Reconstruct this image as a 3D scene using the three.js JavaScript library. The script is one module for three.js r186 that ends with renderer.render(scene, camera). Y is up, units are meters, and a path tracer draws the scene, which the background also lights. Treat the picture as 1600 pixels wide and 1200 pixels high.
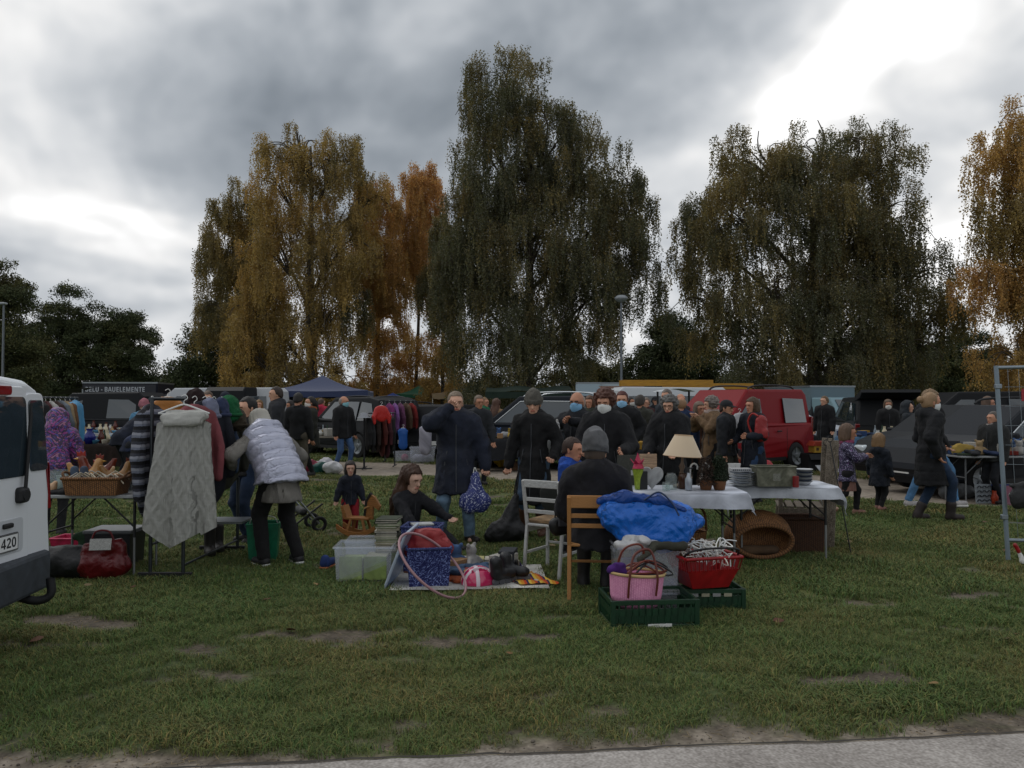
import * as THREE from 'three';
import { mergeGeometries, mergeVertices } from 'three/addons/utils/BufferGeometryUtils.js';
import { RoundedBoxGeometry } from 'three/addons/geometries/RoundedBoxGeometry.js';
import { ImprovedNoise } from 'three/addons/math/ImprovedNoise.js';

// ---------------------------------------------------------------- camera, sky, sun, exposure
const scene = new THREE.Scene();
const camera = new THREE.PerspectiveCamera(51.99, 4 / 3, 0.1, 1500);
camera.position.set(0, 1.56, 0);
camera.rotation.set(0.0244, 0, 0);
const renderer = new THREE.WebGLRenderer({ antialias: true });
renderer.toneMapping = THREE.LinearToneMapping;
renderer.toneMappingExposure = 1.0;
renderer.shadowMap.enabled = true;

let seedState = 20201;
const rnd = () => { seedState = (seedState + 0x6D2B79F5) | 0; let t = Math.imul(seedState ^ (seedState >>> 15), 1 | seedState); t = (t + Math.imul(t ^ (t >>> 7), 61 | t)) ^ t; return ((t ^ (t >>> 14)) >>> 0) / 4294967296; };
const reseed = (s) => { seedState = s; };
const rr = (a, b) => a + (b - a) * rnd();
const pick = (a) => a[Math.floor(rnd() * a.length)];
const clamp = (v, a = 0, b = 1) => Math.min(b, Math.max(a, v));
const mix = (a, b, t) => a + (b - a) * t;
const smooth = (a, b, v) => { const t = clamp((v - a) / (b - a)); return t * t * (3 - 2 * t); };
const PN = new ImprovedNoise();
const nz = (x, y = 0, z = 0) => PN.noise(x + 37.3, y + 11.7, z + 5.1);
const fbm = (x, y, z, o = 4) => { let s = 0, a = 0.5, f = 1; for (let i = 0; i < o; i++) { s += a * nz(x * f, y * f, z * f); f *= 2.03; a *= 0.5; } return s; };
const sl = (c) => (c <= 0.04045 ? c / 12.92 : ((c + 0.055) / 1.055) ** 2.4);

// overcast autumn sky: cloud banks with broken brighter gaps
{
  const W = 1280, Hh = 640, data = new Float32Array(W * Hh * 4);
  // [azimuth, elevation, half width, half height, tilt, brightness (sRGB level), weight]
  const banks = [
    [-31, 25.5, 8, 6, 0, 1.2, 2.4], [-28.5, 13.2, 7.5, 3, -8, 1.16, 1.3], [-33, 17.5, 6, 2.2, 10, 0.86, 0.9], [-18, 13.5, 8, 2.6, 20, 1.02, 0.9],
    [-21, 20.5, 8, 5, -12, 0.655, 1.4], [-9, 20, 12, 4.5, -6, 0.50, 2.4], [-4, 15, 8, 3, 0, 0.6, 1.3], [-10, 27.5, 13, 3, 4, 0.73, 1.2], [5, 24, 9, 5, 6, 0.62, 1.6], [6, 16.5, 8, 3.5, 25, 0.635, 1.2],
    [13, 26, 8, 3, 18, 0.75, 1.1], [25, 21.5, 9, 2.0, 28, 1.13, 1.9], [30, 16, 6, 4, 10, 0.84, 1.2], [29, 10, 8, 4, 0, 1.1, 1.4], [13, 17.5, 6, 2.4, 30, 0.82, 0.9], [33, 25, 4, 3, 30, 1.12, 1.2],
    [-25, 8.3, 8, 2.4, -10, 0.82, 1.4], [-33, 13, 4, 1.8, 0, 0.8, 0.9], [-21, 4, 9, 1.6, 0, 1.0, 0.9], [9, 9, 5, 5, 0, 0.86, 1.0], [21, 6, 6, 3, 0, 0.92, 0.8], [-16, 7, 5, 3, 0, 0.84, 0.8],
  ];
  for (let j = 0; j < Hh; j++) {
    const el = (0.5 - (j + 0.5) / Hh) * 180;
    for (let i = 0; i < W; i++) {
      const lon = ((i + 0.5) / W - 0.5) * 360;                 // equirect longitude: u 0.5 looks along +x in three.js
      const az0 = ((lon + 90 + 540) % 360) - 180;              // 0 along -z, positive to the right
      const ce = Math.cos(el * Math.PI / 180), se = Math.sin(el * Math.PI / 180);
      const dx = Math.sin(az0 * Math.PI / 180) * ce, dz = -Math.cos(az0 * Math.PI / 180) * ce;
      const h = Math.max(se, 0.0) + 0.22, cx = dx / h, cz = dz / h;   // cloud sheet coordinates
      const w1 = fbm(cx * 0.9, 2, cz * 0.9, 3), w2 = fbm(cx * 0.9, 7, cz * 0.9, 3);
      const az = az0 + w1 * 9 + 2.2 * fbm(dx * 14, el * .25, dz * 14, 3), e2 = el + w2 * 5 + 1.8 * fbm(dx * 14, 9 + el * .25, dz * 14, 3);
      const n = fbm(cx * 1.5 + w1 * 1.4, 1, cz * 1.5 + w2 * 1.4, 6);
      let s = 0.82 + 0.32 * n, wt = 0.7, acc = s * wt;
      for (const [a, b, ra, rb, tl, v, w] of banks) {
        const c = Math.cos(tl * Math.PI / 180), q = Math.sin(tl * Math.PI / 180);
        let da = az - a; if (da > 180) da -= 360; if (da < -180) da += 360;
        const u = (da * c + (e2 - b) * q) / ra, t = (-da * q + (e2 - b) * c) / rb, k = u * u + t * t;
        if (k < 6) { const g = w * Math.exp(-k * 0.75); acc += g * (v + 0.16 * n); wt += g; }
      }
      s = acc / wt;
      const b2 = fbm(cx * 3.2 + w2 * 2.2, 4, cz * 3.2 + w1 * 2.2, 5), rg = 0.5 - Math.abs(fbm(dx * 7 + w1 * 2, el * 0.16 + w2 * 2, dz * 7, 5)) * 2.2;
      s += 0.2 * b2 + 0.085 * (rg - 0.2) + 0.06 * fbm(dx * 22 + w1 * 3, el * 0.45, dz * 22, 4);
      if (el < 3) s = mix(s, 0.86, smooth(3, -3, el) * 0.7);
      let L = sl(Math.max(0.35, s));
      if (s > 0.98) L += (s - 0.98) * 1.2;
      const grey = clamp((0.95 - s) / 0.4);
      const k4 = (j * W + i) * 4, jj = (Hh - 1 - j) * W * 4 + i * 4;
      const g0 = el < -2 ? 0.12 : 1;                              // below the horizon lies land
      data[jj] = L * (1 - 0.13 * grey) * g0; data[jj + 1] = L * (1 - 0.012 * grey) * g0; data[jj + 2] = L * (1 + 0.13 * grey) * g0; data[jj + 3] = 1;
    }
  }
  const tex = new THREE.DataTexture(data, W, Hh, THREE.RGBAFormat, THREE.FloatType);
  tex.mapping = THREE.EquirectangularReflectionMapping; tex.magFilter = THREE.LinearFilter; tex.minFilter = THREE.LinearFilter; tex.colorSpace = THREE.LinearSRGBColorSpace; tex.needsUpdate = true;
  scene.background = tex; scene.environment = tex;
}
const sun = new THREE.DirectionalLight(new THREE.Color(1, 0.96, 0.9), 0.5);
sun.position.set(-26, 42, -30); sun.target.position.set(0, 0, -12);
sun.castShadow = true; sun.shadow.radius = 36; sun.shadow.mapSize.set(2048, 2048);
Object.assign(sun.shadow.camera, { left: -60, right: 60, top: 60, bottom: -60, near: 1, far: 160 });
scene.add(sun, sun.target);

// ---------------------------------------------------------------- helpers
const PI = Math.PI, V3 = (x, y, z) => new THREE.Vector3(x, y, z);
const taken = {};
const numbered = (n) => { const k = taken[n] = (taken[n] ?? -1) + 1; return k ? n + '_' + String(k).padStart(3, '0') : n; };
function colour(c) { return Array.isArray(c) ? new THREE.Color().setRGB(c[0], c[1], c[2]) : new THREE.Color(c); }
const matCache = new Map();
function mat(c, rough = 0.8, o = {}) {
  const key = typeof c === 'string' && !Object.keys(o).some((k) => typeof o[k] === 'object') ? c + rough + JSON.stringify(o) : null;
  if (key && matCache.has(key)) return matCache.get(key);
  const phys = o.transmission || o.clearcoat || o.sheen;
  const m = new (phys ? THREE.MeshPhysicalMaterial : THREE.MeshStandardMaterial)({ color: colour(c), roughness: rough, side: THREE.DoubleSide, ...o });
  if (key) matCache.set(key, m);
  return m;
}
function texture(w, h, fn, { srgb = false, size = 1 } = {}) {   // fn(x, y) -> [r, g, b] 0..1; size: metres a tile covers
  const d = new Uint8Array(w * h * 4);
  for (let y = 0; y < h; y++) for (let x = 0; x < w; x++) { const c = fn(x / w, y / h, x, y), k = (y * w + x) * 4; d[k] = clamp(c[0]) * 255; d[k + 1] = clamp(c[1]) * 255; d[k + 2] = clamp(c[2]) * 255; d[k + 3] = 255; }
  const t = new THREE.DataTexture(d, w, h, THREE.RGBAFormat); t.wrapS = t.wrapT = THREE.RepeatWrapping; t.magFilter = THREE.LinearFilter; t.minFilter = THREE.LinearMipmapLinearFilter; t.generateMipmaps = true;
  if (srgb) t.colorSpace = THREE.SRGBColorSpace;
  if (Array.isArray(size)) t.repeat.set(1 / size[0], 1 / size[1]); else t.repeat.set(1 / size, 1 / size);
  t.needsUpdate = true; return t;
}
// noise that tiles over u, v in 0..1
const tileN = (u, v, f, s = 0) => { const a = u * 2 * PI, b = v * 2 * PI, r = f / (2 * PI); return nz(Math.cos(a) * r + s, Math.sin(a) * r + Math.cos(b) * r * 1.01, Math.sin(b) * r - s * .7); };
const tileF = (u, v, f, o = 4, s = 0) => { let t = 0, a = 0.5; for (let i = 0; i < o; i++) { t += a * tileN(u, v, f, s + i * 3.1); f *= 2; a *= 0.5; } return t; };
const lv = (v) => [v, v, v];
const T = {
  fabric: texture(256, 256, (u, v, x, y) => lv(0.5 + 0.9 * tileF(u, v, 6, 3) + 0.1 * (((x >> 1) + (y >> 1)) % 2)), { size: 0.35 }),
  knit: texture(256, 256, (u, v) => { const s = Math.abs(Math.sin(u * PI * 24)), c = Math.abs(Math.sin((v * 24 + (s > .5 ? .15 : 0)) * PI)); return lv(0.25 + 0.5 * s * (.4 + .6 * c) + .3 * tileF(u, v, 8, 2)); }, { size: 0.28 }),
  grain: texture(256, 256, (u, v) => lv(0.5 + 0.8 * tileF(u, v, 8, 5)), { size: 0.5 }),
  wood: texture(256, 256, (u, v) => { const g = tileF(u, v, 3, 2) * 3 + v * 14 + 1.2 * tileN(u, v, 30, 4) * .25; const k = 0.5 + 0.5 * Math.sin(g * 2 * PI); const f = tileN(u * .25, v, 80, 2); return lv(0.80 + 0.13 * k + 0.18 * f); }, { srgb: true, size: [0.9, 0.28] }),
  speck: texture(256, 256, (u, v) => lv(0.88 + 0.3 * tileF(u, v, 10, 5)), { srgb: true, size: 0.7 }),
};
T.wear = texture(256, 256, (u, v) => lv(0.84 + 0.5 * tileF(u, v, 4, 5)), { srgb: true, size: 1.6 });
const M = {
  cloth: (c, o = {}) => mat(c, 0.92, { bumpMap: T.fabric, bumpScale: 0.004, map: T.wear, ...o }),
  knit: (c, o = {}) => mat(c, 0.95, { bumpMap: T.knit, bumpScale: 0.006, map: T.wear, ...o }),
  nylon: (c, o = {}) => mat(c, 0.5, { bumpMap: T.fabric, bumpScale: 0.005, ...o }),
  plastic: (c, o = {}) => mat(c, 0.42, { map: T.speck, ...o }),
  wood: (c, o = {}) => mat(c, 0.55, { map: T.wood, bumpMap: T.wood, bumpScale: 0.0008, ...o }),
  metal: (c, r = 0.35) => mat(c, r, { metalness: 0.85 }),
  paint: (c, o = {}) => mat(c, 0.5, { clearcoat: 0.001, specularIntensity: 0.4, ...o }),
  paper: (c) => mat(c, 0.85, { map: T.speck }),
  ceramic: (c) => mat(c, 0.18),
};
for (const k of ['cloth', 'knit', 'nylon', 'plastic', 'wood', 'paint', 'paper']) { const f = M[k], cache = {}; M[k] = (c, o) => (o ? f(c, o) : (cache[c] ??= f(c))); }
M.glass = mat('#e8f0ee', 0.03, { transmission: 0.9, thickness: 0, ior: 1.45 });
M.carGlass = mat('#2b363d', 0.03, { clearcoat: 1, clearcoatRoughness: 0.02 });
M.clear = mat('#f6f8fc', 0.15, { transmission: 0.86, thickness: 0, ior: 1.3 });
M.rubber = mat('#141416', 0.85); M.black = mat('#121316', 0.6); M.chrome = M.metal('#c9cdd0', 0.25); M.steel = M.metal('#8d9296', 0.42); M.white = mat('#d8d8d4', 0.6);

function uvMetres(g) {     // uv in metres by the main direction of each face
  const p = g.attributes.position, n = g.attributes.normal, uv = new Float32Array(p.count * 2);
  for (let i = 0; i < p.count; i++) {
    const ax = Math.abs(n.getX(i)), ay = Math.abs(n.getY(i)), az = Math.abs(n.getZ(i)), x = p.getX(i), y = p.getY(i), z = p.getZ(i);
    if (ay >= ax && ay >= az) { uv[2 * i] = x; uv[2 * i + 1] = z; } else if (ax >= az) { uv[2 * i] = z; uv[2 * i + 1] = y; } else { uv[2 * i] = x; uv[2 * i + 1] = y; }
  }
  g.setAttribute('uv', new THREE.BufferAttribute(uv, 2)); return g;
}
const keepOnly = (g, keys) => { for (const k of Object.keys(g.attributes)) if (!keys.includes(k)) g.deleteAttribute(k); return g; };
function mg(list, uv = true) {
  const a = list.flat(9).filter(Boolean).map((g) => keepOnly(g.index ? g.toNonIndexed() : g, ['position', 'normal', 'uv']));
  const g = a.length === 1 ? a[0] : mergeGeometries(a.map((q) => { if (!q.attributes.uv) uvMetres(q); return q; }));
  return uv ? uvMetres(g) : g;
}
const tf = (g, x = 0, y = 0, z = 0, rx = 0, ry = 0, rz = 0, s = 1) => { g.applyMatrix4(new THREE.Matrix4().compose(V3(x, y, z), new THREE.Quaternion().setFromEuler(new THREE.Euler(rx, ry, rz, 'YXZ')), Array.isArray(s) ? V3(...s) : V3(s, s, s))); return g; };
// box with its base at y; r > 0 rounds its edges
const box = (w, h, d, x = 0, y = 0, z = 0, r = 0) => (r ? new RoundedBoxGeometry(w, h, d, 2, Math.min(r, w / 2.01, h / 2.01, d / 2.01)) : new THREE.BoxGeometry(w, h, d)).translate(x, y + h / 2, z);
const cyl = (r1, r2, h, x = 0, y = 0, z = 0, n = 16, open = false) => new THREE.CylinderGeometry(r2, r1, h, n, 1, open).translate(x, y + h / 2, z);
const sph = (r, x = 0, y = 0, z = 0, n = 14) => new THREE.SphereGeometry(r, n, Math.round(n * .7)).translate(x, y, z);
const lathe = (pts, n = 20, x = 0, y = 0, z = 0) => new THREE.LatheGeometry(pts.map((p) => new THREE.Vector2(Math.max(p[0], 0.0005), p[1])), n).translate(x, y, z);
const tube = (pts, r = 0.01, seg = 0, rad = 6, closed = false) => new THREE.TubeGeometry(new THREE.CatmullRomCurve3(pts.map((p) => V3(...p)), closed, 'centripetal'), seg || pts.length * 5, r, rad, closed);
function bar(a, b, r = 0.012, n = 8, r2 = r) { const A = V3(...a), B = V3(...b), L = A.distanceTo(B), g = new THREE.CylinderGeometry(r2, r, L, n); g.applyQuaternion(new THREE.Quaternion().setFromUnitVectors(V3(0, 1, 0), B.clone().sub(A).divideScalar(L))); const m = A.add(B).multiplyScalar(0.5); return g.translate(m.x, m.y, m.z); }
function beam(a, b, w = 0.03, d = w) { const A = V3(...a), B = V3(...b), L = A.distanceTo(B), g = new RoundedBoxGeometry(w, L, d, 1, Math.min(w, d) * .18); g.applyQuaternion(new THREE.Quaternion().setFromUnitVectors(V3(0, 1, 0), B.clone().sub(A).divideScalar(L))); const m = A.add(B).multiplyScalar(0.5); return g.translate(m.x, m.y, m.z); }
const shape = (pts) => { const s = new THREE.Shape(); pts.forEach((p, i) => (i ? s.lineTo(p[0], p[1]) : s.moveTo(p[0], p[1]))); s.closePath(); return s; };
const prism = (pts, depth, bevel = 0, z = 0) => new THREE.ExtrudeGeometry(pts.curves ? pts : shape(pts), { depth, bevelEnabled: bevel > 0, bevelThickness: bevel, bevelSize: bevel, bevelSegments: 2, curveSegments: 8 }).translate(0, 0, z);

function hueName(c) { const h = {}; new THREE.Color(c).getHSL(h, THREE.SRGBColorSpace); const H = h.h * 360, L = h.l; if (h.s < .13) return L < .2 ? 'black' : L < .45 ? 'dark grey' : L < .65 ? 'grey' : 'whitish'; if (H < 14 || H > 345) return L < .3 ? 'dark red' : 'red'; if (H < 46) return L < .3 ? 'dark brown' : L < .5 ? (h.s > .6 ? 'orange' : 'brown') : 'beige'; if (H < 70) return L < .45 ? 'olive' : 'cream'; if (H < 170) return L < .3 ? 'dark green' : 'green'; if (H < 255) return L < .3 ? 'navy' : L < .55 ? 'blue' : 'pale blue'; return L < .35 ? 'purple' : 'mauve'; }
function userData(o, label, category, group) { o.userData = { label, category }; if (group) o.userData.group = group; return o; }
function thing(name, label, category, pos = [0, 0, 0], turn = 0, group) {
  const o = new THREE.Group(); o.name = numbered(name); o.position.set(...pos); o.rotation.y = turn; scene.add(o); return userData(o, label, category, group);
}
function part(parent, name, geo, material, label) {
  const g = Array.isArray(geo) ? mg(geo) : geo;
  const m = new THREE.Mesh(g, material); m.name = name; m.castShadow = m.receiveShadow = true; parent.add(m); if (label) m.userData.label = label; return m;
}
function solo(name, geo, material, label, category, pos = [0, 0, 0], turn = 0, group) {
  const m = part(scene, numbered(name), geo, material); m.position.set(...pos); m.rotation.y = turn; return userData(m, label, category, group);
}
function struct(name, geo, material, parent = scene) { const m = part(parent, parent === scene ? numbered(name) : name, geo, material); if (parent === scene) m.userData.kind = 'structure'; return m; }
function again(o, label, pos, turn = 0) { const c = o.clone(); c.name = numbered(o.name.replace(/_\d{3}$/, '')); c.position.set(...pos); c.rotation.y = turn; c.userData = { ...o.userData, label }; scene.add(c); return c; }

// distance-field modelling: primitives are segments with two radii; flat = [nx, ny, nz, k] squeezes along a direction
function seg(a, b, ra, rb = ra, flat = null) { return { a, b, ra, rb, flat, d: [b[0] - a[0], b[1] - a[1], b[2] - a[2]] }; }
function dseg(q, x, y, z) {
  const { a, d } = q, px = x - a[0], py = y - a[1], pz = z - a[2], dd = d[0] * d[0] + d[1] * d[1] + d[2] * d[2];
  const t = dd > 1e-9 ? clamp((px * d[0] + py * d[1] + pz * d[2]) / dd) : 0;
  let vx = px - d[0] * t, vy = py - d[1] * t, vz = pz - d[2] * t;
  if (q.flat) { const f = q.flat, c = (vx * f[0] + vy * f[1] + vz * f[2]) * (f[3] - 1); vx += f[0] * c; vy += f[1] * c; vz += f[2] * c; }
  return Math.sqrt(vx * vx + vy * vy + vz * vz) - (q.ra + (q.rb - q.ra) * t);
}
const smin = (a, b, k) => { const h = Math.max(k - Math.abs(a - b), 0) / k; return Math.min(a, b) - h * h * k * 0.25; };
const field = (prims, k) => (x, y, z) => { let d = 1e9; for (let i = 0; i < prims.length; i++) d = smin(d, dseg(prims[i], x, y, z), prims[i].k ?? k); return d; };
function bounds(prims, pad) { const lo = [1e9, 1e9, 1e9], hi = [-1e9, -1e9, -1e9]; for (const q of prims) for (let i = 0; i < 3; i++) { lo[i] = Math.min(lo[i], q.a[i] - q.ra, q.b[i] - q.rb); hi[i] = Math.max(hi[i], q.a[i] + q.ra, q.b[i] + q.rb); } return [lo.map((v) => v - pad), hi.map((v) => v + pad)]; }
function surface(f, [lo, hi], cell, tint) {     // surface nets
  const n = [0, 1, 2].map((i) => Math.max(3, Math.ceil((hi[i] - lo[i]) / cell) + 1)), [nx, ny, nzz] = n, F = new Float32Array(nx * ny * nzz);
  for (let k = 0, o = 0; k < nzz; k++) for (let j = 0; j < ny; j++) for (let i = 0; i < nx; i++, o++) F[o] = f(lo[0] + i * cell, lo[1] + j * cell, lo[2] + k * cell);
  const sx = 1, sy = nx, sz = nx * ny, id = new Int32Array(nx * ny * nzz).fill(-1), pos = [], idx = [], cs = [0, sx, sy, sx + sy, sz, sx + sz, sy + sz, sx + sy + sz];
  const ed = [[0, 1], [2, 3], [4, 5], [6, 7], [0, 2], [1, 3], [4, 6], [5, 7], [0, 4], [1, 5], [2, 6], [3, 7]];
  for (let k = 0; k < nzz - 1; k++) for (let j = 0; j < ny - 1; j++) for (let i = 0; i < nx - 1; i++) {
    const o = i + j * sy + k * sz; let m = 0; for (let c = 0; c < 8; c++) if (F[o + cs[c]] < 0) m |= 1 << c;
    if (m === 0 || m === 255) continue;
    let x = 0, y = 0, z = 0, w = 0;
    for (const [p, q] of ed) if (((m >> p) & 1) !== ((m >> q) & 1)) { const a = F[o + cs[p]], b = F[o + cs[q]], t = a / (a - b); x += mix(p & 1, q & 1, t); y += mix((p >> 1) & 1, (q >> 1) & 1, t); z += mix(p >> 2, q >> 2, t); w++; }
    id[o] = pos.length / 3; pos.push(lo[0] + (i + x / w) * cell, lo[1] + (j + y / w) * cell, lo[2] + (k + z / w) * cell);
  }
  const quad = (a, b, c, d, flip) => { if (a < 0 || b < 0 || c < 0 || d < 0) return; if (flip) idx.push(a, c, b, a, d, c); else idx.push(a, b, c, a, c, d); };
  for (let k = 1; k < nzz - 1; k++) for (let j = 1; j < ny - 1; j++) for (let i = 1; i < nx - 1; i++) {
    const o = i + j * sy + k * sz, s = F[o] < 0;
    if (s !== F[o + sx] < 0) quad(id[o - sy - sz], id[o - sz], id[o], id[o - sy], !s);
    if (s !== F[o + sy] < 0) quad(id[o - sx - sz], id[o - sx], id[o], id[o - sz], !s);
    if (s !== F[o + sz] < 0) quad(id[o - sx - sy], id[o - sy], id[o], id[o - sx], !s);
  }
  const g = new THREE.BufferGeometry(); g.setAttribute('position', new THREE.Float32BufferAttribute(pos, 3)); g.setIndex(idx); g.computeVertexNormals(); uvMetres(g);
  if (tint) { const c = new Float32Array(pos.length); for (let i = 0; i < pos.length; i += 3) c.set(tint(pos[i], pos[i + 1], pos[i + 2]), i); g.setAttribute('color', new THREE.BufferAttribute(c, 3)); }
  return g;
}
const blob = (prims, k, cell, disp) => { const f = field(prims, k); return surface(disp ? (x, y, z) => { const d = f(x, y, z); return Math.abs(d) < 0.08 ? d + disp(x, y, z) : d; } : f, bounds(prims, cell * 2.5 + (disp ? 0.025 : 0)), cell); };
const folds = (a = 0.006, fy = 5, fx = 16) => (x, y, z) => a * (nz(x * fx, y * fy, z * fx) * 1.4 + 0.5 * nz(x * fx * 2.3, y * fy * 2.5, z * fx * 2.3));
const add3 = (a, b, k = 1) => [a[0] + b[0] * k, a[1] + b[1] * k, a[2] + b[2] * k], sub3 = (a, b) => [a[0] - b[0], a[1] - b[1], a[2] - b[2]], len3 = (a) => Math.hypot(...a), nrm = (a) => { const l = len3(a) || 1; return a.map((v) => v / l); }, lerp3 = (a, b, t) => a.map((v, i) => mix(v, b[i], t));

// ---------------------------------------------------------------- ground
const pavedEdge = (x) => -(3.52 + 0.094 * x);                      // kerbless edge of the paved lane
const pathFar = (x) => -(20.2 - (x > 0 ? 0.47 : 0.22) * x), pathNear = (x) => -(16.0 - (x > 0 ? 0.56 : 0.37) * x);
function bare(x, z) {      // 0 grass .. 1 trodden soil
  const n = fbm(x * 0.9, 3, z * 2.1, 4), m = fbm(x * 3.1, 8, z * 5, 3), d = -z;
  let b = smooth(0.13, 0.36, n + 0.45 * m);
  b = Math.max(b, smooth(0.5, 1.0, 1.15 - Math.hypot((x + 0.9) / 2.1, (d - 5.25 - 0.05 * x) / 0.3) + 1.7 * m) * 1.0);   // long worn streak
  b = Math.max(b, smooth(0.5, 1.0, 1.1 - Math.hypot((x + 2.3) / 0.9, (d - 4.95) / 0.2) + 1.6 * m) * .95);
  b = Math.max(b, smooth(0.5, 1.0, 1.1 - Math.hypot((x - 0.35) / 0.55, (d - 4.25) / 0.2) + 1.6 * m) * .9);
  const e = pavedEdge(x) - z;                                      // distance behind the paved edge
  b = Math.max(b, smooth(0.4, 0.02, e - 0.05 * Math.sin(x * 1.7) - 0.5 * fbm(x * 1.6, 1, z * 1.6, 3) + 0.02 - 0.5 * m));
  const pf = z - pathFar(x), pn = pathNear(x) - z, edge = Math.min(pf, pn) + 0.9 * fbm(x * 1.3, 5, z * 1.3, 3);
  if (x > -7.5) b = Math.max(b, smooth(-0.25, 0.3, edge));
  return b;
}
const onPath = (x, z) => (x > -7.5 ? smooth(-0.1, 0.35, Math.min(z - pathFar(x), pathNear(x) - z) + 0.7 * fbm(x * 1.3, 5, z * 1.3, 3)) : 0);
const height = (x, z) => 0.02 * fbm(x * 0.7, 0, z * 0.7, 3) + 0.012 * fbm(x * 3, 4, z * 3, 2) - 0.014 * bare(x, z);
{
  const far = new THREE.PlaneGeometry(900, 900).rotateX(-PI / 2).translate(0, -0.06, -200);
  const farTex = texture(512, 512, (u, v) => { const n = tileF(u, v, 8, 6), m = tileN(u, v, 60, 2); return [0.33 + 0.28 * n + 0.1 * m, 0.36 + 0.28 * n + 0.12 * m, 0.22 + 0.2 * n + 0.06 * m]; }, { srgb: true, size: 6 });
  struct('ground', uvMetres(far), mat('#ffffff', 1, { map: farTex }));
  // trodden meadow of the market, finely shaped
  const meadow = (X0, X1, Z0, Z1, nx, nzg, tw, th, dy, pw, fine) => {
    const g = new THREE.PlaneGeometry(1, 1, nx, nzg), p = g.attributes.position, uv = g.attributes.uv;
    for (let i = 0; i < p.count; i++) {
      const x = mix(X0, X1, p.getX(i) + 0.5), z = mix(Z1, Z0, Math.pow(p.getY(i) + 0.5, pw));
      p.setXYZ(i, x, height(x, z) + dy, z); uv.setXY(i, (x - X0) / (X1 - X0), (z - Z0) / (Z1 - Z0));
    }
    g.computeVertexNormals();
    const lawn = texture(tw, th, (u, v) => {
      const x = mix(X0, X1, u), z = mix(Z0, Z1, v), b = bare(x, z), pa = z < -10 ? onPath(x, z) : 0;
      const f = fine ? nz(x * 70, 2, z * 70) + .5 * rnd() - .25 : nz(x * 42, 2, z * 42), c = nz(x * 9, 6, z * 9) + (fine ? .7 * nz(x * 27, 3, z * 27) : 0), w = fbm(x * .55, 9, z * .55, 3);
      const gr = [0.29 + 0.05 * f + 0.05 * c + 0.10 * w, 0.325 + 0.05 * f + 0.055 * c + 0.05 * w, 0.17 + 0.04 * f + 0.03 * c];
      const so = [0.345 + 0.09 * f + 0.08 * c + 0.05 * w, 0.31 + 0.085 * f + 0.075 * c + 0.05 * w, 0.265 + 0.08 * f + 0.07 * c + 0.05 * w];
      const sa = [0.54 + 0.1 * f + 0.1 * c + 0.1 * w, 0.5 + 0.1 * f + 0.095 * c + 0.1 * w, 0.45 + 0.09 * f + 0.09 * c + 0.1 * w];
      const sand = Math.max(pa, smooth(0.3, 0.0, pavedEdge(x) - z + 0.6 * fbm(x * 2, 3, z * 2, 3) + 0.16 * nz(x * 11, 4, z * 11)));
      return [0, 1, 2].map((i) => mix(mix(gr[i], so[i], b), sa[i], sand * b));
    }, { srgb: true }); lawn.wrapS = lawn.wrapT = THREE.ClampToEdgeWrapping;
    const bump = T.grain.clone(); bump.repeat.set((X1 - X0) / .35, (Z1 - Z0) / .35); bump.needsUpdate = true;
    struct('meadow_ground', g, mat('#ffffff', 1, { map: lawn, bumpMap: bump, bumpScale: fine ? 0.006 : 0.003 }));
  };
  meadow(-20, 20, -31, -7.2, 130, 130, 1024, 700, -0.004, 1.3, false);
  meadow(-7.5, 7.5, -7.6, -3.0, 230, 110, 1280, 460, 0, 1, true);
  { // crumbs of soil, pebbles and straw on the bare ground
    reseed(177); const L = [], m4 = new THREE.Matrix4(), q = new THREE.Quaternion(), E = new THREE.Euler(), col = new THREE.Color(), stone = new THREE.IcosahedronGeometry(1, 0);
    for (let i = 0; i < 26000 && L.length < 6500; i++) { const d = rr(3.2, 7.2), x = rr(-.8, .8) * d, z = -d, b = bare(x, z); if (rnd() < b * .9 && z < pavedEdge(x) + .1) L.push([x, z]); }
    const im = new THREE.InstancedMesh(stone, mat([1, 1, 1], .95), L.length); im.name = 'gravel';
    L.forEach(([x, z], i) => { const twig = rnd() < .3, r = twig ? rr(.0012, .002) : rr(.0015, .005) * (rnd() < .04 ? 2.2 : 1); im.setMatrixAt(i, m4.compose(V3(x, height(x, z) + r * .4, z), q.setFromEuler(E.set(0, rnd() * 6.3, rr(-.1, .1))), twig ? V3(rr(.012, .035), r, r) : V3(r * rr(.8, 1.6), r * .7, r))); const k = rr(.5, 1.3); im.setColorAt(i, twig ? col.setRGB(.26 * k, .2 * k, .11 * k) : col.setRGB(.14 * k, .12 * k, .095 * k)); });
    im.userData = { label: 'crumbs of soil, pebbles and straw on the bare patches', category: 'gravel', kind: 'stuff' }; scene.add(im); }
  // paved lane in front
  const s = []; for (let x = -26; x <= 26; x += 0.13) s.push([x, pavedEdge(x) + 0.012 * nz(x * 7) + 0.02 * nz(x * 1.3)]);
  const lane = new THREE.ShapeGeometry(shape([...s.map(([x, z]) => [x, -z]), [26, -14], [-26, -14]])).rotateX(-PI / 2).translate(0, 0.006, 0);
  const asphalt = texture(1024, 1024, (u, v) => { const f = tileN(u, v, 190, 1), c = tileF(u, v, 60, 2), w = tileF(u, v, 5, 4); const k = 0.6 + 0.13 * f + 0.1 * c + 0.16 * w; return [k + 0.012, k - 0.012, k - 0.035]; }, { srgb: true, size: 2.4 });
  struct('paved_lane', uvMetres(lane), mat('#ffffff', 0.95, { map: asphalt, bumpMap: T.grain, bumpScale: 0.003 }));
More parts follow.
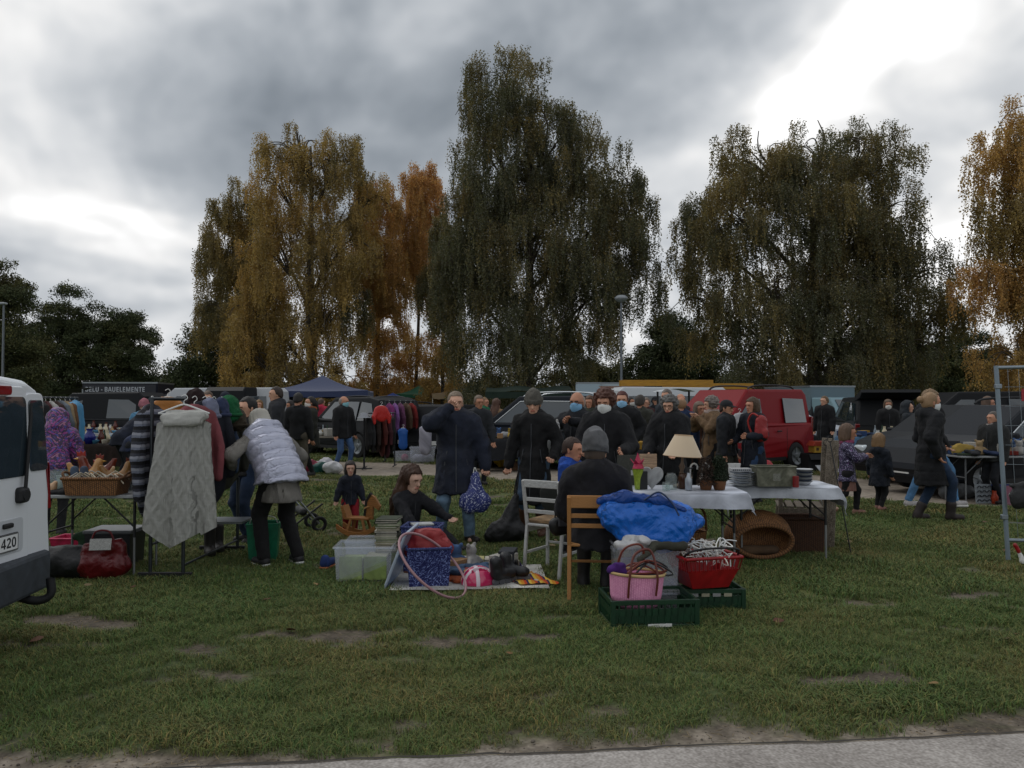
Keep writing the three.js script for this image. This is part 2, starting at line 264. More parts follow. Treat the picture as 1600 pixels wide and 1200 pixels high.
  const sp = []; for (let x = -26; x <= 26; x += 0.1) sp.push([x, pavedEdge(x) + 0.015 * nz(x * 7) + 0.02 * nz(x * 1.3)]);
  const rim = []; for (const [x, z] of sp) rim.push([x, -z + 0.014 + 0.012 * nz(x * 9, 2)]); for (const [x, z] of sp.reverse()) rim.push([x, -z - 0.004 + 0.008 * nz(x * 11, 5)]);
  struct('lane_edge_crack', uvMetres(new THREE.ShapeGeometry(shape(rim)).rotateX(-PI / 2).translate(0, 0.0105, 0)), mat('#3c3833', 1));
}
// grass: tufts of bent blades
{
  reseed(77);
  const tuft = (n, R, hMin, hMax, w) => {
    const pos = [], nor = [], col = [];
    for (let i = 0; i < n; i++) {
      const a = rnd() * 2 * PI, r = R * Math.sqrt(rnd()), x = Math.cos(a) * r, z = Math.sin(a) * r, h = rr(hMin, hMax), b = rnd() * 2 * PI, lean = rr(0.2, 2.0) * h, lx = Math.cos(b) * lean, lz = Math.sin(b) * lean, px = -Math.sin(b + rr(-.8, .8)) * w, pz = Math.cos(b) * w;
      const P = [[x - px, -0.01, z - pz], [x + px, -0.01, z + pz], [x + lx * .4 + px * .7, h * .62, z + lz * .4 + pz * .7], [x + lx * .4 - px * .7, h * .62, z + lz * .4 - pz * .7], [x + lx, h * rr(.72, 1), z + lz]];
      const dry = rnd() < 0.17, c = dry ? [2.1, 1.45, 1.3] : [rr(.75, 1.25), rr(.85, 1.15), rr(.6, 1.1)];
      for (const t of [[0, 1, 2], [0, 2, 3], [3, 2, 4]]) { for (const k of t) { pos.push(...P[k]); col.push(...c); } }
    }
    const g = new THREE.BufferGeometry(); g.setAttribute('position', new THREE.Float32BufferAttribute(pos, 3)); g.setAttribute('color', new THREE.Float32BufferAttribute(col, 3)); g.computeVertexNormals(); return g;
  };
  const kinds = [tuft(46, 0.085, 0.014, 0.04, 0.0024), tuft(34, 0.055, 0.025, 0.07, 0.0022), tuft(52, 0.13, 0.025, 0.055, 0.004), tuft(60, 0.3, 0.03, 0.07, 0.009)];
  const lists = [[], [], [], []], m4 = new THREE.Matrix4(), q = new THREE.Quaternion(), E = new THREE.Euler();
  const laid = [[-0.37 - .66, -0.37 + .68, 6.55, 7.48], [0.97 - .3, 0.97 + .3, 5.47, 5.88], [-1.31 - .24, -1.31 + .24, 6.93, 7.75]];   // grass pressed flat under the mat, crate and box
  const grow = (n, d0, d1, kind, keep, s0, s1) => {
    for (let i = 0; i < n; i++) {
      const d = Math.sqrt(mix(d0 * d0, d1 * d1, rnd())), x = rr(-0.86, 0.86) * (d + 0.8), z = -d;
      const b = bare(x, z); if (rnd() < b * keep || z > pavedEdge(x) - 0.05 + rr(-.1, .03) || laid.some(([a, b, c, e]) => x > a && x < b && -z > c && -z < e)) continue;
      const lush = 0.5 + fbm(x * 1.1, 12, z * 1.1, 3), s = rr(s0, s1) * (0.55 + 0.85 * lush) * (1 - 0.45 * b);
      lists[kind].push([x, height(x, z), z, s, lush]);
    }
  };
  grow(13000, 3.5, 6.3, 0, 1.12, 0.7, 1.15); grow(2600, 3.5, 6.5, 1, 1.08, 0.6, 1.2); grow(11000, 5.9, 10.5, 0, 1.0, 0.85, 1.3);
  grow(9000, 6, 12.5, 2, 1.0, 0.7, 1.15); grow(11000, 11, 22, 3, 1.03, 0.5, 0.95); grow(5000, 20, 33, 3, 1.03, 0.7, 1.2);
  const gm = mat([1, 1, 1], 0.95, { vertexColors: true }), col = new THREE.Color();
  kinds.forEach((g, k) => {
    const im = new THREE.InstancedMesh(g, gm, lists[k].length); im.name = numbered('grass');
    lists[k].forEach(([x, y, z, s, lush], i) => {
      im.setMatrixAt(i, m4.compose(V3(x, y, z), q.setFromEuler(E.set(0, rnd() * 6.28, 0)), V3(s, s * rr(.75, 1.2), s)));
      const dry = clamp(0.5 + 1.1 * fbm(x * .8, 21, z * .8, 3)), t = rr(.85, 1.15);
      im.setColorAt(i, col.setRGB(mix(0.082, 0.15, dry * dry) * t, mix(0.125, 0.142, dry) * t, mix(0.038, 0.056, dry) * t));
    });
    im.userData = { label: ['short trodden grass of the meadow by the lane', 'taller grass tufts near the paved lane', 'trodden grass between the stalls', 'grass further back beside the dirt path'][k], category: 'grass', kind: 'stuff' };
    scene.add(im);
  });
}

// ---------------------------------------------------------------- trees
const bark = texture(256, 256, (u, v) => { const n = tileF(u, v, 5, 4), d = smooth(0.02, 0.25, tileF(u, v * 1, 14, 3, 6) + n * .6); const k = mix(0.66 + 0.15 * n, 0.16, d); return [k, k * .97, k * .92]; }, { srgb: true, size: [0.5, 0.9] });
const roughBark = texture(128, 256, (u, v) => { const n = tileF(u, v * .4, 14, 4); return [0.27 + 0.3 * n, 0.24 + 0.28 * n, 0.2 + 0.25 * n]; }, { srgb: true, size: [0.5, 1.2] });
const birchBark = mat('#8f8a82', 0.9, { map: bark, bumpMap: bark, bumpScale: 0.01 }), darkBark = mat('#ffffff', 0.95, { map: roughBark, bumpMap: roughBark, bumpScale: 0.02 });
function taper(pts, r0, r1, rad = 6) {       // limb with falling radius
  const c = new THREE.CatmullRomCurve3(pts.map((p) => V3(...p)), false, 'centripetal'), n = pts.length * 3, fr = c.computeFrenetFrames(n), pos = [], idx = [];
  for (let i = 0; i <= n; i++) { const P = c.getPointAt(i / n), r = mix(r0, r1, i / n); for (let j = 0; j < rad; j++) { const a = j / rad * 2 * PI, v = P.clone().addScaledVector(fr.normals[i], Math.cos(a) * r).addScaledVector(fr.binormals[i], Math.sin(a) * r); pos.push(v.x, v.y, v.z); } }
  for (let i = 0; i < n; i++) for (let j = 0; j < rad; j++) { const a = i * rad + j, b = i * rad + (j + 1) % rad; idx.push(a, b, a + rad, b, b + rad, a + rad); }
  const g = new THREE.BufferGeometry(); g.setAttribute('position', new THREE.Float32BufferAttribute(pos, 3)); g.setIndex(idx); g.computeVertexNormals(); return uvMetres(g);
}
function leafQuad(pos, c, n, up, s, ratio = 0.75) {
  const a = n.clone().cross(up).normalize().multiplyScalar(s * ratio * .5), b = up.clone().multiplyScalar(s);
  const p0 = c, p1 = c.clone().add(a).addScaledVector(b, .5), p2 = c.clone().add(b), p3 = c.clone().sub(a).addScaledVector(b, .5);
  for (const p of [p0, p1, p2, p0, p2, p3]) pos.push(p.x, p.y, p.z);
}
const fromPos = (pos) => { const g = new THREE.BufferGeometry(); g.setAttribute('position', new THREE.Float32BufferAttribute(pos, 3)); g.computeVertexNormals(); return g; };
reseed(5);
const dirRand = () => { const z = rr(-1, 1), a = rnd() * 2 * PI, r = Math.sqrt(1 - z * z); return V3(r * Math.cos(a), z, r * Math.sin(a)); };
function strand(len, n, spread, s) {         // hanging birch twig
  const pos = [], bx = rr(-.25, .25), bz = rr(-.25, .25);
  for (let i = 0; i < n; i++) { const t = (i + rnd()) / n, c = V3(bx * t * len + rr(-1, 1) * spread * (1 - .5 * t), -t * len, bz * t * len + rr(-1, 1) * spread * (1 - .5 * t)); leafQuad(pos, c, dirRand(), V3(rr(-.7, .7), rr(-1, .1), rr(-.7, .7)).normalize(), s * rr(.7, 1.25)); }
  pos.push(-.004, 0, 0, .004, 0, 0, bx * len, -len, bz * len); return fromPos(pos);
}
function spray(n, R, s) { const pos = []; for (let i = 0; i < n; i++) { const c = dirRand().multiplyScalar(R * Math.cbrt(rnd())); c.y *= .75; leafQuad(pos, c, dirRand(), dirRand(), s * rr(.7, 1.25), .65); } return fromPos(pos); }
const strands = [strand(1.1, 26, .1, .085), strand(1.6, 34, .09, .085), strand(0.7, 22, .15, .085)];
const sprays = [spray(34, .34, .12), spray(34, .46, .125), spray(30, .5, .24)];
const oakLeaf = mat([1, 1, 1], 0.9);
const leafMat = mat([1, 1, 1], 0.95, { transmission: 0.45, thickness: 0 });
/* lobes: [x, y, z, rx, ry, rz, weight, tint] relative to the foot of the trunk; tint 0 green, 1 yellow, 2 orange */
const hues = { birch: [[0.088, 0.092, 0.032], [0.42, 0.28, 0.065], [0.58, 0.30, 0.085]], oak: [[0.045, 0.06, 0.022], [0.13, 0.11, 0.03], [0.2, 0.09, 0.02]] };
function tree(name, label, pos, { lobes, trunk, n, kind = 'birch', geos, hue = kind, seed, lean = 0, limbs = 9, scale = 1, hang = .6, trunkMat, group }) {
  reseed(seed);
  const t = thing(name, label, 'tree', pos, 0, group), top = trunk[0], r = trunk[1], tp = [];
  for (let i = 0; i <= 6; i++) { const k = i / 6; tp.push([lean * k * k + .25 * nz(k * 2.2, seed), top * k, .2 * nz(k * 2.5, seed + 9)]); }
  const tr = part(t, 'trunk', taper(tp, r, r * .18, 10), trunkMat ?? (kind === 'birch' ? birchBark : darkBark));
  const at = (y) => { const k = clamp(y / top) * 6, i = Math.min(5, Math.floor(k)), f = k - i; return [0, 1, 2].map((c) => mix(tp[i][c], tp[i + 1][c], f)); };
  const lg = [];
  lobes.forEach(([x, y, z, rx, ry, rz], li) => {
    const s = at(Math.max(top * .12, y - ry * .75 - Math.hypot(x, z) * .45)), rad = r * .38 * clamp(Math.max(rx, ry) / 3, .35, 1);
    lg.push(taper([s, [mix(s[0], x, .45), mix(s[1], y, .55), mix(s[2], z, .45)], [x, y + ry * .35, z], [x + rr(-.3, .3) * rx, y + ry * .8, z]], rad, rad * .18, 6));
    for (let i = 0; i < limbs; i++) { const d = dirRand(), e = [x + d.x * rx * .85, y + Math.abs(d.y) * ry * .7 - ry * .2, z + d.z * rz * .85], m = [mix(x, e[0], .5), mix(y, e[1], .5) + ry * .18, mix(z, e[2], .5)]; lg.push(taper([[mix(s[0], x, .6), mix(s[1], y, .6), mix(s[2], z, .6)], m, e, [e[0] + d.x * .4, e[1] - hang, e[2] + d.z * .4]], rad * .45, .012, 4)); }
  });
  part(t, 'limbs', mg(lg.map((g) => g)), trunkMat ?? darkBark);
  geos ??= kind === 'birch' ? strands : sprays.slice(0, 2); if (kind !== 'birch') n *= 2.1;
  const total = lobes.reduce((a, l) => a + l[6] * l[3] * l[4], 0), buckets = geos.map(() => []);
  const m4 = new THREE.Matrix4(), q = new THREE.Quaternion(), E = new THREE.Euler(), col = new THREE.Color(), H = hues[hue];
  lobes.forEach(([x, y, z, rx, ry, rz, w, tint], li) => {
    const c = Math.round(n * w * rx * ry / total), boughs = [];
    for (let i = 0; i < Math.max(6, c / 26); i++) { const d = dirRand(), k = Math.pow(rnd(), .38); d.y = d.y > 0 ? d.y : d.y * .85; boughs.push([d.x * k, d.y * k, d.z * k]); }
    for (let i = 0; i < c; i++) {
      const b = boughs[i % boughs.length], sp = kind === 'birch' ? .17 : .26;
      const px = b[0] + rr(-sp, sp), py = b[1] + rr(-sp, sp) * .55, pz = b[2] + rr(-sp, sp);
      if (px * px + py * py + pz * pz > 1.25) continue;
      const s = rr(.75, 1.3) * scale, wx = x + px * rx, wy = y + py * ry, wz = z + pz * rz; if (wy < .5) continue;
      const u = clamp(tint + .42 * fbm(wx * .5 + seed, wy * .5, wz * .5, 3) * 2 + rr(-.22, .22), 0, 2), v = rr(.7, 1.3), lo = Math.min(1, Math.floor(u)), f = u - lo;
      buckets[i % geos.length].push([wx, wy, wz, s, [0, 1, 2].map((k) => mix(H[lo][k], H[lo + 1][k], f) * v)]);
    }
  });
  buckets.forEach((L, k) => {
    const im = new THREE.InstancedMesh(geos[k], kind === 'birch' ? leafMat : oakLeaf, L.length); im.name = 'crown'; im.userData.kind = 'stuff';
    L.forEach(([x, y, z, s, c], i) => { im.setMatrixAt(i, m4.compose(V3(x, y, z), q.setFromEuler(kind === 'birch' ? E.set(rr(-.13, .13), rnd() * 6.28, rr(-.13, .13)) : E.set(rnd() * 6, rnd() * 6, rnd() * 6)), V3(s, s, s))); im.setColorAt(i, col.setRGB(...c)); });
    t.add(im);
  });
  return t;
}
// tall dark birch in the middle
tree('birch_tree', 'tallest dark green weeping birch, in the middle of the row', [0.911, 0, -40], { seed: 3, trunk: [17.5, .34], n: 15000, limbs: 7, lobes: [
  [-1.2, 17.3, 0, 2.6, 2.6, 2.3, 1, .12], [-1.7, 13.6, 0, 2.7, 3.4, 2.6, 1.1, .08], [0.9, 14.6, .4, 2.2, 2.8, 2.2, 1, .1], [3.2, 13.3, 0, 2.3, 3.0, 2.2, 1, .12], [4.9, 11.4, -.3, 1.7, 2.6, 1.8, 1, .1], [3.2, 9.0, .6, 3.0, 3.0, 2.6, 1.1, .03], [-2.9, 9.2, .3, 2.3, 3.6, 2.3, 1.1, .06], [0, 9.5, .8, 2.7, 3.6, 2.6, 1.1, .12],
  [-.8, 5.2, .4, 3.2, 3.0, 2.6, 1.0, .02], [2.6, 5.6, .2, 2.6, 2.4, 2.4, .9, .04], [5.3, 8.2, 0, 1.6, 2.6, 1.5, .6, .12], [-.6, 2.6, .5, 3.3, 1.5, 2.6, .55, .05], [-3.9, 7.6, 0, 1.3, 2.8, 1.3, .8, .15]] });
// broad birch on the right
tree('birch_tree', 'broad dark green weeping birch behind the red van', [14.582, 0, -38], { seed: 11, trunk: [13.5, .36], n: 14500, limbs: 8, lobes: [
  [-2.6, 13.2, 0, 2.6, 2.0, 2.2, .8, .22], [.6, 13.9, 0, 2.3, 1.8, 2.2, .8, .25], [3.0, 13.6, 0, 2.2, 2.0, 2.0, .7, .22], [-3.6, 10.4, .2, 2.8, 2.6, 2.4, 1, .26], [0, 10.6, .6, 3.0, 3.0, 2.6, 1.1, .16], [3.2, 10.2, .3, 2.3, 2.7, 2.2, .9, .15], [4.7, 7.6, 0, 2.4, 2.4, 2.2, 1, .1], [6.5, 5.8, -.4, 1.7, 1.8, 1.6, .7, .12], [-5.6, 9.5, -.6, 1.4, 2.6, 1.4, .45, .2], [-5.3, 6.4, -.5, 1.7, 2.2, 1.6, .6, .16],
  [-2.6, 6.6, .6, 2.7, 2.6, 2.4, 1.1, .15], [.9, 6.6, .8, 2.8, 2.8, 2.6, 1.15, .1], [-2.6, 3.6, .6, 2.5, 2.2, 2.2, .8, .12], [.7, 3.6, .9, 2.5, 2.2, 2.2, .75, .12], [3.7, 4.2, .5, 2.2, 2.2, 2.0, .7, .08]] });
// golden birch and companions on the left
tree('birch_tree', 'large golden yellow birch behind the blue gazebo', [-11.197, 0, -44], { seed: 21, trunk: [16, .36], n: 9000, limbs: 9, lobes: [
  [-.9, 15.8, 0, 2.3, 1.9, 2, .7, .8], [1.4, 14.6, 0, 2.3, 2.6, 2, .6, .55], [-1.8, 13.4, 0, 1.9, 2.2, 2, .8, .9], [3.0, 12.6, 0, 1.5, 2.4, 1.6, .55, 1.0], [-2.0, 9.9, 0, 2.5, 2.8, 2.2, 1, .95], [1.3, 10.0, .5, 2.6, 3.0, 2.2, .95, .75], [-2.8, 6.2, .2, 2.4, 2.4, 2, .95, .85], [.8, 6.2, .4, 2.4, 2.5, 2, .8, .7], [-3.6, 4.1, .3, 2.0, 1.8, 1.8, .9, .95], [-1.4, 3.2, .4, 2.0, 1.8, 1.8, 1, .8], [1.2, 3.0, .4, 1.8, 1.8, 1.8, .9, .85], [2.4, 7.6, .3, 1.3, 1.6, 1.3, .7, .2]] });
tree('birch_tree', 'olive green birch at the left end of the golden group', [-16.507, 0, -47], { seed: 24, trunk: [13.2, .22], n: 4800, limbs: 6, lobes: [[.1, 13.2, 0, 1.7, 1.9, 1.6, .8, .5], [-.7, 10.4, 0, 2.1, 2.2, 1.9, 1, .45], [.8, 10.2, 0, 1.7, 2.2, 1.8, 1, .6], [-.5, 7.2, 0, 2.2, 2.2, 1.9, .9, .42], [1.2, 6.6, 0, 1.7, 2, 1.8, .8, .5]] });
tree('birch_tree', 'orange birch right of the golden birch', [-8.273, 0, -48], { seed: 26, trunk: [13.5, .2], n: 4600, limbs: 6, lobes: [[-.1, 13.6, 0, 1.5, 2.1, 1.4, .9, 1.55], [-.2, 10.6, 0, 2.1, 2.3, 1.8, 1, 1.45], [.7, 8.6, 0, 1.7, 1.7, 1.6, 1, 1.35], [.4, 5.6, 0, 2.3, 2.0, 1.8, .42, 1.4], [-.3, 2.9, 0, 2.2, 1.5, 1.6, .55, 1.5]] });
tree('birch_tree', 'slender bright orange birch beside the tallest birch', [-6.098, 0, -50], { seed: 28, trunk: [14.5, .15], n: 3900, limbs: 6, lobes: [[.5, 15.1, 0, 1.6, 2.0, 1.5, 1, 1.7], [.2, 12.2, 0, 2.0, 2.1, 1.7, 1, 1.6], [.6, 9.6, 0, 1.4, 1.7, 1.3, .7, 1.45], [.3, 4.6, 0, 1.9, 1.9, 1.6, .45, 1.4], [.4, 2.3, 0, 1.9, 1.4, 1.5, .6, 1.45]] });
tree('birch_tree', 'thin green birch partly behind the tallest birch', [-3.964, 0, -46], { seed: 29, trunk: [11.8, .14], n: 2300, limbs: 5, lobes: [[.2, 11.2, 0, 1.3, 1.8, 1.3, 1, .25], [-.3, 8.4, 0, 1.4, 2.2, 1.3, .8, .2], [.1, 4.6, 0, 1.5, 1.6, 1.3, .4, .8], [.1, 2.4, 0, 1.6, 1.3, 1.3, .5, 1.2]] });
// orange tree at the right edge
tree('birch_tree', 'orange and green birch cut by the right edge of the picture', [23.22, 0, -34], { seed: 31, trunk: [14.2, .3], n: 7000, limbs: 7, lobes: [[.2, 14.2, 0, 2.1, 1.8, 2, .8, 1.35], [-1.6, 12.4, 0, 1.7, 1.8, 1.6, .7, 1.3], [-1.3, 9.6, 0, 2.2, 2.4, 2, .9, .7], [1.5, 11, 0, 2.4, 2.6, 2, .8, .9], [-1.9, 7.0, 0, 2.1, 1.2, 1.6, .75, 1.5], [.3, 6.2, 0, 2.3, 2.4, 2, .9, .8], [-1.4, 3.6, 0, 1.9, 1.5, 1.6, .7, 1.25], [1.5, 3.8, 0, 2.4, 2, 2, .8, .7]] });
// dark broadleaf trees further away
const oakGroup = 'dark trees at the edge of the meadow';
const oak = (name, label, px, d, lobes, n, seed, o = {}) => tree(name, label, [px, 0, -d], { seed, kind: 'oak', lobes, n, limbs: 4, trunk: [lobes.reduce((a, l) => Math.max(a, l[1]), 0), .3], hang: -.1, group: oakGroup, ...o });
oak('oak_tree', 'dark oak under the golden birch, beside the blue gazebo', -19.024, 52, [[0, 5.2, 0, 2.6, 2.6, 2.4, 1, .05], [-1.2, 3.4, 0, 2.2, 2.4, 2.2, 1, 0], [1.8, 3.4, 0, 2.4, 2.4, 2.2, 1, .05], [.3, 7.2, 0, 1.7, 1.6, 1.6, .8, .1]], 1500, 41);
oak('oak_tree', 'round crowned dark oak at the left, nearer the lamp post', -35.033, 62, [[0, 8.2, 0, 2.6, 2.4, 2.4, 1, .05], [-1.4, 6, 0, 2.6, 2.6, 2.4, 1, 0], [1.6, 5.8, 0, 2.4, 2.6, 2.4, 1, .05], [0, 3.0, 0, 3.3, 2.2, 2.4, 1, 0]], 1500, 42);
oak('oak_tree', 'dark oak sloping down to the gap of bright sky', -30.748, 62, [[-.6, 7.2, 0, 2.2, 2.1, 2.2, 1, .08], [.9, 6.2, 0, 1.9, 1.9, 2, 1, .1], [0, 4.3, 0, 3.0, 2.4, 2.4, 1, .05], [.5, 2.4, 0, 3.2, 1.8, 2.4, 1, .1]], 1500, 43);
oak('oak_tree', 'tall green tree at the left edge behind the lamp post', -30.106, 46, [[0, 8.2, 0, 2.0, 1.9, 2, 1, .3], [-.6, 6.2, 0, 2.5, 2.2, 2, 1, .25], [.6, 4, 0, 2.4, 2.4, 2, 1, .3], [0, 2.2, 0, 2.8, 1.8, 2, 1, .2]], 1700, 44, { scale: .85 });
oak('oak_tree', 'dark oak just right of the street lamp', 11.179, 55, [[.2, 6.2, 0, 2.2, 2.0, 2, 1, .02], [-1.3, 4.4, 0, 2.3, 2.2, 2, 1, 0], [1.6, 4.4, 0, 2.4, 2.2, 2, 1, .05], [0, 2.6, 0, 3.4, 1.8, 2, 1, 0]], 1600, 45);
oak('oak_tree', 'dark oak behind the right foot of the broad birch', 27.545, 56, [[0, 5.0, 0, 2.7, 2.2, 2, 1, 0], [-2.4, 4.6, 0, 2.3, 2.3, 2, 1, 0], [2, 3.6, 0, 2.6, 2.1, 2, 1, .05], [0, 2.4, 0, 3.6, 1.6, 2, 1, 0]], 1600, 46);
oak('oak_tree', 'dark low oak behind the mesh fence', 31.87, 56, [[0, 4.6, 0, 2.6, 2.1, 2, 1, .03], [-2, 3, 0, 2.4, 1.9, 2, 1, 0], [2.4, 3.4, 0, 2.6, 2.0, 2, 1, .05]], 1300, 47);
oak('oak_tree', 'small olive tree between the tallest birch and the lamp', 5.61, 60, [[0, 3.6, 0, 1.7, 2.2, 1.8, 1, .5], [1.9, 3.0, 0, 1.6, 2.0, 1.8, 1, .3], [-2, 2.6, 0, 2, 1.9, 1.8, 1, .6]], 800, 48);
oak('oak_tree', 'small round tree on the horizon in the bright gap', -41.089, 95, [[0, 3.4, 0, 1.9, 1.6, 1.6, 1, .2], [.2, 1.6, 0, 2.2, 1.4, 1.6, 1, .15]], 420, 49, { scale: 1.2 });
{ // far wood as one mass along the horizon
  reseed(91); const L = [], m4 = new THREE.Matrix4(), q = new THREE.Quaternion(), col = new THREE.Color();
  for (let i = 0; i < 9500; i++) { const x = rr(-95, 95), d = rr(84, 100), top = 3.4 + 2.6 * fbm(x * .09, 3, 0, 3) + 2 * nz(x * .35, 7) + (Math.abs(x + 38) < 6 ? -1.6 : 0) - (x > -48 && x < -38 ? .8 : 0), y = top * Math.sqrt(rnd()); L.push([x, Math.max(.3, y), -d]); }
  const im = new THREE.InstancedMesh(sprays[2], oakLeaf, L.length); im.name = 'far_wood';
  L.forEach((p, i) => { const s = rr(1.2, 2.2); im.setMatrixAt(i, m4.compose(V3(...p), q.setFromEuler(new THREE.Euler(rnd() * 6, rnd() * 6, 0)), V3(s, s, s))); const k = rr(.7, 1.25), w = clamp(.3 + fbm(p[0] * .15, 1, 4, 2)); im.setColorAt(i, col.setRGB(mix(.034, .075, w) * k, mix(.048, .06, w) * k, .02 * k)); });
  im.userData = { label: 'dark low woodland along the whole horizon', category: 'woodland', kind: 'stuff' }; scene.add(im);
}

// ---------------------------------------------------------------- vehicles
function wheel(parent, x, z, r, w = .2) {
  const s = z > 0 ? 1 : -1, ty = part(parent, 'wheel', tf(lathe([[r * .62, -w / 2], [r * .93, -w / 2], [r, -w * .3], [r, w * .3], [r * .93, w / 2], [r * .62, w / 2]], 24), 0, 0, 0, PI / 2), M.rubber); ty.position.set(x, r, z - s * w * .45);
  part(ty, 'rim', [tf(lathe([[.001, .03], [r * .2, .04], [r * .25, .01], [r * .6, .03], [r * .66, .05]], 20), 0, 0, s * w * .28, s * PI / 2), [0, 1, 2, 3, 4].map((i) => tf(box(r * .13, r * .5, .02, 0, r * .12, s * w * .4), 0, 0, 0, 0, 0, i * 2 * PI / 5))], M.steel);
}
/* local frame: front +x, ground y 0. lower / cabin: side outlines */
const CARS = {
  estate: { L: 4.5, W: 1.76, belt: .92, roof: 1.47, wr: .31, ax: [1.38, -1.3], hood: 1.05, nose: .7, cab: [[-2.16, .9], [-1.95, 1.42], [-1.6, 1.47], [.25, 1.46], [1.05, .95]], win: [[[-1.98, .96], [-1.82, 1.38], [-1.28, 1.4], [-1.24, .96]], [[-1.16, .96], [-1.2, 1.4], [-.34, 1.41], [-.3, .96]], [[-.22, .96], [-.26, 1.41], [.2, 1.4], [.8, .96]]] },
  hatch: { L: 4.0, W: 1.72, belt: .9, roof: 1.48, wr: .3, ax: [1.24, -1.22], hood: 1.0, nose: .72, cab: [[-1.95, .9], [-1.6, 1.4], [-1.2, 1.47], [.1, 1.47], [.98, .96]], win: [[[-1.6, .97], [-1.4, 1.36], [-.95, 1.4], [-.92, .96]], [[-.84, .96], [-.86, 1.4], [.06, 1.41], [.72, .96]]] },
  suv: { L: 4.6, W: 1.85, belt: 1.02, roof: 1.68, wr: .35, ax: [1.4, -1.35], hood: 1.1, nose: .85, cab: [[-2.24, 1.0], [-2.0, 1.6], [-1.6, 1.68], [.15, 1.67], [1.0, 1.06]], win: [[[-1.98, 1.07], [-1.78, 1.55], [-1.3, 1.6], [-1.22, 1.06]], [[-1.14, 1.06], [-1.18, 1.6], [-.3, 1.61], [-.26, 1.06]], [[-.18, 1.06], [-.22, 1.61], [.12, 1.6], [.78, 1.06]]] },
  minivan: { L: 4.2, W: 1.8, belt: 1.02, roof: 1.84, wr: .32, ax: [1.3, -1.28], hood: 1.15, nose: .85, cab: [[-2.08, 1.0], [-2.0, 1.74], [-1.88, 1.84], [.3, 1.82], [1.18, 1.1]], win: [[[-1.88, 1.1], [-1.84, 1.66], [-.95, 1.68], [-.95, 1.1]], [[-.08, 1.1], [-.08, 1.66], [.28, 1.66], [.92, 1.1]]] },
  van: { L: 5.2, W: 1.95, belt: 1.1, roof: 2.05, wr: .34, ax: [1.7, -1.55], hood: 1.75, nose: .95, cab: [[-2.58, 1.08], [-2.52, 1.95], [-2.4, 2.05], [.95, 2.03], [1.85, 1.2]], win: [[[.3, 1.2], [.3, 1.8], [.86, 1.8], [1.5, 1.2]], [[-2.3, 1.2], [-2.26, 1.8], [-1.2, 1.8], [-1.2, 1.2]], [[-1.0, 1.2], [-1.0, 1.8], [.12, 1.8], [.12, 1.2]]] },
};
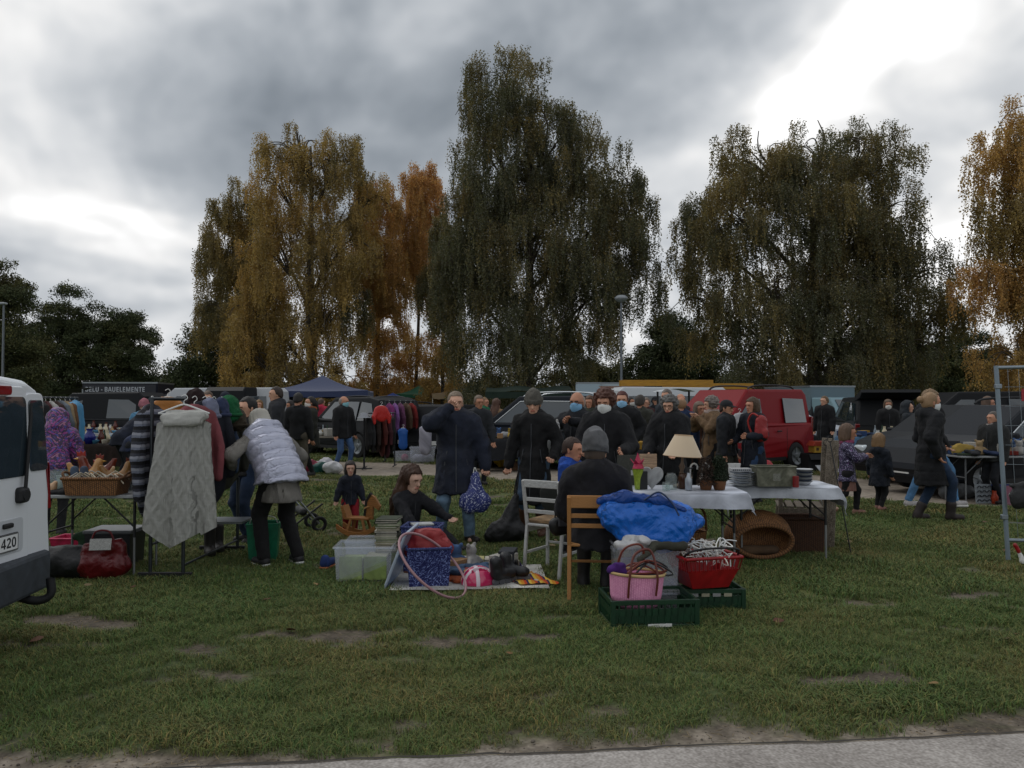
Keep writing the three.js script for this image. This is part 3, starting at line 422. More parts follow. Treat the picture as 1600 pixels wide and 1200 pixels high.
function vehicle(name, label, type, colourHex, x, z, turn, o = {}) {
  const c = { ...CARS[type], ...(o.spec ?? {}) }, t = thing(name, label, o.category ?? (type === 'van' || type === 'minivan' ? 'van' : 'car'), [x, 0, z], turn, o.group), h2 = c.L / 2, W = c.W, tp = .15;
  const wide = (g) => { const p = g.attributes.position; for (let i = 0; i < p.count; i++) { const y = p.getY(i), xx = p.getX(i); let k = 1 - tp * clamp((y - c.belt) / (c.roof - c.belt)); k *= 1 - .09 * smooth(h2 - .7, h2, Math.abs(xx)); if (y < .5) k *= .985; p.setZ(i, p.getZ(i) * k); } g.computeVertexNormals(); return g; };
  const arch = (ax) => { const a = []; for (let i = 0; i <= 8; i++) { const u = PI * (1 - i / 8) * -1 + PI; a.push([ax + Math.cos(PI - u + PI) * -1 * c.wr * 1.18, c.wr + Math.sin(u) * c.wr * 1.18]); } return a; };
  const arcPts = (ax) => { const a = []; for (let i = 0; i <= 10; i++) { const u = i / 10 * PI; a.push([ax + Math.cos(u) * c.wr * 1.17, Math.max(.22, c.wr + Math.sin(u) * c.wr * 1.17)]); } return a; };
  const lower = [[-h2 + .06, .3], [-h2, .5], [-h2 + .02, .78], [-h2 + .1, c.belt + .02], [c.hood, c.belt + .03], [mix(c.hood, h2, .55), c.belt - .06], [h2 - .16, c.nose + .04], [h2 - .02, c.nose - .18], [h2, .45], [h2 - .1, .25], ...arcPts(c.ax[0]), ...arcPts(c.ax[1]), [-h2 + .12, .24]];
  const paint = M.paint(colourHex), b = .055;
  part(t, 'body', wide(prism(lower, W - 2 * b, b, -(W / 2 - b))), paint);
  part(t, 'cabin', wide(prism(c.cab, W - .14 - 2 * b, b, -(W / 2 - b - .07))), paint);
  const side = (pts, s, proud) => wide(prism(pts, .02, 0, s > 0 ? W / 2 - .07 + proud - .02 : -(W / 2 - .07 + proud)));
  for (const s of [1, -1]) for (const w of c.win) { const f = part(t, 'window', side(w, s, .013), M.carGlass); if (o.chrome) { const r = w.map((p) => [...p]); part(f, 'trim', mg(r.map((p, i) => { const q = r[(i + 1) % r.length], k = (y) => (W / 2 - .07) * (1 - tp * clamp((y - c.belt) / (c.roof - c.belt))) + .016; return bar([p[0], p[1], s * k(p[1])], [q[0], q[1], s * k(q[1])], .013, 6); })), M.chrome); } }
  const n = c.cab.length, glass = (a, q, inset) => { const d = nrm([q[0] - a[0], q[1] - a[1], 0]), nn = [-d[1], d[0]], A = [a[0] + d[0] * inset, a[1] + d[1] * inset], Q = [q[0] - d[0] * inset, q[1] - d[1] * inset]; const e = .062; return wide(prism([[A[0] + nn[0] * e, A[1] + nn[1] * e], [Q[0] + nn[0] * e, Q[1] + nn[1] * e], [Q[0] + nn[0] * (e - .02), Q[1] + nn[1] * (e - .02)], [A[0] + nn[0] * (e - .02), A[1] + nn[1] * (e - .02)]], W - .42, 0, -(W - .42) / 2)); };
  part(t, 'windscreen', glass(c.cab[n - 1], c.cab[n - 2], .08), M.carGlass);
  if (!o.boot) part(t, 'rear_window', glass(c.cab[1], c.cab[0], .05), M.carGlass);
  for (const s of [1, -1]) {
    part(t, 'headlight', tf(box(.4, .17, .36, 0, 0, 0, .06), h2 - .22, c.nose - .15, s * (W / 2 - .27), 0, -s * .25, -.15), mat('#c8d2d8', .12, { clearcoat: 1 }));
    part(t, 'tail_light', tf(box(.07, type === 'van' || type === 'minivan' ? .5 : .26, .14, 0, 0, 0, .03), -h2 + .045, c.belt - .28, s * (W / 2 - .15), 0, 0, .05), mat('#6d0d10', .15, { clearcoat: 1 }));
    part(t, 'mirror', tf(box(.12, .13, .2, 0, 0, 0, .045), c.hood - .25, c.belt + .02, s * (W / 2 + .05)), paint);
    part(t, 'sill', box(c.ax[0] - c.ax[1] - c.wr * 2.5, .09, .03, (c.ax[0] + c.ax[1]) / 2, .23, s * (W / 2 - .03)), M.black);
    for (const hx of c.win.length > 2 ? [-1.0, -.1] : [-.6]) part(t, 'door_handle', box(.16, .03, .03, hx, c.belt - .12, s * (W / 2 + .005), .01), M.black);
    for (const sx of c.win.length > 2 ? [-1.15, -.25, .75] : [-.9, .65]) part(t, 'door_gap', box(.008, c.belt - .4, .006, sx, .36, s * (W / 2 - .001)), M.black);
    for (const ax of c.ax) wheel(t, ax, s * (W / 2 - .01), c.wr);
  }
  part(t, 'grille', box(.05, .14, W * .5, h2 - .03, c.nose - .3, 0, .015), M.black);
  part(t, 'bumper', box(.1, .2, W * .92, -h2, .36, 0, .04), o.dark ? M.black : paint); part(t, 'bumper', box(.1, .18, W * .86, h2 - .03, .3, 0, .04), o.dark ? M.black : paint);
  part(t, 'number_plate', box(.012, .11, .5, -h2 - .055, .42, 0), M.white); part(t, 'number_plate', box(.012, .11, .5, h2 + .024, .36, 0), M.white);
  if (o.rails) for (const s of [1, -1]) part(t, 'roof_rail', tube([[-1.7, c.roof + .03, s * .55], [-1.6, c.roof + .1, s * .55], [.0, c.roof + .1, s * .55], [.12, c.roof + .03, s * .55]], .022, 24), o.rails === 'dark' ? M.black : M.chrome);
  if (o.boot) { const y = c.roof - .02, x0 = c.cab[2][0] + .1; const bt = part(t, 'tailgate', tf(prism([[0, 0], [-1.05, .12], [-1.1, .06], [-.9, -.02], [0, -.06]], W * .78, .02, -W * .39), x0, y, 0, 0, 0, o.boot), paint); part(bt, 'window', tf(box(.5, .012, W * .62, -.55, .085, 0), x0, y, 0, 0, 0, o.boot), M.carGlass); part(t, 'boot_opening', box(.03, .8, W * .68, -h2 + .25, .55, 0, .01), M.black); }
  return t;
}
// cars and vans behind the stalls
vehicle('estate_car', 'black estate car behind the stall with dark hung clothes', 'suv', '#101215', -4.683, -24, 2.35, { rails: 'dark', spec: { roof: 1.62 } });
vehicle('parked_car', 'dark grey car behind the clear storage tubs', 'hatch', '#1c1e22', -3.008, -25, 1.9, {});
vehicle('estate_car', 'black car with a red tail light beside the navy coat', 'estate', '#131519', -1.242, -23.5, 1.15, {});
vehicle('parked_car', 'dark blue grey SUV with chrome window trim and roof rails', 'suv', '#171c24', 0.602, -19.5, 2.75, { rails: 1, chrome: 1 });
vehicle('parked_van', 'red van with a dark roof rack', 'minivan', '#7c1119', 5.172, -18.6, -2.5, { rails: 'dark', dark: 1 });
vehicle('parked_car', 'white car behind the tail of the red van', 'hatch', '#c3c9d2', 7.891, -23, -.55, {});
vehicle('estate_car', 'dark estate car with its boot wide open', 'suv', '#121417', 10.661, -23.5, 1.35, { boot: -.12 });
vehicle('parked_car', 'dark hatchback with its nose towards the two girls', 'hatch', '#15181c', 9.114, -16.2, -2.75, {});
vehicle('estate_car', 'black estate car behind the table at the mesh fence', 'estate', '#181c22', 8.889, -14.2, -2.9, { chrome: 1, rails: 'dark', spec: { roof: 1.52 } });
vehicle('parked_van', 'black van behind the estate car on the right', 'minivan', '#131519', 12.805, -22.5, 3.0, {});
vehicle('parked_van', 'black van behind the blue puffer jacket', 'minivan', '#121418', -13.211, -25, 3.0, { spec: { roof: 1.62 } });
vehicle('parked_van', 'white van behind the main clothes rack', 'van', '#b9bcc0', -10.699, -28, 3.1, { spec: { roof: 1.98 } });
vehicle('parked_van', 'dark van left of the blue gazebo', 'van', '#15171b', -9.242, -29, 1.4, { spec: { roof: 2.06 } });
vehicle('parked_van', 'white van with yellow ladders on its roof', 'van', '#c3c8cc', 6.037, -27, .1, { spec: { roof: 2.0 } });
vehicle('parked_car', 'white car seen through the mesh fence', 'suv', '#bfc3c6', 16.22, -25, -1.4, { spec: { roof: 1.9 } });
vehicle('parked_car', 'silver grey car behind the denim heap and the dark cars', 'estate', '#50565c', -3.226, -31, .2, { rails: 'dark' });
vehicle('parked_car', 'dark car far behind the girl in the flowered jacket', 'estate', '#1a1d20', 13.049, -30, .1, {});
{ // ladders on the van roof
  const t = thing('ladder', 'yellow ladder lying on the roof of the white van, front one', 'ladder', [5.298, 2.14, -26.6]);
  for (const z of [-.2, .2]) part(t, 'rail', box(3.1, .2, .05, -.1, 0, z, .01), M.plastic('#b98512')); for (let i = 0; i < 9; i++) part(t, 'rung', bar([-1.45 + i * .33, .1, -.2], [-1.45 + i * .33, .1, .2], .017), M.steel);
  again(t, 'yellow ladder lying behind the first on the van roof, lower one', [6.956, 2.05, -27.6]);
}
// box trucks
function boxTruck(label, hex, x, z, turn, { L, H, W, cabin = '#2a3038', text, base = .8 }) {
  const t = thing('box_truck', label, 'truck', [x, 0, z], turn);
  const bd = part(t, 'box_body', box(L, H - base, W, 0, base, 0, .05), M.paint(hex)); part(bd, 'edge_trim', [box(L + .02, .06, W + .03, 0, H - .04, 0), box(L + .02, .06, W + .03, 0, base, 0)], M.steel);
  part(t, 'cab', prism([[L / 2 + .05, .5], [L / 2 + .05, H * .78], [L / 2 + 1.1, H * .78], [L / 2 + 1.6, H * .5], [L / 2 + 1.7, .5]], W * .9, .05, -W * .45), M.paint(cabin)); part(t, 'windscreen', prism([[L / 2 + 1.19, H * .76], [L / 2 + 1.66, H * .52], [L / 2 + 1.69, H * .52], [L / 2 + 1.22, H * .77]], W * .8, 0, -W * .4), M.carGlass);
  part(t, 'chassis', box(L + 1, .2, W * .7, .3, .5, 0), M.black); for (const s of [1, -1]) for (const ax of [L / 2 + .8, -L / 2 + .9]) wheel(t, ax, s * W * .46, .4);
  if (text) {
    const cv = document.createElement('canvas'); cv.width = 1024; cv.height = 512; const q = cv.getContext('2d'); q.fillStyle = hex; q.fillRect(0, 0, 1024, 512); q.fillStyle = '#a7abb2'; q.font = 'bold 96px sans-serif'; q.fillText(text, 20, 105, 850); q.fillRect(640, 170, 190, 150); q.fillStyle = hex; for (const [a, b] of [[650, 182], [745, 182], [650, 255], [745, 255]]) q.fillRect(a, b, 76, 55);
    const tx = new THREE.CanvasTexture(cv); tx.colorSpace = THREE.SRGBColorSpace; part(t, 'lettering', new THREE.PlaneGeometry(L * .96, (H - base) * .9).translate(0, base + (H - base) / 2, W / 2 + .02), mat('#ffffff', .4, { map: tx }));
  }
  return t;
}
boxTruck('dark blue box truck with white lettering on its side', '#131622', -16.017, -33, .12, { L: 2.9, H: 2.4, W: 2.2, text: 'BELU - BAUELEMENTE', cabin: '#131622' });
boxTruck('pale blue grey box truck in front of the tallest birch', '#9fb0bb', 3.262, -34, 1.5, { L: 3.4, H: 2.4, W: 1.0, cabin: '#9fb0bb' });
boxTruck('pale grey box truck left of the street lamp', '#aab6bd', 4.211, -35, 1.45, { L: 3.4, H: 2.42, W: 1.5, cabin: '#aab6bd' });
boxTruck('pale blue lorry by the trunk of the broad birch', '#64757d', 11.644, -31, -1.35, { L: 3.2, H: 2.2, W: 1.9, cabin: '#7f9aa3' });
// white panel van at the left edge, seen from behind
{
  const t = thing('panel_van', 'white panel van cut by the left edge of the picture', 'van', [-3.13, 0, -4.56]), wp = mat('#d9dde2', .3, { clearcoat: .6, clearcoatRoughness: .12 });
  // rear outline across (z) and up (y), swept forward along -x
  const out = (k, w) => { const hw = .81 * w; return [[-hw, .42 * k], [-hw, .95], [-hw + .035, 1.15], [-hw + .1, 1.56], [-hw + .16, 1.66], [-hw + .28, 1.715], [-.2, 1.745], [.2, 1.745], [hw - .28, 1.715], [hw - .16, 1.66], [hw - .1, 1.56], [hw - .035, 1.15], [hw, .95], [hw, .42 * k]]; };
  const sh = shape(out(1, 1)), g = new THREE.ExtrudeGeometry(sh, { depth: 3.7, bevelEnabled: true, bevelThickness: .1, bevelSize: .05, bevelSegments: 5, bevelOffset: -.05, curveSegments: 6 });
  // extrude runs +z: turn so that the start faces +x
  g.rotateY(-PI / 2).translate(-.1, 0, 0);
  part(t, 'body', g, wp);
  const face = (pts, d, x0, bev = .008) => tf(prism(pts.map(([z, y]) => [-z, y]), d, bev), 0, 0, 0, 0, PI / 2).translate(x0, 0, 0);
  const rl = (z0, z1, y0, y1, r, s0 = 0, s1 = 0) => { const sh = new THREE.Shape(), P = [[z0, y0], [z1, y0], [z1 + s1, y1], [z0 + s0, y1]]; const n = P.length; for (let i = 0; i < n; i++) { const a = P[(i + n - 1) % n], b = P[i], c = P[(i + 1) % n], u = nrm([a[0] - b[0], a[1] - b[1], 0]), v = nrm([c[0] - b[0], c[1] - b[1], 0]); const p = [b[0] + u[0] * r, b[1] + u[1] * r], q = [b[0] + v[0] * r, b[1] + v[1] * r]; i ? sh.lineTo(...p) : sh.moveTo(...p); sh.quadraticCurveTo(b[0], b[1], q[0], q[1]); } sh.closePath(); return sh; };
  const plate = (sh, d, x0, bev = 0) => tf(prism(sh, d, bev), 0, 0, 0, 0, PI / 2).translate(x0, 0, 0);   // shape x -> -z
  // local -z is the far side of the van; shapes are drawn with x = -z
  const big = part(t, 'rear_door', plate(rl(-.72, .52, .5, 1.66, .05, .02, -.05), .012, .002, .008), wp);
  part(big, 'window', plate(rl(-.6, .5, 1.1, 1.6, .05, .02, -.035), .012, .014, .003), M.carGlass);
  part(big, 'brake_light', plate(rl(-.02, .3, 1.615, 1.665, .015), .03, .01, .004), mat('#7c1015', .2, { clearcoat: 1 }));
  part(big, 'handle', [box(.05, .07, .14, .03, .96, .02, .02)], M.black);
  const wipe = part(big, 'wiper', [bar([.05, 1.01, -.44], [.045, 1.5, -.495], .011, 6), bar([.04, 1.06, -.455], [.04, 1.56, -.505], .008, 5), tf(cyl(.045, .035, .05, 0, 0, 0), .02, .98, -.43, 0, 0, -PI / 2), tf(box(.07, .1, .1, .03, .93, -.43, .025))], M.black);
  part(big, 'plate_recess', plate(rl(-.28, .46, .63, .84, .03), .012, .012, .002), mat('#b9bdc2', .4));
  { const cv = document.createElement('canvas'); cv.width = 512; cv.height = 112; const q = cv.getContext('2d'); q.fillStyle = '#d9dbdc'; q.fillRect(0, 0, 512, 112); q.strokeStyle = '#222'; q.lineWidth = 6; q.strokeRect(4, 4, 504, 104); q.fillStyle = '#1d3f8f'; q.fillRect(8, 8, 40, 96); q.fillStyle = '#15161a'; q.font = 'bold 92px sans-serif'; q.fillText('H RH 1420', 62, 89, 430);
    const tx = new THREE.CanvasTexture(cv); tx.colorSpace = THREE.SRGBColorSpace; const np = part(big, 'number_plate', plate(rl(-.12, .4, .645, .755, .01), .012, .022, .001), M.black); part(t, 'plate_lettering', new THREE.PlaneGeometry(.515, .106).rotateY(PI / 2).translate(.0375, .7, -.14), mat('#ffffff', .4, { map: tx })); }
  part(big, 'plate_lamps', [box(.03, .03, .09, .03, .79, -.3, .01), box(.03, .03, .09, .03, .79, -.1, .01)], M.black);
  const small = part(t, 'rear_door', plate(rl(.535, .775, .5, 1.62, .04, -.04, -.1), .012, -.008, .006), wp);
  part(small, 'window', plate(rl(.55, .735, 1.12, 1.58, .03, -.03, -.075), .012, .003, .003), M.carGlass);
  part(t, 'tail_light', plate(rl(.785, .825, .85, 1.16, .015, 0, -.035), .06, -.075, .004), mat('#7c1015', .2, { clearcoat: 1 }));
  part(t, 'tail_light', plate(rl(-.825, -.785, .85, 1.16, .015, .03, 0), .06, -.075, .004), mat('#7c1015', .2, { clearcoat: 1 }));
  const bp = shape([[-.82, .22], [-.82, .1], [-.7, -.03], [0, -.1], [.7, -.03], [.82, .1], [.82, .22]]);
  part(t, 'bumper', tf(prism(bp, .2, .025), 0, .36, 0, -PI / 2, PI / 2).translate(0, 0, 0), mat('#3a4048', .7, { map: T.speck }));
  part(t, 'tow_hitch', tube([[-.1, .36, -.48], [.1, .3, -.5], [.17, .33, -.52], [.17, .44, -.52]], .028, 18), M.black);
  part(t, 'underbody', box(3.3, .2, 1.4, -1.9, .28, 0), M.black);
  for (const s of [1, -1]) for (const ax of [-.75, -3.2]) wheel(t, ax, s * .78, .3);
}

// ---------------------------------------------------------------- people
function bend(a, b, l1, l2, pole) {        // elbow or knee between a and b
  const d = sub3(b, a), L = Math.min(len3(d), (l1 + l2) * .998), u = nrm(d), k = (l1 * l1 - l2 * l2 + L * L) / (2 * L), h = Math.sqrt(Math.max(0, l1 * l1 - k * k));
  const dot = u[0] * pole[0] + u[1] * pole[1] + u[2] * pole[2], p = nrm(sub3(pole, u.map((v) => v * dot)));
  return [add3(add3(a, u, k), p, h), add3(a, u, L)];
}
const ell = (x, y, z, cx, cy, cz, rx, ry, rz) => { const a = (x - cx) / rx, b = (y - cy) / ry, c = (z - cz) / rz, l = Math.sqrt(a * a + b * b + c * c); return (l - 1) * Math.min(rx, ry, rz); };
const facePrims = [seg([0, .02, .03], [0, -.07, .045], .064, .046), seg([0, -.094, .052], [0, -.094, .054], .027), seg([-.028, .03, .076], [.028, .03, .076], .019), { ...seg([0, .018, .088], [0, -.022, .107], .009, .0145), k: .012 }, { ...seg([-.017, -.056, .088], [.017, -.056, .088], .011), k: .01 }, seg([0, -.07, -.025], [0, -.2, -.04], .054, .058),
  { ...seg([-.08, .01, -.012], [-.078, -.025, -.008], .017, .012, [1, 0, 0, 2]), k: .008 }, { ...seg([.08, .01, -.012], [.078, -.025, -.008], .017, .012, [1, 0, 0, 2]), k: .008 }];
const skull = (x, y, z) => ell(x, y, z, 0, .03, -.015, .079, .097, .1);
const headField = (x, y, z) => { let d = skull(x, y, z); for (const q of facePrims) d = smin(d, dseg(q, x, y, z), q.k ?? .03); const ax = Math.abs(x); const so = Math.hypot(ax - .032, y - .006, z - .098) - .017; d = -smin(-d, so, .012); const eye = Math.hypot(ax - .031, y - .006, z - .076) - .0125; return Math.min(d, eye); };
const headTint = (x, y, z) => { const ax = Math.abs(x); if (z > .06 && Math.hypot(ax - .031, y - .006) < .006) return [.06, .05, .05]; if (z > .07 && Math.hypot((ax - .031) / 1.4, y - .006) < .009) return [1.25, 1.35, 1.45]; if (z > .07 && Math.abs(y + .056) < .011 && ax < .025) return [.8, .5, .5]; if (z > .06 && Math.abs(y - .032 + ax * .12) < .006 && ax > .012 && ax < .05) return [.3, .24, .2]; return [1, 1, 1]; };
const hb = [[-.12, -.23, -.14], [.12, .15, .14]];
const headGeo = { near: surface(headField, hb, .0055, headTint), far: surface(headField, hb, .014, headTint) };
function handPrims(curl) {
  const P = [seg([-.006, .0, 0], [0, .055, .004], .03, .036, [0, 0, 1, 1.9])];
  [[-.03, .075, .066], [-.01, .085, .076], [.011, .082, .07], [.03, .07, .055]].forEach(([x, y, L], i) => { const a = [x, y - .01, .004], b = [x * 1.1, y + L * .42 * Math.cos(curl * .7), .004 + L * .5 * Math.sin(curl * .7)], c = [x * 1.1, b[1] + L * .5 * Math.cos(curl * 1.9), b[2] + L * .5 * Math.sin(curl * 1.9)]; P.push({ ...seg(a, b, .0098, .009), k: .008 }, { ...seg(b, c, .009, .0075), k: .006 }); });
  P.push({ ...seg([.024, .02, .006], [.05, .052, .018 + curl * .01], .013, .0105), k: .014 }, { ...seg([.05, .052, .018 + curl * .01], [.05, .08, .03 + curl * .014], .0105, .0085), k: .006 }, seg([0, -.03, 0], [0, .01, 0], .025, .026, [0, 0, 1, 1.3]));
  return P;
}
const white = (g) => { g.setAttribute('color', new THREE.BufferAttribute(new Float32Array(g.attributes.position.count * 3).fill(1), 3)); return g; };
const flip = (g) => { const x = g.index.array; for (let i = 0; i < x.length; i += 3) { const t = x[i]; x[i] = x[i + 1]; x[i + 1] = t; } return g; };
const handGeo = { near: [.5, 1.1].map((c) => white(blob(handPrims(c), .012, .005))), far: [.5, 1.1].map((c) => white(blob(handPrims(c), .02, .013))) };
// hair and hats, made once round the head
const lump = (a, f) => (x, y, z) => a * nz(x * f, y * f, z * f);
const lock = (a) => (x, y, z) => a * (nz(x * 70, y * 7, z * 70) + .7 * nz(x * 28, y * 5, z * 28));
const faceCut = (x, y, z, low = .055) => Math.max(z - .0 - Math.max(0, (y - low) * 1.1) - .052 + Math.max(0, -y) * .2, -(z - .1) * .0 + (y - .09 + 0) * .9);   // >0 in front of the hairline
const hairField = {
  short: (x, y, z) => Math.max(smin(ell(x, y, z, 0, .036, -.02, .09, .105, .108), ell(x, y, z, 0, -.03, -.045, .08, .075, .075), .03) + lock(.006)(x, y, z), -.01 + .62 * z - y, Math.min(z - .035, .085 - y)),
  bob: (x, y, z) => Math.max(smin(ell(x, y, z, 0, .04, -.018, .1, .11, .112), ell(x, y, z, 0, -.06, -.035, .105, .1, .085), .05) + lock(.009)(x, y, z), Math.min(z - .04, .08 - y)),
  long: (x, y, z) => Math.max(smin(smin(ell(x, y, z, 0, .04, -.018, .098, .11, .112), ell(x, y, z, 0, -.14, -.06, .12, .2, .07), .05), ell(x, y, z, 0, -.32, -.075, .12, .16, .05), .08) + lock(.012)(x, y, z), Math.min(z - .045, .08 - y)),
  curly: (x, y, z) => Math.max(ell(x, y, z, 0, .045, -.02, .118, .118, .122) + lump(.024, 34)(x, y, z), Math.min(z - .055, .07 - y)),
  bun: (x, y, z) => Math.max(Math.min(smin(ell(x, y, z, 0, .036, -.02, .089, .104, .106), ell(x, y, z, 0, -.02, -.05, .078, .07, .07), .03), ell(x, y, z, 0, .03, -.15, .045, .045, .04)) + lock(.005)(x, y, z), Math.min(z - .035, .085 - y)),
  tail: (x, y, z) => Math.max(Math.min(smin(ell(x, y, z, 0, .036, -.02, .089, .104, .106), ell(x, y, z, 0, -.02, -.05, .078, .07, .07), .03), ell(x, y, z, 0, -.1, -.14, .035, .15, .032)) + lock(.006)(x, y, z), Math.min(z - .035, .085 - y)),
  fringe: (x, y, z) => Math.max(smin(ell(x, y, z, 0, .02, -.045, .09, .08, .085), ell(x, y, z, 0, -.03, -.045, .082, .06, .07), .03) + lock(.006)(x, y, z), y - .075, z - .03),
};
const hatField = {
  beanie: (x, y, z) => { const o = Math.min(ell(x, y, z, 0, .06, -.02, .1, .125, .115), Math.max(ell(x, y, z, 0, .04, -.018, .11, .2, .122), Math.abs(y - .04) - .03)); return Math.max(o + .003 * Math.sin(Math.atan2(x, z) * 34) + lump(.008, 18)(x, y, z), -(y - .012 + z * .15)); },
  slouch: (x, y, z) => Math.max(Math.min(ell(x, y, z, 0, .08, -.045, .104, .135, .125), Math.max(ell(x, y, z, 0, .04, -.018, .108, .2, .12), Math.abs(y - .03) - .03)) + lump(.012, 16)(x, y, z), -(y - .0 + z * .1)),
  cap: (x, y, z) => Math.min(Math.max(ell(x, y, z, 0, .05, -.015, .094, .1, .112), -(y - .045)), Math.max(ell(x, y, z, 0, .05, .08, .075, .012, .11), -(z - .03))),
  flat: (x, y, z) => Math.max(ell(x, y, z, 0, .075, .005, .118, .062, .14) + lump(.008, 18)(x, y, z), -(y - .045)),
  hood: (x, y, z) => Math.max(Math.abs(smin(ell(x, y, z, 0, .03, -.03, .125, .14, .14), ell(x, y, z, 0, -.12, -.05, .13, .1, .12), .06) + lump(.01, 14)(x, y, z)) - .012, z - .045 - Math.max(0, y) * .15),
};
const maskField = (x, y, z) => Math.max(Math.abs(smin(ell(x, y, z, 0, -.045, .03, .069, .075, .075), dseg(seg([0, -.015, .09], [0, -.08, .075], .022, .02), x, y, z), .035)) - .004, -(z - .012), y - .002 - Math.max(0, .03 - Math.abs(x)) * .5, -(y + .108));
const wide = [[-.2, -.52, -.24], [.2, .24, .22]], tight = [[-.16, -.2, -.22], [.16, .24, .22]], cacheHead = {};
const headWear = (kind, name, far) => (cacheHead[name + far] ??= surface(kind[name], name === 'long' || name === 'hood' ? wide : tight, far ? .016 : .0085));
const maskGeo = surface(maskField, [[-.1, -.14, -.02], [.1, .03, .14]], .0055);

const flowerTex = texture(256, 256, (u, v) => { const s = Math.abs(tileN(u, v, 26, 2)) > .42 || tileN(u, v, 34, 9) > .5, p = tileN(u, v, 20, 5) > .45; return s ? [.72, .7, .82] : p ? [.45, .22, .5] : [.13, .1, .24]; }, { srgb: true, size: .42 });
const paisleyTex = texture(256, 256, (u, v) => { const a = tileF(u, v, 10, 3, 2), b = tileF(u, v, 12, 3, 7); return a > .13 ? [.55, .22, .5] : b > .12 ? [.26, .25, .55] : a < -.16 ? [.6, .38, .5] : [.2, .11, .26]; }, { srgb: true, size: .4 });
const snowTex = texture(256, 256, (u, v) => { const a = tileN(u, v, 30, 2) > .25; return a ? [.7, .72, .8] : [.16, .2, .45]; }, { srgb: true, size: .4 });
const clipped = (pr, at, cell, disp) => { const F = field(pr, .04); return surface((x, y, z) => Math.max(F(x, y, z) + disp(x, y, z), at[1] - y + .012 * nz(x * 9, 1, z * 9)), bounds(pr, cell * 2.5 + .02), cell); };
const SKIN = ['#c08e74', '#b98369', '#c99a80', '#ad7a60'];
let personSeed = 1;
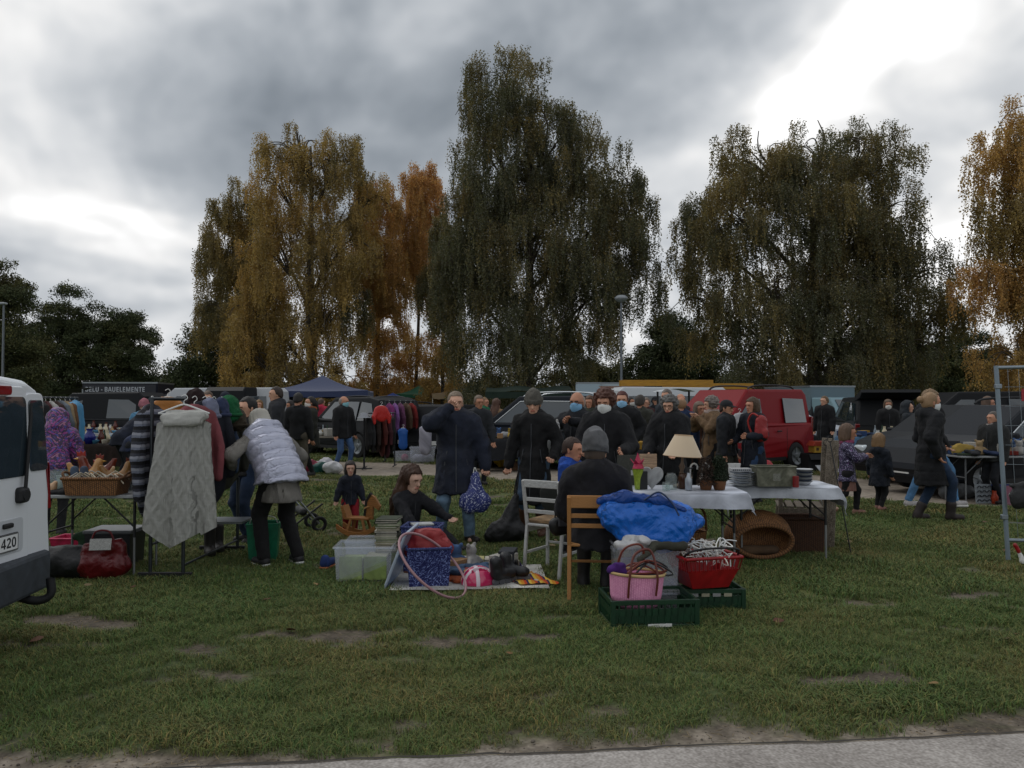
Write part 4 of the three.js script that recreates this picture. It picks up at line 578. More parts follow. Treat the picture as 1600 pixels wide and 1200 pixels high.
/* o: at [x, z], face (turn; 0 looks to the lane), h height, kid, feet [[x,z,y,turn],..], hands [[x,y,z],..], elbow poles, lean, twist, hip [x,y,z], head [yaw, pitch, roll],
   top {c, len, puff, quilt, m, hood}, vest, legs {c}, shoes {c, boot}, hair [style, colour], hat [style, colour], mask colour, scarf colour, skirt {c, len}, far */
function person(label, o) {
  const seed = personSeed++; reseed(1000 + seed);
  const far = !!o.far, kid = o.kid ? 1 : 0, cell = far ? .026 : .0135, top = o.top ?? { c: '#1a1c22' };
  const TH = kid ? .36 : .42, SH = kid ? .35 : .43, tor = kid ? .5 : .5, hs = kid ? 1.28 : 1.04, UA = kid ? .25 : .285, FA = kid ? .22 : .255, sw = kid ? .155 : .178;
  const full = TH + SH + .07 + tor + .06 + .27 * hs - .03, s = o.h / full, t = thing('person', label, 'person', [o.at[0], height(o.at[0], o.at[1]) + (o.y ?? 0), o.at[1]], o.face ?? 0, o.group); t.scale.setScalar(s);
  const hip = o.hip ?? [0, TH + SH + .055 - (o.crouch ?? 0), 0], ln = o.lean ?? 0, tw = o.twist ?? 0, sd = o.side ?? 0;
  const up = nrm([Math.sin(sd), Math.cos(ln) * Math.cos(sd), Math.sin(ln)]), rt = nrm([Math.cos(tw) * Math.cos(sd), -Math.sin(sd), -Math.sin(tw)]), fw = nrm([rt[1] * up[2] - rt[2] * up[1], rt[2] * up[0] - rt[0] * up[2], rt[0] * up[1] - rt[1] * up[0]]);
  const chest = add3(hip, up, .32), shc = add3(hip, up, tor - .045), neck = add3(hip, up, tor + .03), S = [1, -1].map((k) => add3(shc, rt, sw * k)), hipJ = [1, -1].map((k) => [hip[0] + .092 * k, hip[1] - .02, hip[2]]);
  const feet = o.feet ?? [[.1, .02], [-.1, -.04]], ank = feet.map((f) => [f[0], .085 + (f[2] ?? 0), f[1] - .03]);
  const knees = [0, 1].map((i) => bend(hipJ[i], ank[i], TH, SH, o.knee?.[i] ?? [.04 * (i ? -1 : 1), .15, 1]));
  const hands = o.hands ?? [[.27, hip[1] - .08, .08], [-.27, hip[1] - .1, .04]];
  const arms = [0, 1].map((i) => bend(S[i], hands[i], UA, FA, o.elbow?.[i] ?? [.5 * (i ? -1 : 1), -.4, -.7]));
  const hy = o.head?.[0] ?? rr(-.25, .25), hp = o.head?.[1] ?? rr(0, .2), hr = o.head?.[2] ?? 0;
  const hq = new THREE.Quaternion().setFromEuler(new THREE.Euler(hp, hy, hr, 'YXZ')), headUp = V3(0, 1, .12).applyQuaternion(hq), hc = add3(neck, [headUp.x * .5 + up[0] * .5, headUp.y * .5 + up[1] * .5, headUp.z * .5 + up[2] * .5], .135 * hs + .005);
  const HM = new THREE.Matrix4().compose(V3(...hc), hq, V3(hs, hs, hs));
  // skin: one mesh from head to feet
  const bp = [seg(hip, chest, .1, .1, [...fw, 1.35]), seg(add3(shc, rt, sw * .6), add3(shc, rt, -sw * .6), .07), seg(shc, add3(neck, up, .05), .055, .05)];
  for (let i = 0; i < 2; i++) bp.push(seg(S[i], arms[i][0], .046, .038), seg(arms[i][0], arms[i][1], .036, .025), seg(hipJ[i], knees[i][0], .075, .05), seg(knees[i][0], knees[i][1], .048, .034), seg(add3(ank[i], [0, -.045, -.01]), add3(ank[i], [0, -.05, .1]), .032, .026));
  const gs = [white(blob(bp, .03, far ? .04 : .022))], hk = far ? 'far' : 'near';
  gs.push(headGeo[hk].clone().applyMatrix4(HM));
  [0, 1].forEach((i) => {
    const W = arms[i][1], d = nrm(sub3(W, arms[i][0])), pd = o.palm?.[i] ?? [0, 0, 1], Y = V3(...d), Z0 = V3(...pd), X = Y.clone().cross(Z0).normalize(), Z = X.clone().cross(Y).normalize();
    const hg = handGeo[hk][o.grip?.[i] ? 1 : 0].clone(); if (i) flip(hg); gs.push(hg.applyMatrix4(new THREE.Matrix4().makeBasis(X.multiplyScalar(i ? -1 : 1), Y, Z).setPosition(V3(...W)).scale(V3(1, 1, 1).multiplyScalar(kid ? .95 : 1.02))));
  });
  const all = mergeGeometries(gs.map((g) => keepOnly(g, ['position', 'normal', 'uv', 'color'])));
  part(t, 'body', all, mat(o.skin ?? SKIN[seed % 4], .62, { vertexColors: true }));
  // coat or jacket
  const th = top.puff ?? .035, ln2 = top.len ?? .12, flare = top.flare ?? .025, gi = o.girth ?? 0, fl = [...fw, 1.28], J = [seg(add3(hip, up, .04), chest, .118 + th + gi, .122 + th + gi, fl), seg(add3(shc, rt, sw * .55), add3(shc, rt, -sw * .55), .082 + th * .8, .082 + th * .8), seg(chest, shc, .125 + th + gi, .1 + th + gi * .6, fl), seg(shc, add3(neck, up, -.01), .085 + th * .6, .062 + th * .3)];
  const down = o.hem ?? [0, -1, 0];
  J.push(seg(add3(hip, up, .02), add3(hip, down, ln2), .125 + th + gi, .135 + th + gi + flare, ln2 > .2 ? [...fw, 1.0] : fl));
  if (top.hood) J.push(seg(add3(add3(neck, fw, -.08), rt, -.05), add3(add3(neck, fw, -.08), rt, .05), .06 + th * .5, .06 + th * .5, null), seg(add3(add3(neck, fw, -.02), rt, -.085), add3(add3(neck, fw, -.02), rt, .085), .045));
  if (top.collar) J.push(seg(add3(neck, up, -.02), add3(neck, up, .045), .078, .082));
  const sleeves = o.vest ? [] : [0, 1].flatMap((i) => { const w = lerp3(arms[i][0], arms[i][1], .97); return [{ ...seg(S[i], arms[i][0], .058 + th * .75, .05 + th * .6), k: .035 }, { ...seg(arms[i][0], w, .05 + th * .6, .036 + th * .42), k: .03 }]; });
  const fo = folds(top.fold ?? .014, 7, 12), q = top.quilt, ref = hip;
  const disp = q ? (x, y, z) => fo(x, y, z) * .7 + (top.qa ?? .013) * Math.pow(Math.abs(Math.sin(((x - ref[0]) * up[0] + (y - ref[1]) * up[1] + (z - ref[2]) * up[2]) * PI / q)), .5) * -1 + (top.qa ?? .013) * .6 : fo;
  const hemAt = add3(hip, down, ln2), hemClip = (F) => (x, y, z) => Math.max(F(x, y, z), (x - hemAt[0]) * down[0] / 1 + (y - hemAt[1]) * down[1] + (z - hemAt[2]) * down[2] - .015 * nz(x * 9, 3, z * 9));
  const bodice = () => { const fj = field(J, .05), fs = sleeves.length ? field(sleeves, .03) : () => 1e9, b = bounds([...J, ...sleeves], cell * 2.5 + .03), cj = hemClip(fj); return surface((x, y, z) => { const d = smin(cj(x, y, z), fs(x, y, z), .035); return Math.abs(d) < .08 ? d + disp(x, y, z) : d; }, b, q ? cell * .8 : cell); };
  const topM = top.m ?? M.nylon(top.c, { roughness: top.rough ?? .9, map: T.wear });
  const jk = part(t, top.name ?? (ln2 > .3 ? 'coat' : 'jacket'), bodice(), topM);
  { // zip and pocket edges lie on the cloth
    const fz = field(J, .05), hit = (p, d) => { for (let k = .42; k > 0; k -= .006) { const q = add3(p, d, k); if (fz(...q) < 0) return add3(p, d, k + .008); } return null; }, line = [], y1 = tor - .06, y0 = -ln2 + .03, zc = top.zip ?? '#3a3d42';
    for (let i = 0; i <= 12; i++) { const y = mix(y0, y1, i / 12), b = y >= 0 ? add3(hip, up, y) : add3(hip, down, -y), h = hit(b, fw); if (h) line.push(h); }
    if (line.length > 5 && !o.back) part(t, 'zip', tube(line, .0055, 24, 5), mat(zc, .5));
    if (!far) for (const k of [1, -1]) { const pl = []; for (let i = 0; i <= 4; i++) { const y = mix(-.02, .14, i / 4), b = add3(add3(hip, up, y), rt, k * (.1 + .03 * (1 - i / 4))), h = hit(b, fw); if (h) pl.push(h); } if (pl.length > 3) part(t, 'pocket_edge', tube(pl, .006, 10, 5), mat(zc, .6)); }
    if (!top.hood && !o.scarf) { const pr = [0, 1, 2, 3, 4, 5, 6, 7].map((i) => { const a = (i - 3.5) / 8 * 2 * PI - PI / 2, b = (i - 2.5) / 8 * 2 * PI - PI / 2, R = .075; return seg(add3(add3(add3(neck, up, .015), rt, Math.cos(a) * R), fw, Math.sin(a) * R - .01), add3(add3(add3(neck, up, .015), rt, Math.cos(b) * R), fw, Math.sin(b) * R - .01), .026); }).filter((_, i) => i !== 0 && i !== 7 || true); part(t, 'collar', blob(pr, .02, far ? .022 : .013), topM); }
  }
  if (o.vest) part(t, 'sweater', clipped([seg(add3(hip, up, .04), add3(hip, down, o.vest.len), .15, .2, [...fw, 1.1])], add3(hip, down, o.vest.len), cell, folds(.012, 3, 26)), M.knit(o.vest.c)); if (o.vest) part(t, 'sleeves', blob([0, 1].flatMap((i) => { const w = lerp3(arms[i][0], arms[i][1], .97); return [seg(S[i], arms[i][0], .075, .066), seg(arms[i][0], w, .066, .046)]; }), .03, cell, folds(.01, 3, 22)), M.knit(o.vest.c));
  if (o.skirt) part(t, 'skirt', clipped([seg(hip, add3(hip, [0, -1, 0], o.skirt.len), .13, .17, [0, 0, 1, 1.1])], add3(hip, [0, -1, 0], o.skirt.len), cell, folds(.012, 3, 24)), M.cloth(o.skirt.c));
  // trousers
  const lg = o.legs ?? { c: '#20242c' }, tw2 = lg.w ?? 0;
  const lp = [seg(hipJ[0], hipJ[1], .105, .105), seg(hip, add3(hip, up, .1), .12, .118, [...fw, 1.2])]; for (let i = 0; i < 2; i++) lp.push({ ...seg(hipJ[i], knees[i][0], .097 + tw2, .069 + tw2), k: .02 }, { ...seg(knees[i][0], lerp3(knees[i][0], knees[i][1], .97), .066 + tw2, .05 + tw2), k: .02 });
  part(t, 'trousers', blob(lp, .03, cell, folds(.006, 14, 12)), lg.m ?? M.cloth(lg.c));
  // shoes
  const sh = o.shoes ?? { c: '#1b1a1a' };
  for (let i = 0; i < 2; i++) {
    const f = feet[i], y0 = f[2] ?? 0, yaw = f[3] ?? (i ? -.15 : .15), d = [Math.sin(yaw), 0, Math.cos(yaw)], A = ank[i], up0 = [0, -.045, 0], lift = y0 > .03 ? -.5 : 0;
    const pr = [seg(add3(add3(A, up0), d, -.025), add3(add3(add3(A, up0), d, .13), [0, 1, 0], lift * .1), .046, .041), seg(A, add3(A, up0), .045, .045)];
    if (sh.boot) pr.push(seg(A, lerp3(knees[i][1], knees[i][0], sh.boot), .052, .066));
    const F = field(pr, .03), base = y0 > .03 ? -1 : .002;
    const g = surface((x, y, z) => Math.max(F(x, y, z), base - y), bounds(pr, cell * 2), far ? .02 : .011);
    part(t, sh.boot ? 'boot' : 'shoe', g, mat(sh.c, .6, { map: T.wear }));
    if (sh.sole && !far) { const F2 = field([seg(add3(add3(A, [0, -.075, 0]), d, -.03), add3(add3(A, [0, -.075, 0]), d, .135), .049, .044, [0, 1, 0, 1.6])], .01); part(t, 'sole', surface((x, y, z) => Math.max(F2(x, y, z), base - .001 - y), [[A[0] - .2, A[1] - .14, A[2] - .12], [A[0] + .2, A[1] + .02, A[2] + .22]], .011), mat(sh.sole, .7)); }
  }
  const wear = (name, g, m) => part(t, name, g.clone().applyMatrix4(HM), m);
  if (o.hair) wear('hair', headWear(hairField, o.hair[0], far), mat(o.hair[1], .6, { bumpMap: T.grain, bumpScale: .003, map: T.wear }));
  if (o.hat) wear(o.hat[0] === 'hood' ? 'hood' : 'hat', headWear(hatField, o.hat[0], far), o.hat[2] ?? M.cloth(o.hat[1]));
  if (o.mask) wear('face_mask', maskGeo, mat(o.mask, .8));
  if (o.glasses) wear('glasses', mg([[-1, 1].map((k) => new THREE.TorusGeometry(.024, .0025, 5, 14).translate(.032 * k, .006, .102)), bar([-.009, .01, .104], [.009, .01, .104], .002, 5), [-1, 1].map((k) => bar([.055 * k, .01, .1], [.083 * k, .005, -.01], .002, 5))]), M.black);
  if (o.scarf) { const pr = [0, 1, 2, 3, 4, 5].map((i) => { const a = i / 6 * 2 * PI, b = (i + 1) / 6 * 2 * PI, R = .085; return seg(add3(add3(add3(neck, up, .02), rt, Math.cos(a) * R), fw, Math.sin(a) * R), add3(add3(add3(neck, up, .02), rt, Math.cos(b) * R), fw, Math.sin(b) * R), .045); }); part(t, 'scarf', blob(pr, .03, cell, folds(.01, 20, 20)), M.knit(o.scarf)); }
  o.out?.({ t, s, arms, neck, up, fw, rt, hip, chest, shc });
  return t;
}
const jeans = '#3d5876', dkJeans = '#28384f', ltJeans = '#54789b', blk = '#15161a', navy = '#161c2b';
// ---- people near the lane
person('person bending over the clothes rack in a silver quilted vest and black trousers', { at: [-2.246, -7.675], face: 3.95, h: 1.7, girth: .04, lean: .72, crouch: .02, head: [-.25, .75], hem: [0, -1, -.12], feet: [[.15, .08], [-.15, -.05]], hands: [[.3, .95, .42], [-.26, .9, .45]], elbow: [[.8, -.4, -.3], [-.8, -.4, -.3]], vest: { c: '#8b8780', len: .26 }, top: { c: '#a9adc0', name: 'vest', len: .07, puff: .07, quilt: .1, qa: .024, hood: 1, m: mat('#b3b6c8', .33, { metalness: .35, bumpMap: T.fabric, bumpScale: .006 }) }, legs: { c: '#121214', w: .012 }, shoes: { c: '#17171a', sole: '#c9c9c6' }, hair: ['bob', '#b9b5aa'] });
person('dark haired person in black behind the clothes rack', { at: [-2.989, -8.925], face: -.6, h: 1.66, hair: ['short', '#171312'], top: { c: '#17181b', len: .1 }, legs: { c: '#2b3e5c' }, hands: [[.2, 1.1, .35], [-.22, 1.1, .3]] });
person('toddler in a dark jacket and red trousers beside the rocking horse', { at: [-1.946, -9.499], face: .35, kid: 1, h: .88, hair: ['bob', '#2e211b'], top: { c: '#1b2233', len: .1, puff: .05 }, legs: { c: '#b01f30', w: .012 }, shoes: { c: '#7a1720' }, feet: [[.1, .04], [-.1, .02]], hands: [[.3, .72, .1], [-.33, .74, .06]], skin: '#c39a86' });
person('long haired girl sitting on the grass behind the blue baskets', { at: [-1.147, -8.6], face: .75, h: 1.45, kid: 1, hip: [0, .15, 0], lean: .12, feet: [[.3, .62], [.05, .68]], knee: [[.25, 1, .1], [-.1, 1, .2]], hands: [[.34, .38, .42], [-.2, .3, .46]], hair: ['long', '#4a2f1f'], top: { c: '#1b1c24', len: .06, puff: .04 }, legs: { c: '#22242c' }, head: [.1, .25], skin: '#c7a08c' });
person('person in a navy coat and light jeans holding a hand to the face', { at: [-0.639, -8.925], face: .1, h: 1.7, feet: [[.16, .1, 0, .6], [-.17, .0, 0, -.15]], top: { c: '#1f2638', len: .34, puff: .085, flare: .05, name: 'coat', hood: 1 }, legs: { c: '#86a6c2', w: .012 }, shoes: { c: '#2a221e', boot: .45 }, hair: ['short', '#8c7a66'], hands: [[.34, .86, .06], [-.09, 1.53, .23]], elbow: [[.7, -.3, -.5], [-.9, -.7, .2]], grip: [1, 1], head: [.1, .05], skin: '#c69a82' });
person('person in a long black coat and grey cap beside a large black bag', { at: [0.255, -9.225], face: -.25, h: 1.69, feet: [[.09, .0], [-.1, .06]], hat: ['beanie', '#6a675f'], hair: ['tail', '#6b5544'], top: { c: '#131316', len: .5, puff: .045, flare: .06, name: 'coat', hood: 1 }, legs: { c: '#4a627c' }, shoes: { c: '#6b452f', boot: .6 }, hands: [[.26, .95, .16], [-.3, .84, .05]], grip: [1, 1], head: [.1, .25] });
person('person with a pale blue face mask reaching out a white plastic bag', { at: [0.821, -9.9], face: -.65, h: 1.72, hair: ['fringe', '#b79e90'], mask: '#7fb1d6', glasses: 1, top: { c: '#171a22', len: .18, puff: .05, collar: 1 }, legs: { c: '#1d2029' }, hands: [[.18, 1.36, .42], [-.3, 1.22, .3]], elbow: [[.9, -.4, 0], [-.9, -.4, 0]], grip: [1, 1], head: [.2, .1] });
person('person with curly reddish hair and a white face mask in a black jacket', { at: [1.033, -8.7], face: -.2, h: 1.72, hair: ['curly', '#5d3220'], mask: '#d8dbd8', top: { c: '#131419', len: .22, puff: .06, hood: 1 }, legs: { c: '#1a1c22' }, hands: [[.2, 1.05, .3], [-.2, 1.05, .3]], head: [-.2, .25] });
person('child in a bright blue hooded jacket behind the seated person', { at: [0.612, -8.1], face: .9, kid: 1, h: 1.22, hair: ['short', '#3a2418'], top: { c: '#0f4cae', len: .1, puff: .05, hood: 1 }, legs: { c: '#20242c' } });
person('person in a grey beanie and black padded jacket seated on the wooden chair', { at: [0.671, -6.35], face: 3.0, h: 1.68, hip: [0, .53, 0], lean: .06, feet: [[.12, .42], [-.08, .38]], hands: [[.2, .62, .35], [-.22, .6, .34]], hat: ['slouch', '#6c6d70'], hair: ['short', '#4a3a2e'], top: { c: '#17161e', len: .1, puff: .075, hood: 1 }, legs: { c: '#2d3c52' }, shoes: { c: '#151414', boot: .6 }, head: [-.1, .1] });
// ---- people walking on the right
person('girl in a dark flowered jacket, pink skirt and black tights', { at: [4.707, -11.091], face: 1.25, kid: 1, h: 1.27, hair: ['bob', '#6b5240'], top: { c: '#ffffff', m: M.nylon('#ffffff', { map: flowerTex }), len: .16, puff: .04 }, skirt: { c: '#a5786c', len: .34 }, legs: { c: '#141317' }, shoes: { c: '#a87a66', sole: '#b99a86' }, feet: [[.05, .18], [-.07, -.3, .1]], hands: [[.12, 1.06, .3], [-.06, 1.06, .32]], elbow: [[.7, -.8, 0], [-.7, -.8, 0]], head: [0, .1], scarf: '#b0577e' });
person('small blond girl in a dark navy coat walking towards the parked car', { at: [5.343, -11.49], face: 2.2, kid: 1, h: 1.12, hair: ['bob', '#8f6f4a'], top: { c: '#1a2230', len: .24, puff: .05, flare: .03, name: 'coat', hood: 1 }, legs: { c: '#141418' }, shoes: { c: '#a06f62' }, feet: [[.06, .05], [-.07, -.05]] });
person('person in a long black quilted coat striding to the right', { at: [5.597, -10.543], face: 1.5, h: 1.72, hair: ['bun', '#a58562'], top: { c: '#12141a', len: .42, puff: .055, flare: .02, quilt: .12, qa: .008, name: 'coat', hood: 1 }, legs: { c: '#253d5c' }, shoes: { c: '#2d201d', boot: .3 }, feet: [[.07, -.12, 0], [-.08, .24, .02]], hands: [[.24, .98, .2], [-.25, .9, -.02]], mask: '#cfd2d2', head: [.1, .1] });
person('person in light blue jeans and white trainers half hidden by the black coat', { at: [6.24, -11.772], face: 1.55, h: 1.76, hair: ['long', '#94795a'], top: { c: '#14161b', len: .2, puff: .07, hood: 1 }, legs: { c: '#5f93c4' }, shoes: { c: '#c9c3c2', sole: '#d9d6d3' }, feet: [[.08, -.26, 0], [-.08, .34, .03]], hands: [[.25, .95, .25], [-.25, .92, .1]] });
// ---- people behind the left table and in the middle distance
person('person in a purple patterned hooded jacket behind the left table', { at: [-5.399, -9.3], face: 3.5, h: 1.52, lean: .4, top: { c: '#ffffff', m: M.nylon('#ffffff', { map: paisleyTex }), len: .16, puff: .06, hood: 1 }, hat: ['hood', '', M.nylon('#ffffff', { map: paisleyTex })], hair: ['short', '#332'], legs: { c: '#1a1a1e' }, hands: [[.2, .9, .35], [-.2, .9, .35]], head: [.3, .5] });
const F = (label, px, d, face, h, o = {}) => person(label, { at: [px, -d], face, h, far: true, ...o });
const stoop = { lean: .9, head: [0, .9], hands: [[.2, .75, .55], [-.2, .75, .55]] };
F('stooping person in a navy jacket at the china table', -7.191, 14.5, 2.4, 1.74, { ...stoop, top: { c: '#1c2438', puff: .07 }, hair: ['fringe', '#8a8478'] });
F('person in a dark blue jumper bent low over the china table', -6.257, 13, 1.9, 1.7, { ...stoop, lean: 1.05, top: { c: '#1b2a4c', puff: .05 }, hair: ['short', '#a8845c'] });
F('child in a pink bobble hat and light blue jacket', -7.187, 15.4, .3, 1.62, { top: { c: '#5b93b8', puff: .06 }, hat: ['beanie', '#c07a86'] });
F('person in an orange jacket and cap behind the clothes rack', -5.905, 13.5, .1, 1.66, { top: { c: '#c5761c', puff: .05 }, hair: ['short', '#4a3628'] });
F('short haired person with a blue scarf looking to the rack', -5.793, 15, .4, 1.8, { top: { c: '#2a2c33' }, scarf: '#2b4572', hair: ['short', '#6a5548'] });
F('person in a dark cap beside the white van roof', -6.01, 16.5, .2, 1.8, { top: { c: '#1e2026' }, hat: ['cap', '#222a3c'], hair: ['short', '#2a2018'] });
F('bearded man in a grey hoodie under the blue gazebo edge', -4.428, 14.8, -1.2, 1.88, { top: { c: '#2c2e34', puff: .05, hood: 1 }, legs: { c: '#1b1f2a' }, hair: ['short', '#3b2d26'], group: undefined });
F('person in a black jacket and khaki trousers seen from behind', -4.236, 15.6, 3.0, 1.78, { top: { c: '#17181c', len: .1 }, legs: { c: '#6d6557' }, hair: ['short', '#1b1614'] });
F('dark haired person in an olive parka with an orange hood lining', -4.34, 17, -1.0, 1.72, { top: { c: '#26271f', len: .3, puff: .05 }, scarf: '#a5552a', legs: { c: '#15161a' }, hair: ['tail', '#1b1412'], mask: '#c7c3bd' });
F('grey haired man with a blue face mask, jeans and hands in his jacket', -3.977, 18.6, .9, 1.76, { top: { c: '#17181c', len: .16, puff: .06 }, legs: { c: '#5578aa' }, hair: ['fringe', '#9a8f88'], mask: '#7fb5bf', feet: [[.1, .12], [-.1, -.14]] });
F('person in a pink jacket under the blue gazebo', -6.057, 25, 2.6, 1.72, { top: { c: '#c22f4d', puff: .06, hood: 1 }, hair: ['short', '#5a4438'] });
F('person with a pale blue backpack under the gazebo', -5.89, 21, -.8, 1.66, { top: { c: '#9fb6c8' }, hair: ['bob', '#2a1e19'] });
F('blond person in a dark coat holding a yellow toy', -6.423, 20, .4, 1.66, { top: { c: '#c58a2c' }, hair: ['bob', '#8f6a3c'] });
F('person in a green jacket behind the tan jacket', -0.734, 21, 1.2, 1.72, { top: { c: '#166b48', puff: .05 }, hair: ['short', '#8c6c4a'] });
F('person in a tan jacket and jeans carrying a yellow bag', -0.386, 19.8, 2.4, 1.7, { top: { c: '#9b7c5a', len: .1 }, legs: { c: '#30496e' }, hair: ['long', '#5b3a28'] });
F('person with short grey hair half hidden behind the navy coat', -0.634, 15, .2, 1.72, { top: { c: '#2a2d33' }, hair: ['short', '#7d6b5a'] });
F('red haired person with a blue face mask behind the curly hair', 1.706, 12.2, -.35, 1.76, { top: { c: '#121318', len: .3, puff: .07 }, hair: ['short', '#5d1f16'], mask: '#8fc0e4', far: false, hands: [[.2, 1.0, .1], [-.08, 1.32, .25]] });
F('person in an olive jacket turned to the stall, beside the red hair', 2.341, 14.4, 2.6, 1.72, { top: { c: '#3b3c34', len: .2, puff: .05 }, hair: ['short', '#3a3029'], far: false });
F('person with short curly grey hair and a black hooded jacket', 2.08, 10.4, -.6, 1.66, { top: { c: '#14151a', len: .24, puff: .08, hood: 1, collar: 1 }, hair: ['curly', '#6f6d6a'], glasses: 1, far: false, hands: [[.2, .95, .3], [-.2, .95, .3]] });
F('person in a blue jacket behind the curly grey hair', 2.898, 13.5, 2.9, 1.7, { top: { c: '#1d3358', len: .16, puff: .05 }, hair: ['fringe', '#a5805f'] });
F('tall grey haired person left of the red van', 3.05, 15.5, -.9, 1.86, { top: { c: '#30363f' }, hair: ['short', '#7b7069'], mask: '#b9c4cc' });
F('bald person beside the open white van', 3.956, 18.5, .4, 1.8, { top: { c: '#353a44' }, hair: ['fringe', '#6a5140'] });
F('person in a camel coat and pale scarf taking a photo', 3.348, 13.2, -1.3, 1.68, { top: { c: '#85694c', len: .45, puff: .05, name: 'coat' }, scarf: '#b9a59c', hair: ['curly', '#8b8079'], hands: [[.1, 1.35, .3], [-.1, 1.35, .3]], legs: { c: '#1a1a1d' }, far: false });
F('person with reddish hair and a brown shawl beside the camel coat', 3.276, 13.8, .3, 1.6, { top: { c: '#6b4632', len: .4 }, hair: ['bob', '#7c6a5a'] });
F('person in a dark cap and camouflage trousers by the red van', 3.421, 12.6, 1.0, 1.62, { top: { c: '#1f2229', puff: .06 }, hat: ['cap', '#26282e'], hair: ['short', '#3b2a22'], legs: { c: '#35352b', w: .02 }, far: false });
F('person in a navy coat with a red backpack by the red van', 3.791, 12.4, -1.1, 1.66, { top: { c: '#151b2a', len: .3, puff: .05 }, legs: { c: '#2e4a70' }, hair: ['bob', '#5b4530'], far: false, hands: [[.2, 1.1, .3], [-.2, 1.0, .25]] });
F('person in a black coat standing by the birch trunk', 8.332, 21, -.9, 1.76, { top: { c: '#15161a', len: .4, puff: .06 }, hair: ['short', '#7c6040'] });
F('person in black behind the open boot on the right', 9.545, 20, -.2, 1.66, { top: { c: '#17181b', puff: .06 }, hair: ['bob', '#6d5640'], mask: '#d0cfc9' });
F('person seated in a pale scarf behind the right table', 7.571, 12.4, -1.2, 1.45, { top: { c: '#2a2c2d', puff: .08 }, scarf: '#a49a96', hair: ['short', '#6d655e'] });
F('person with brown hair beside the black estate car on the right', 9.665, 16, 1.0, 1.7, { top: { c: '#202227' }, scarf: '#b5b2ae', hair: ['bob', '#6b5444'] });
F('person in a dark hood behind the pair on the right', 9.044, 18, .8, 1.6, { top: { c: '#30363c' }, hat: ['hood', '#30363c'] });
F('person in a teal jacket far behind the right stalls', 12.937, 26, 2.4, 1.7, { top: { c: '#1d5d70' }, hair: ['short', '#4a3a2a'] });
F('person in a dark jacket between the far stalls, by the awning', 2.15, 23, .5, 1.78, { top: { c: '#24272d' }, hair: ['short', '#56402f'] });
F('person with pinkish cheeks behind the blue face mask', 1.637, 16.5, -.7, 1.74, { top: { c: '#33392f' }, hair: ['bob', '#6b4a34'] });
F('person in a dark red jacket near the open white van', 3.415, 20, -.6, 1.72, { top: { c: '#4a1d20' }, hair: ['short', '#8a7a6d'] });
F('person in a black jacket under the brown awning', 3.61, 24, .9, 1.75, { top: { c: '#17181b' }, hair: ['short', '#241a16'], mask: '#c9c7c2' });
F('person in a dark hat beneath the yellow ladder', 4.735, 26, -.4, 1.78, { top: { c: '#1d2028' }, hat: ['cap', '#202227'], hair: ['short', '#3a2c24'] });
F('person in a high visibility yellow vest far away', -7.273, 42, .2, 1.78, { top: { c: '#b9c21e' }, hair: ['short', '#3a2c24'] });
F('child in a red jacket under the blue gazebo', -6.234, 27, .2, 1.6, { top: { c: '#a52320' }, hair: ['short', '#3a2c24'] });
F('person in a red top behind the grey haired man', -6.871, 27, .5, 1.74, { top: { c: '#8f1f1e' }, hair: ['bob', '#4a3226'] });

// ---------------------------------------------------------------- foreground goods
const wicker = (a, b, size) => texture(256, 256, (u, v) => { const n = 16, i = Math.floor(u * n), j = Math.floor(v * n * 2), fu = u * n - i, fv = v * n * 2 - j, over = (i + j) % 2, k = (over ? Math.sin(fu * PI) : .35 + .3 * Math.sin(fu * PI)) * (.5 + .5 * Math.sin(fv * PI)) + .25 * tileN(u, v, 12, 3); return a.map((c, q) => mix(b[q], c, clamp(k * 1.15))); }, { srgb: true, size });
const wickerTex = wicker([.62, .43, .25], [.2, .12, .06], .3), wickerBrown = mat('#ffffff', .75, { map: wickerTex, bumpMap: wickerTex, bumpScale: .008 });
const wickerPinkTex = wicker([.96, .68, .81], [.8, .48, .64], .22), wickerPink = mat('#ffffff', .75, { map: wickerPinkTex, bumpMap: wickerPinkTex, bumpScale: .008 });
const blueTex = texture(256, 256, (u, v) => { const a = Math.abs(tileF(u, v, 22, 2, 4)) < .035, b = Math.abs(tileN(u, v, 30, 8)) < .03; return a || b ? [.5, .56, .76] : [.07, .1, .32]; }, { srgb: true, size: .62 }), bluePat = mat('#ffffff', .85, { map: blueTex, bumpMap: T.fabric, bumpScale: .004 });
const zincTex = texture(256, 256, (u, v) => { const n = tileF(u, v, 5, 5), m = tileF(u, v, 20, 3, 5); const k = .47 + .3 * n + .12 * m; return [k, k + .005, k - .035]; }, { srgb: true, size: .5 }), zinc = mat('#d8d8cc', .55, { map: zincTex, metalness: .25 });
const oldWoodTex = texture(256, 256, (u, v) => { const n = tileF(u * .2, v, 40, 3), m = tileF(u, v, 5, 4, 3); const k = .37 + .3 * n + .22 * m; return [k + .02, k - .015, k - .06]; }, { srgb: true, size: [.8, .2] }), oldWood = mat('#ffffff', .9, { map: oldWoodTex, bumpMap: oldWoodTex, bumpScale: .002 });
const tarpTex = texture(256, 256, (u, v) => lv(.5 + .9 * tileF(u, v, 7, 5)), { size: .4 }), tarpBlue = mat('#0f63c2', .36, { bumpMap: tarpTex, bumpScale: .014 });
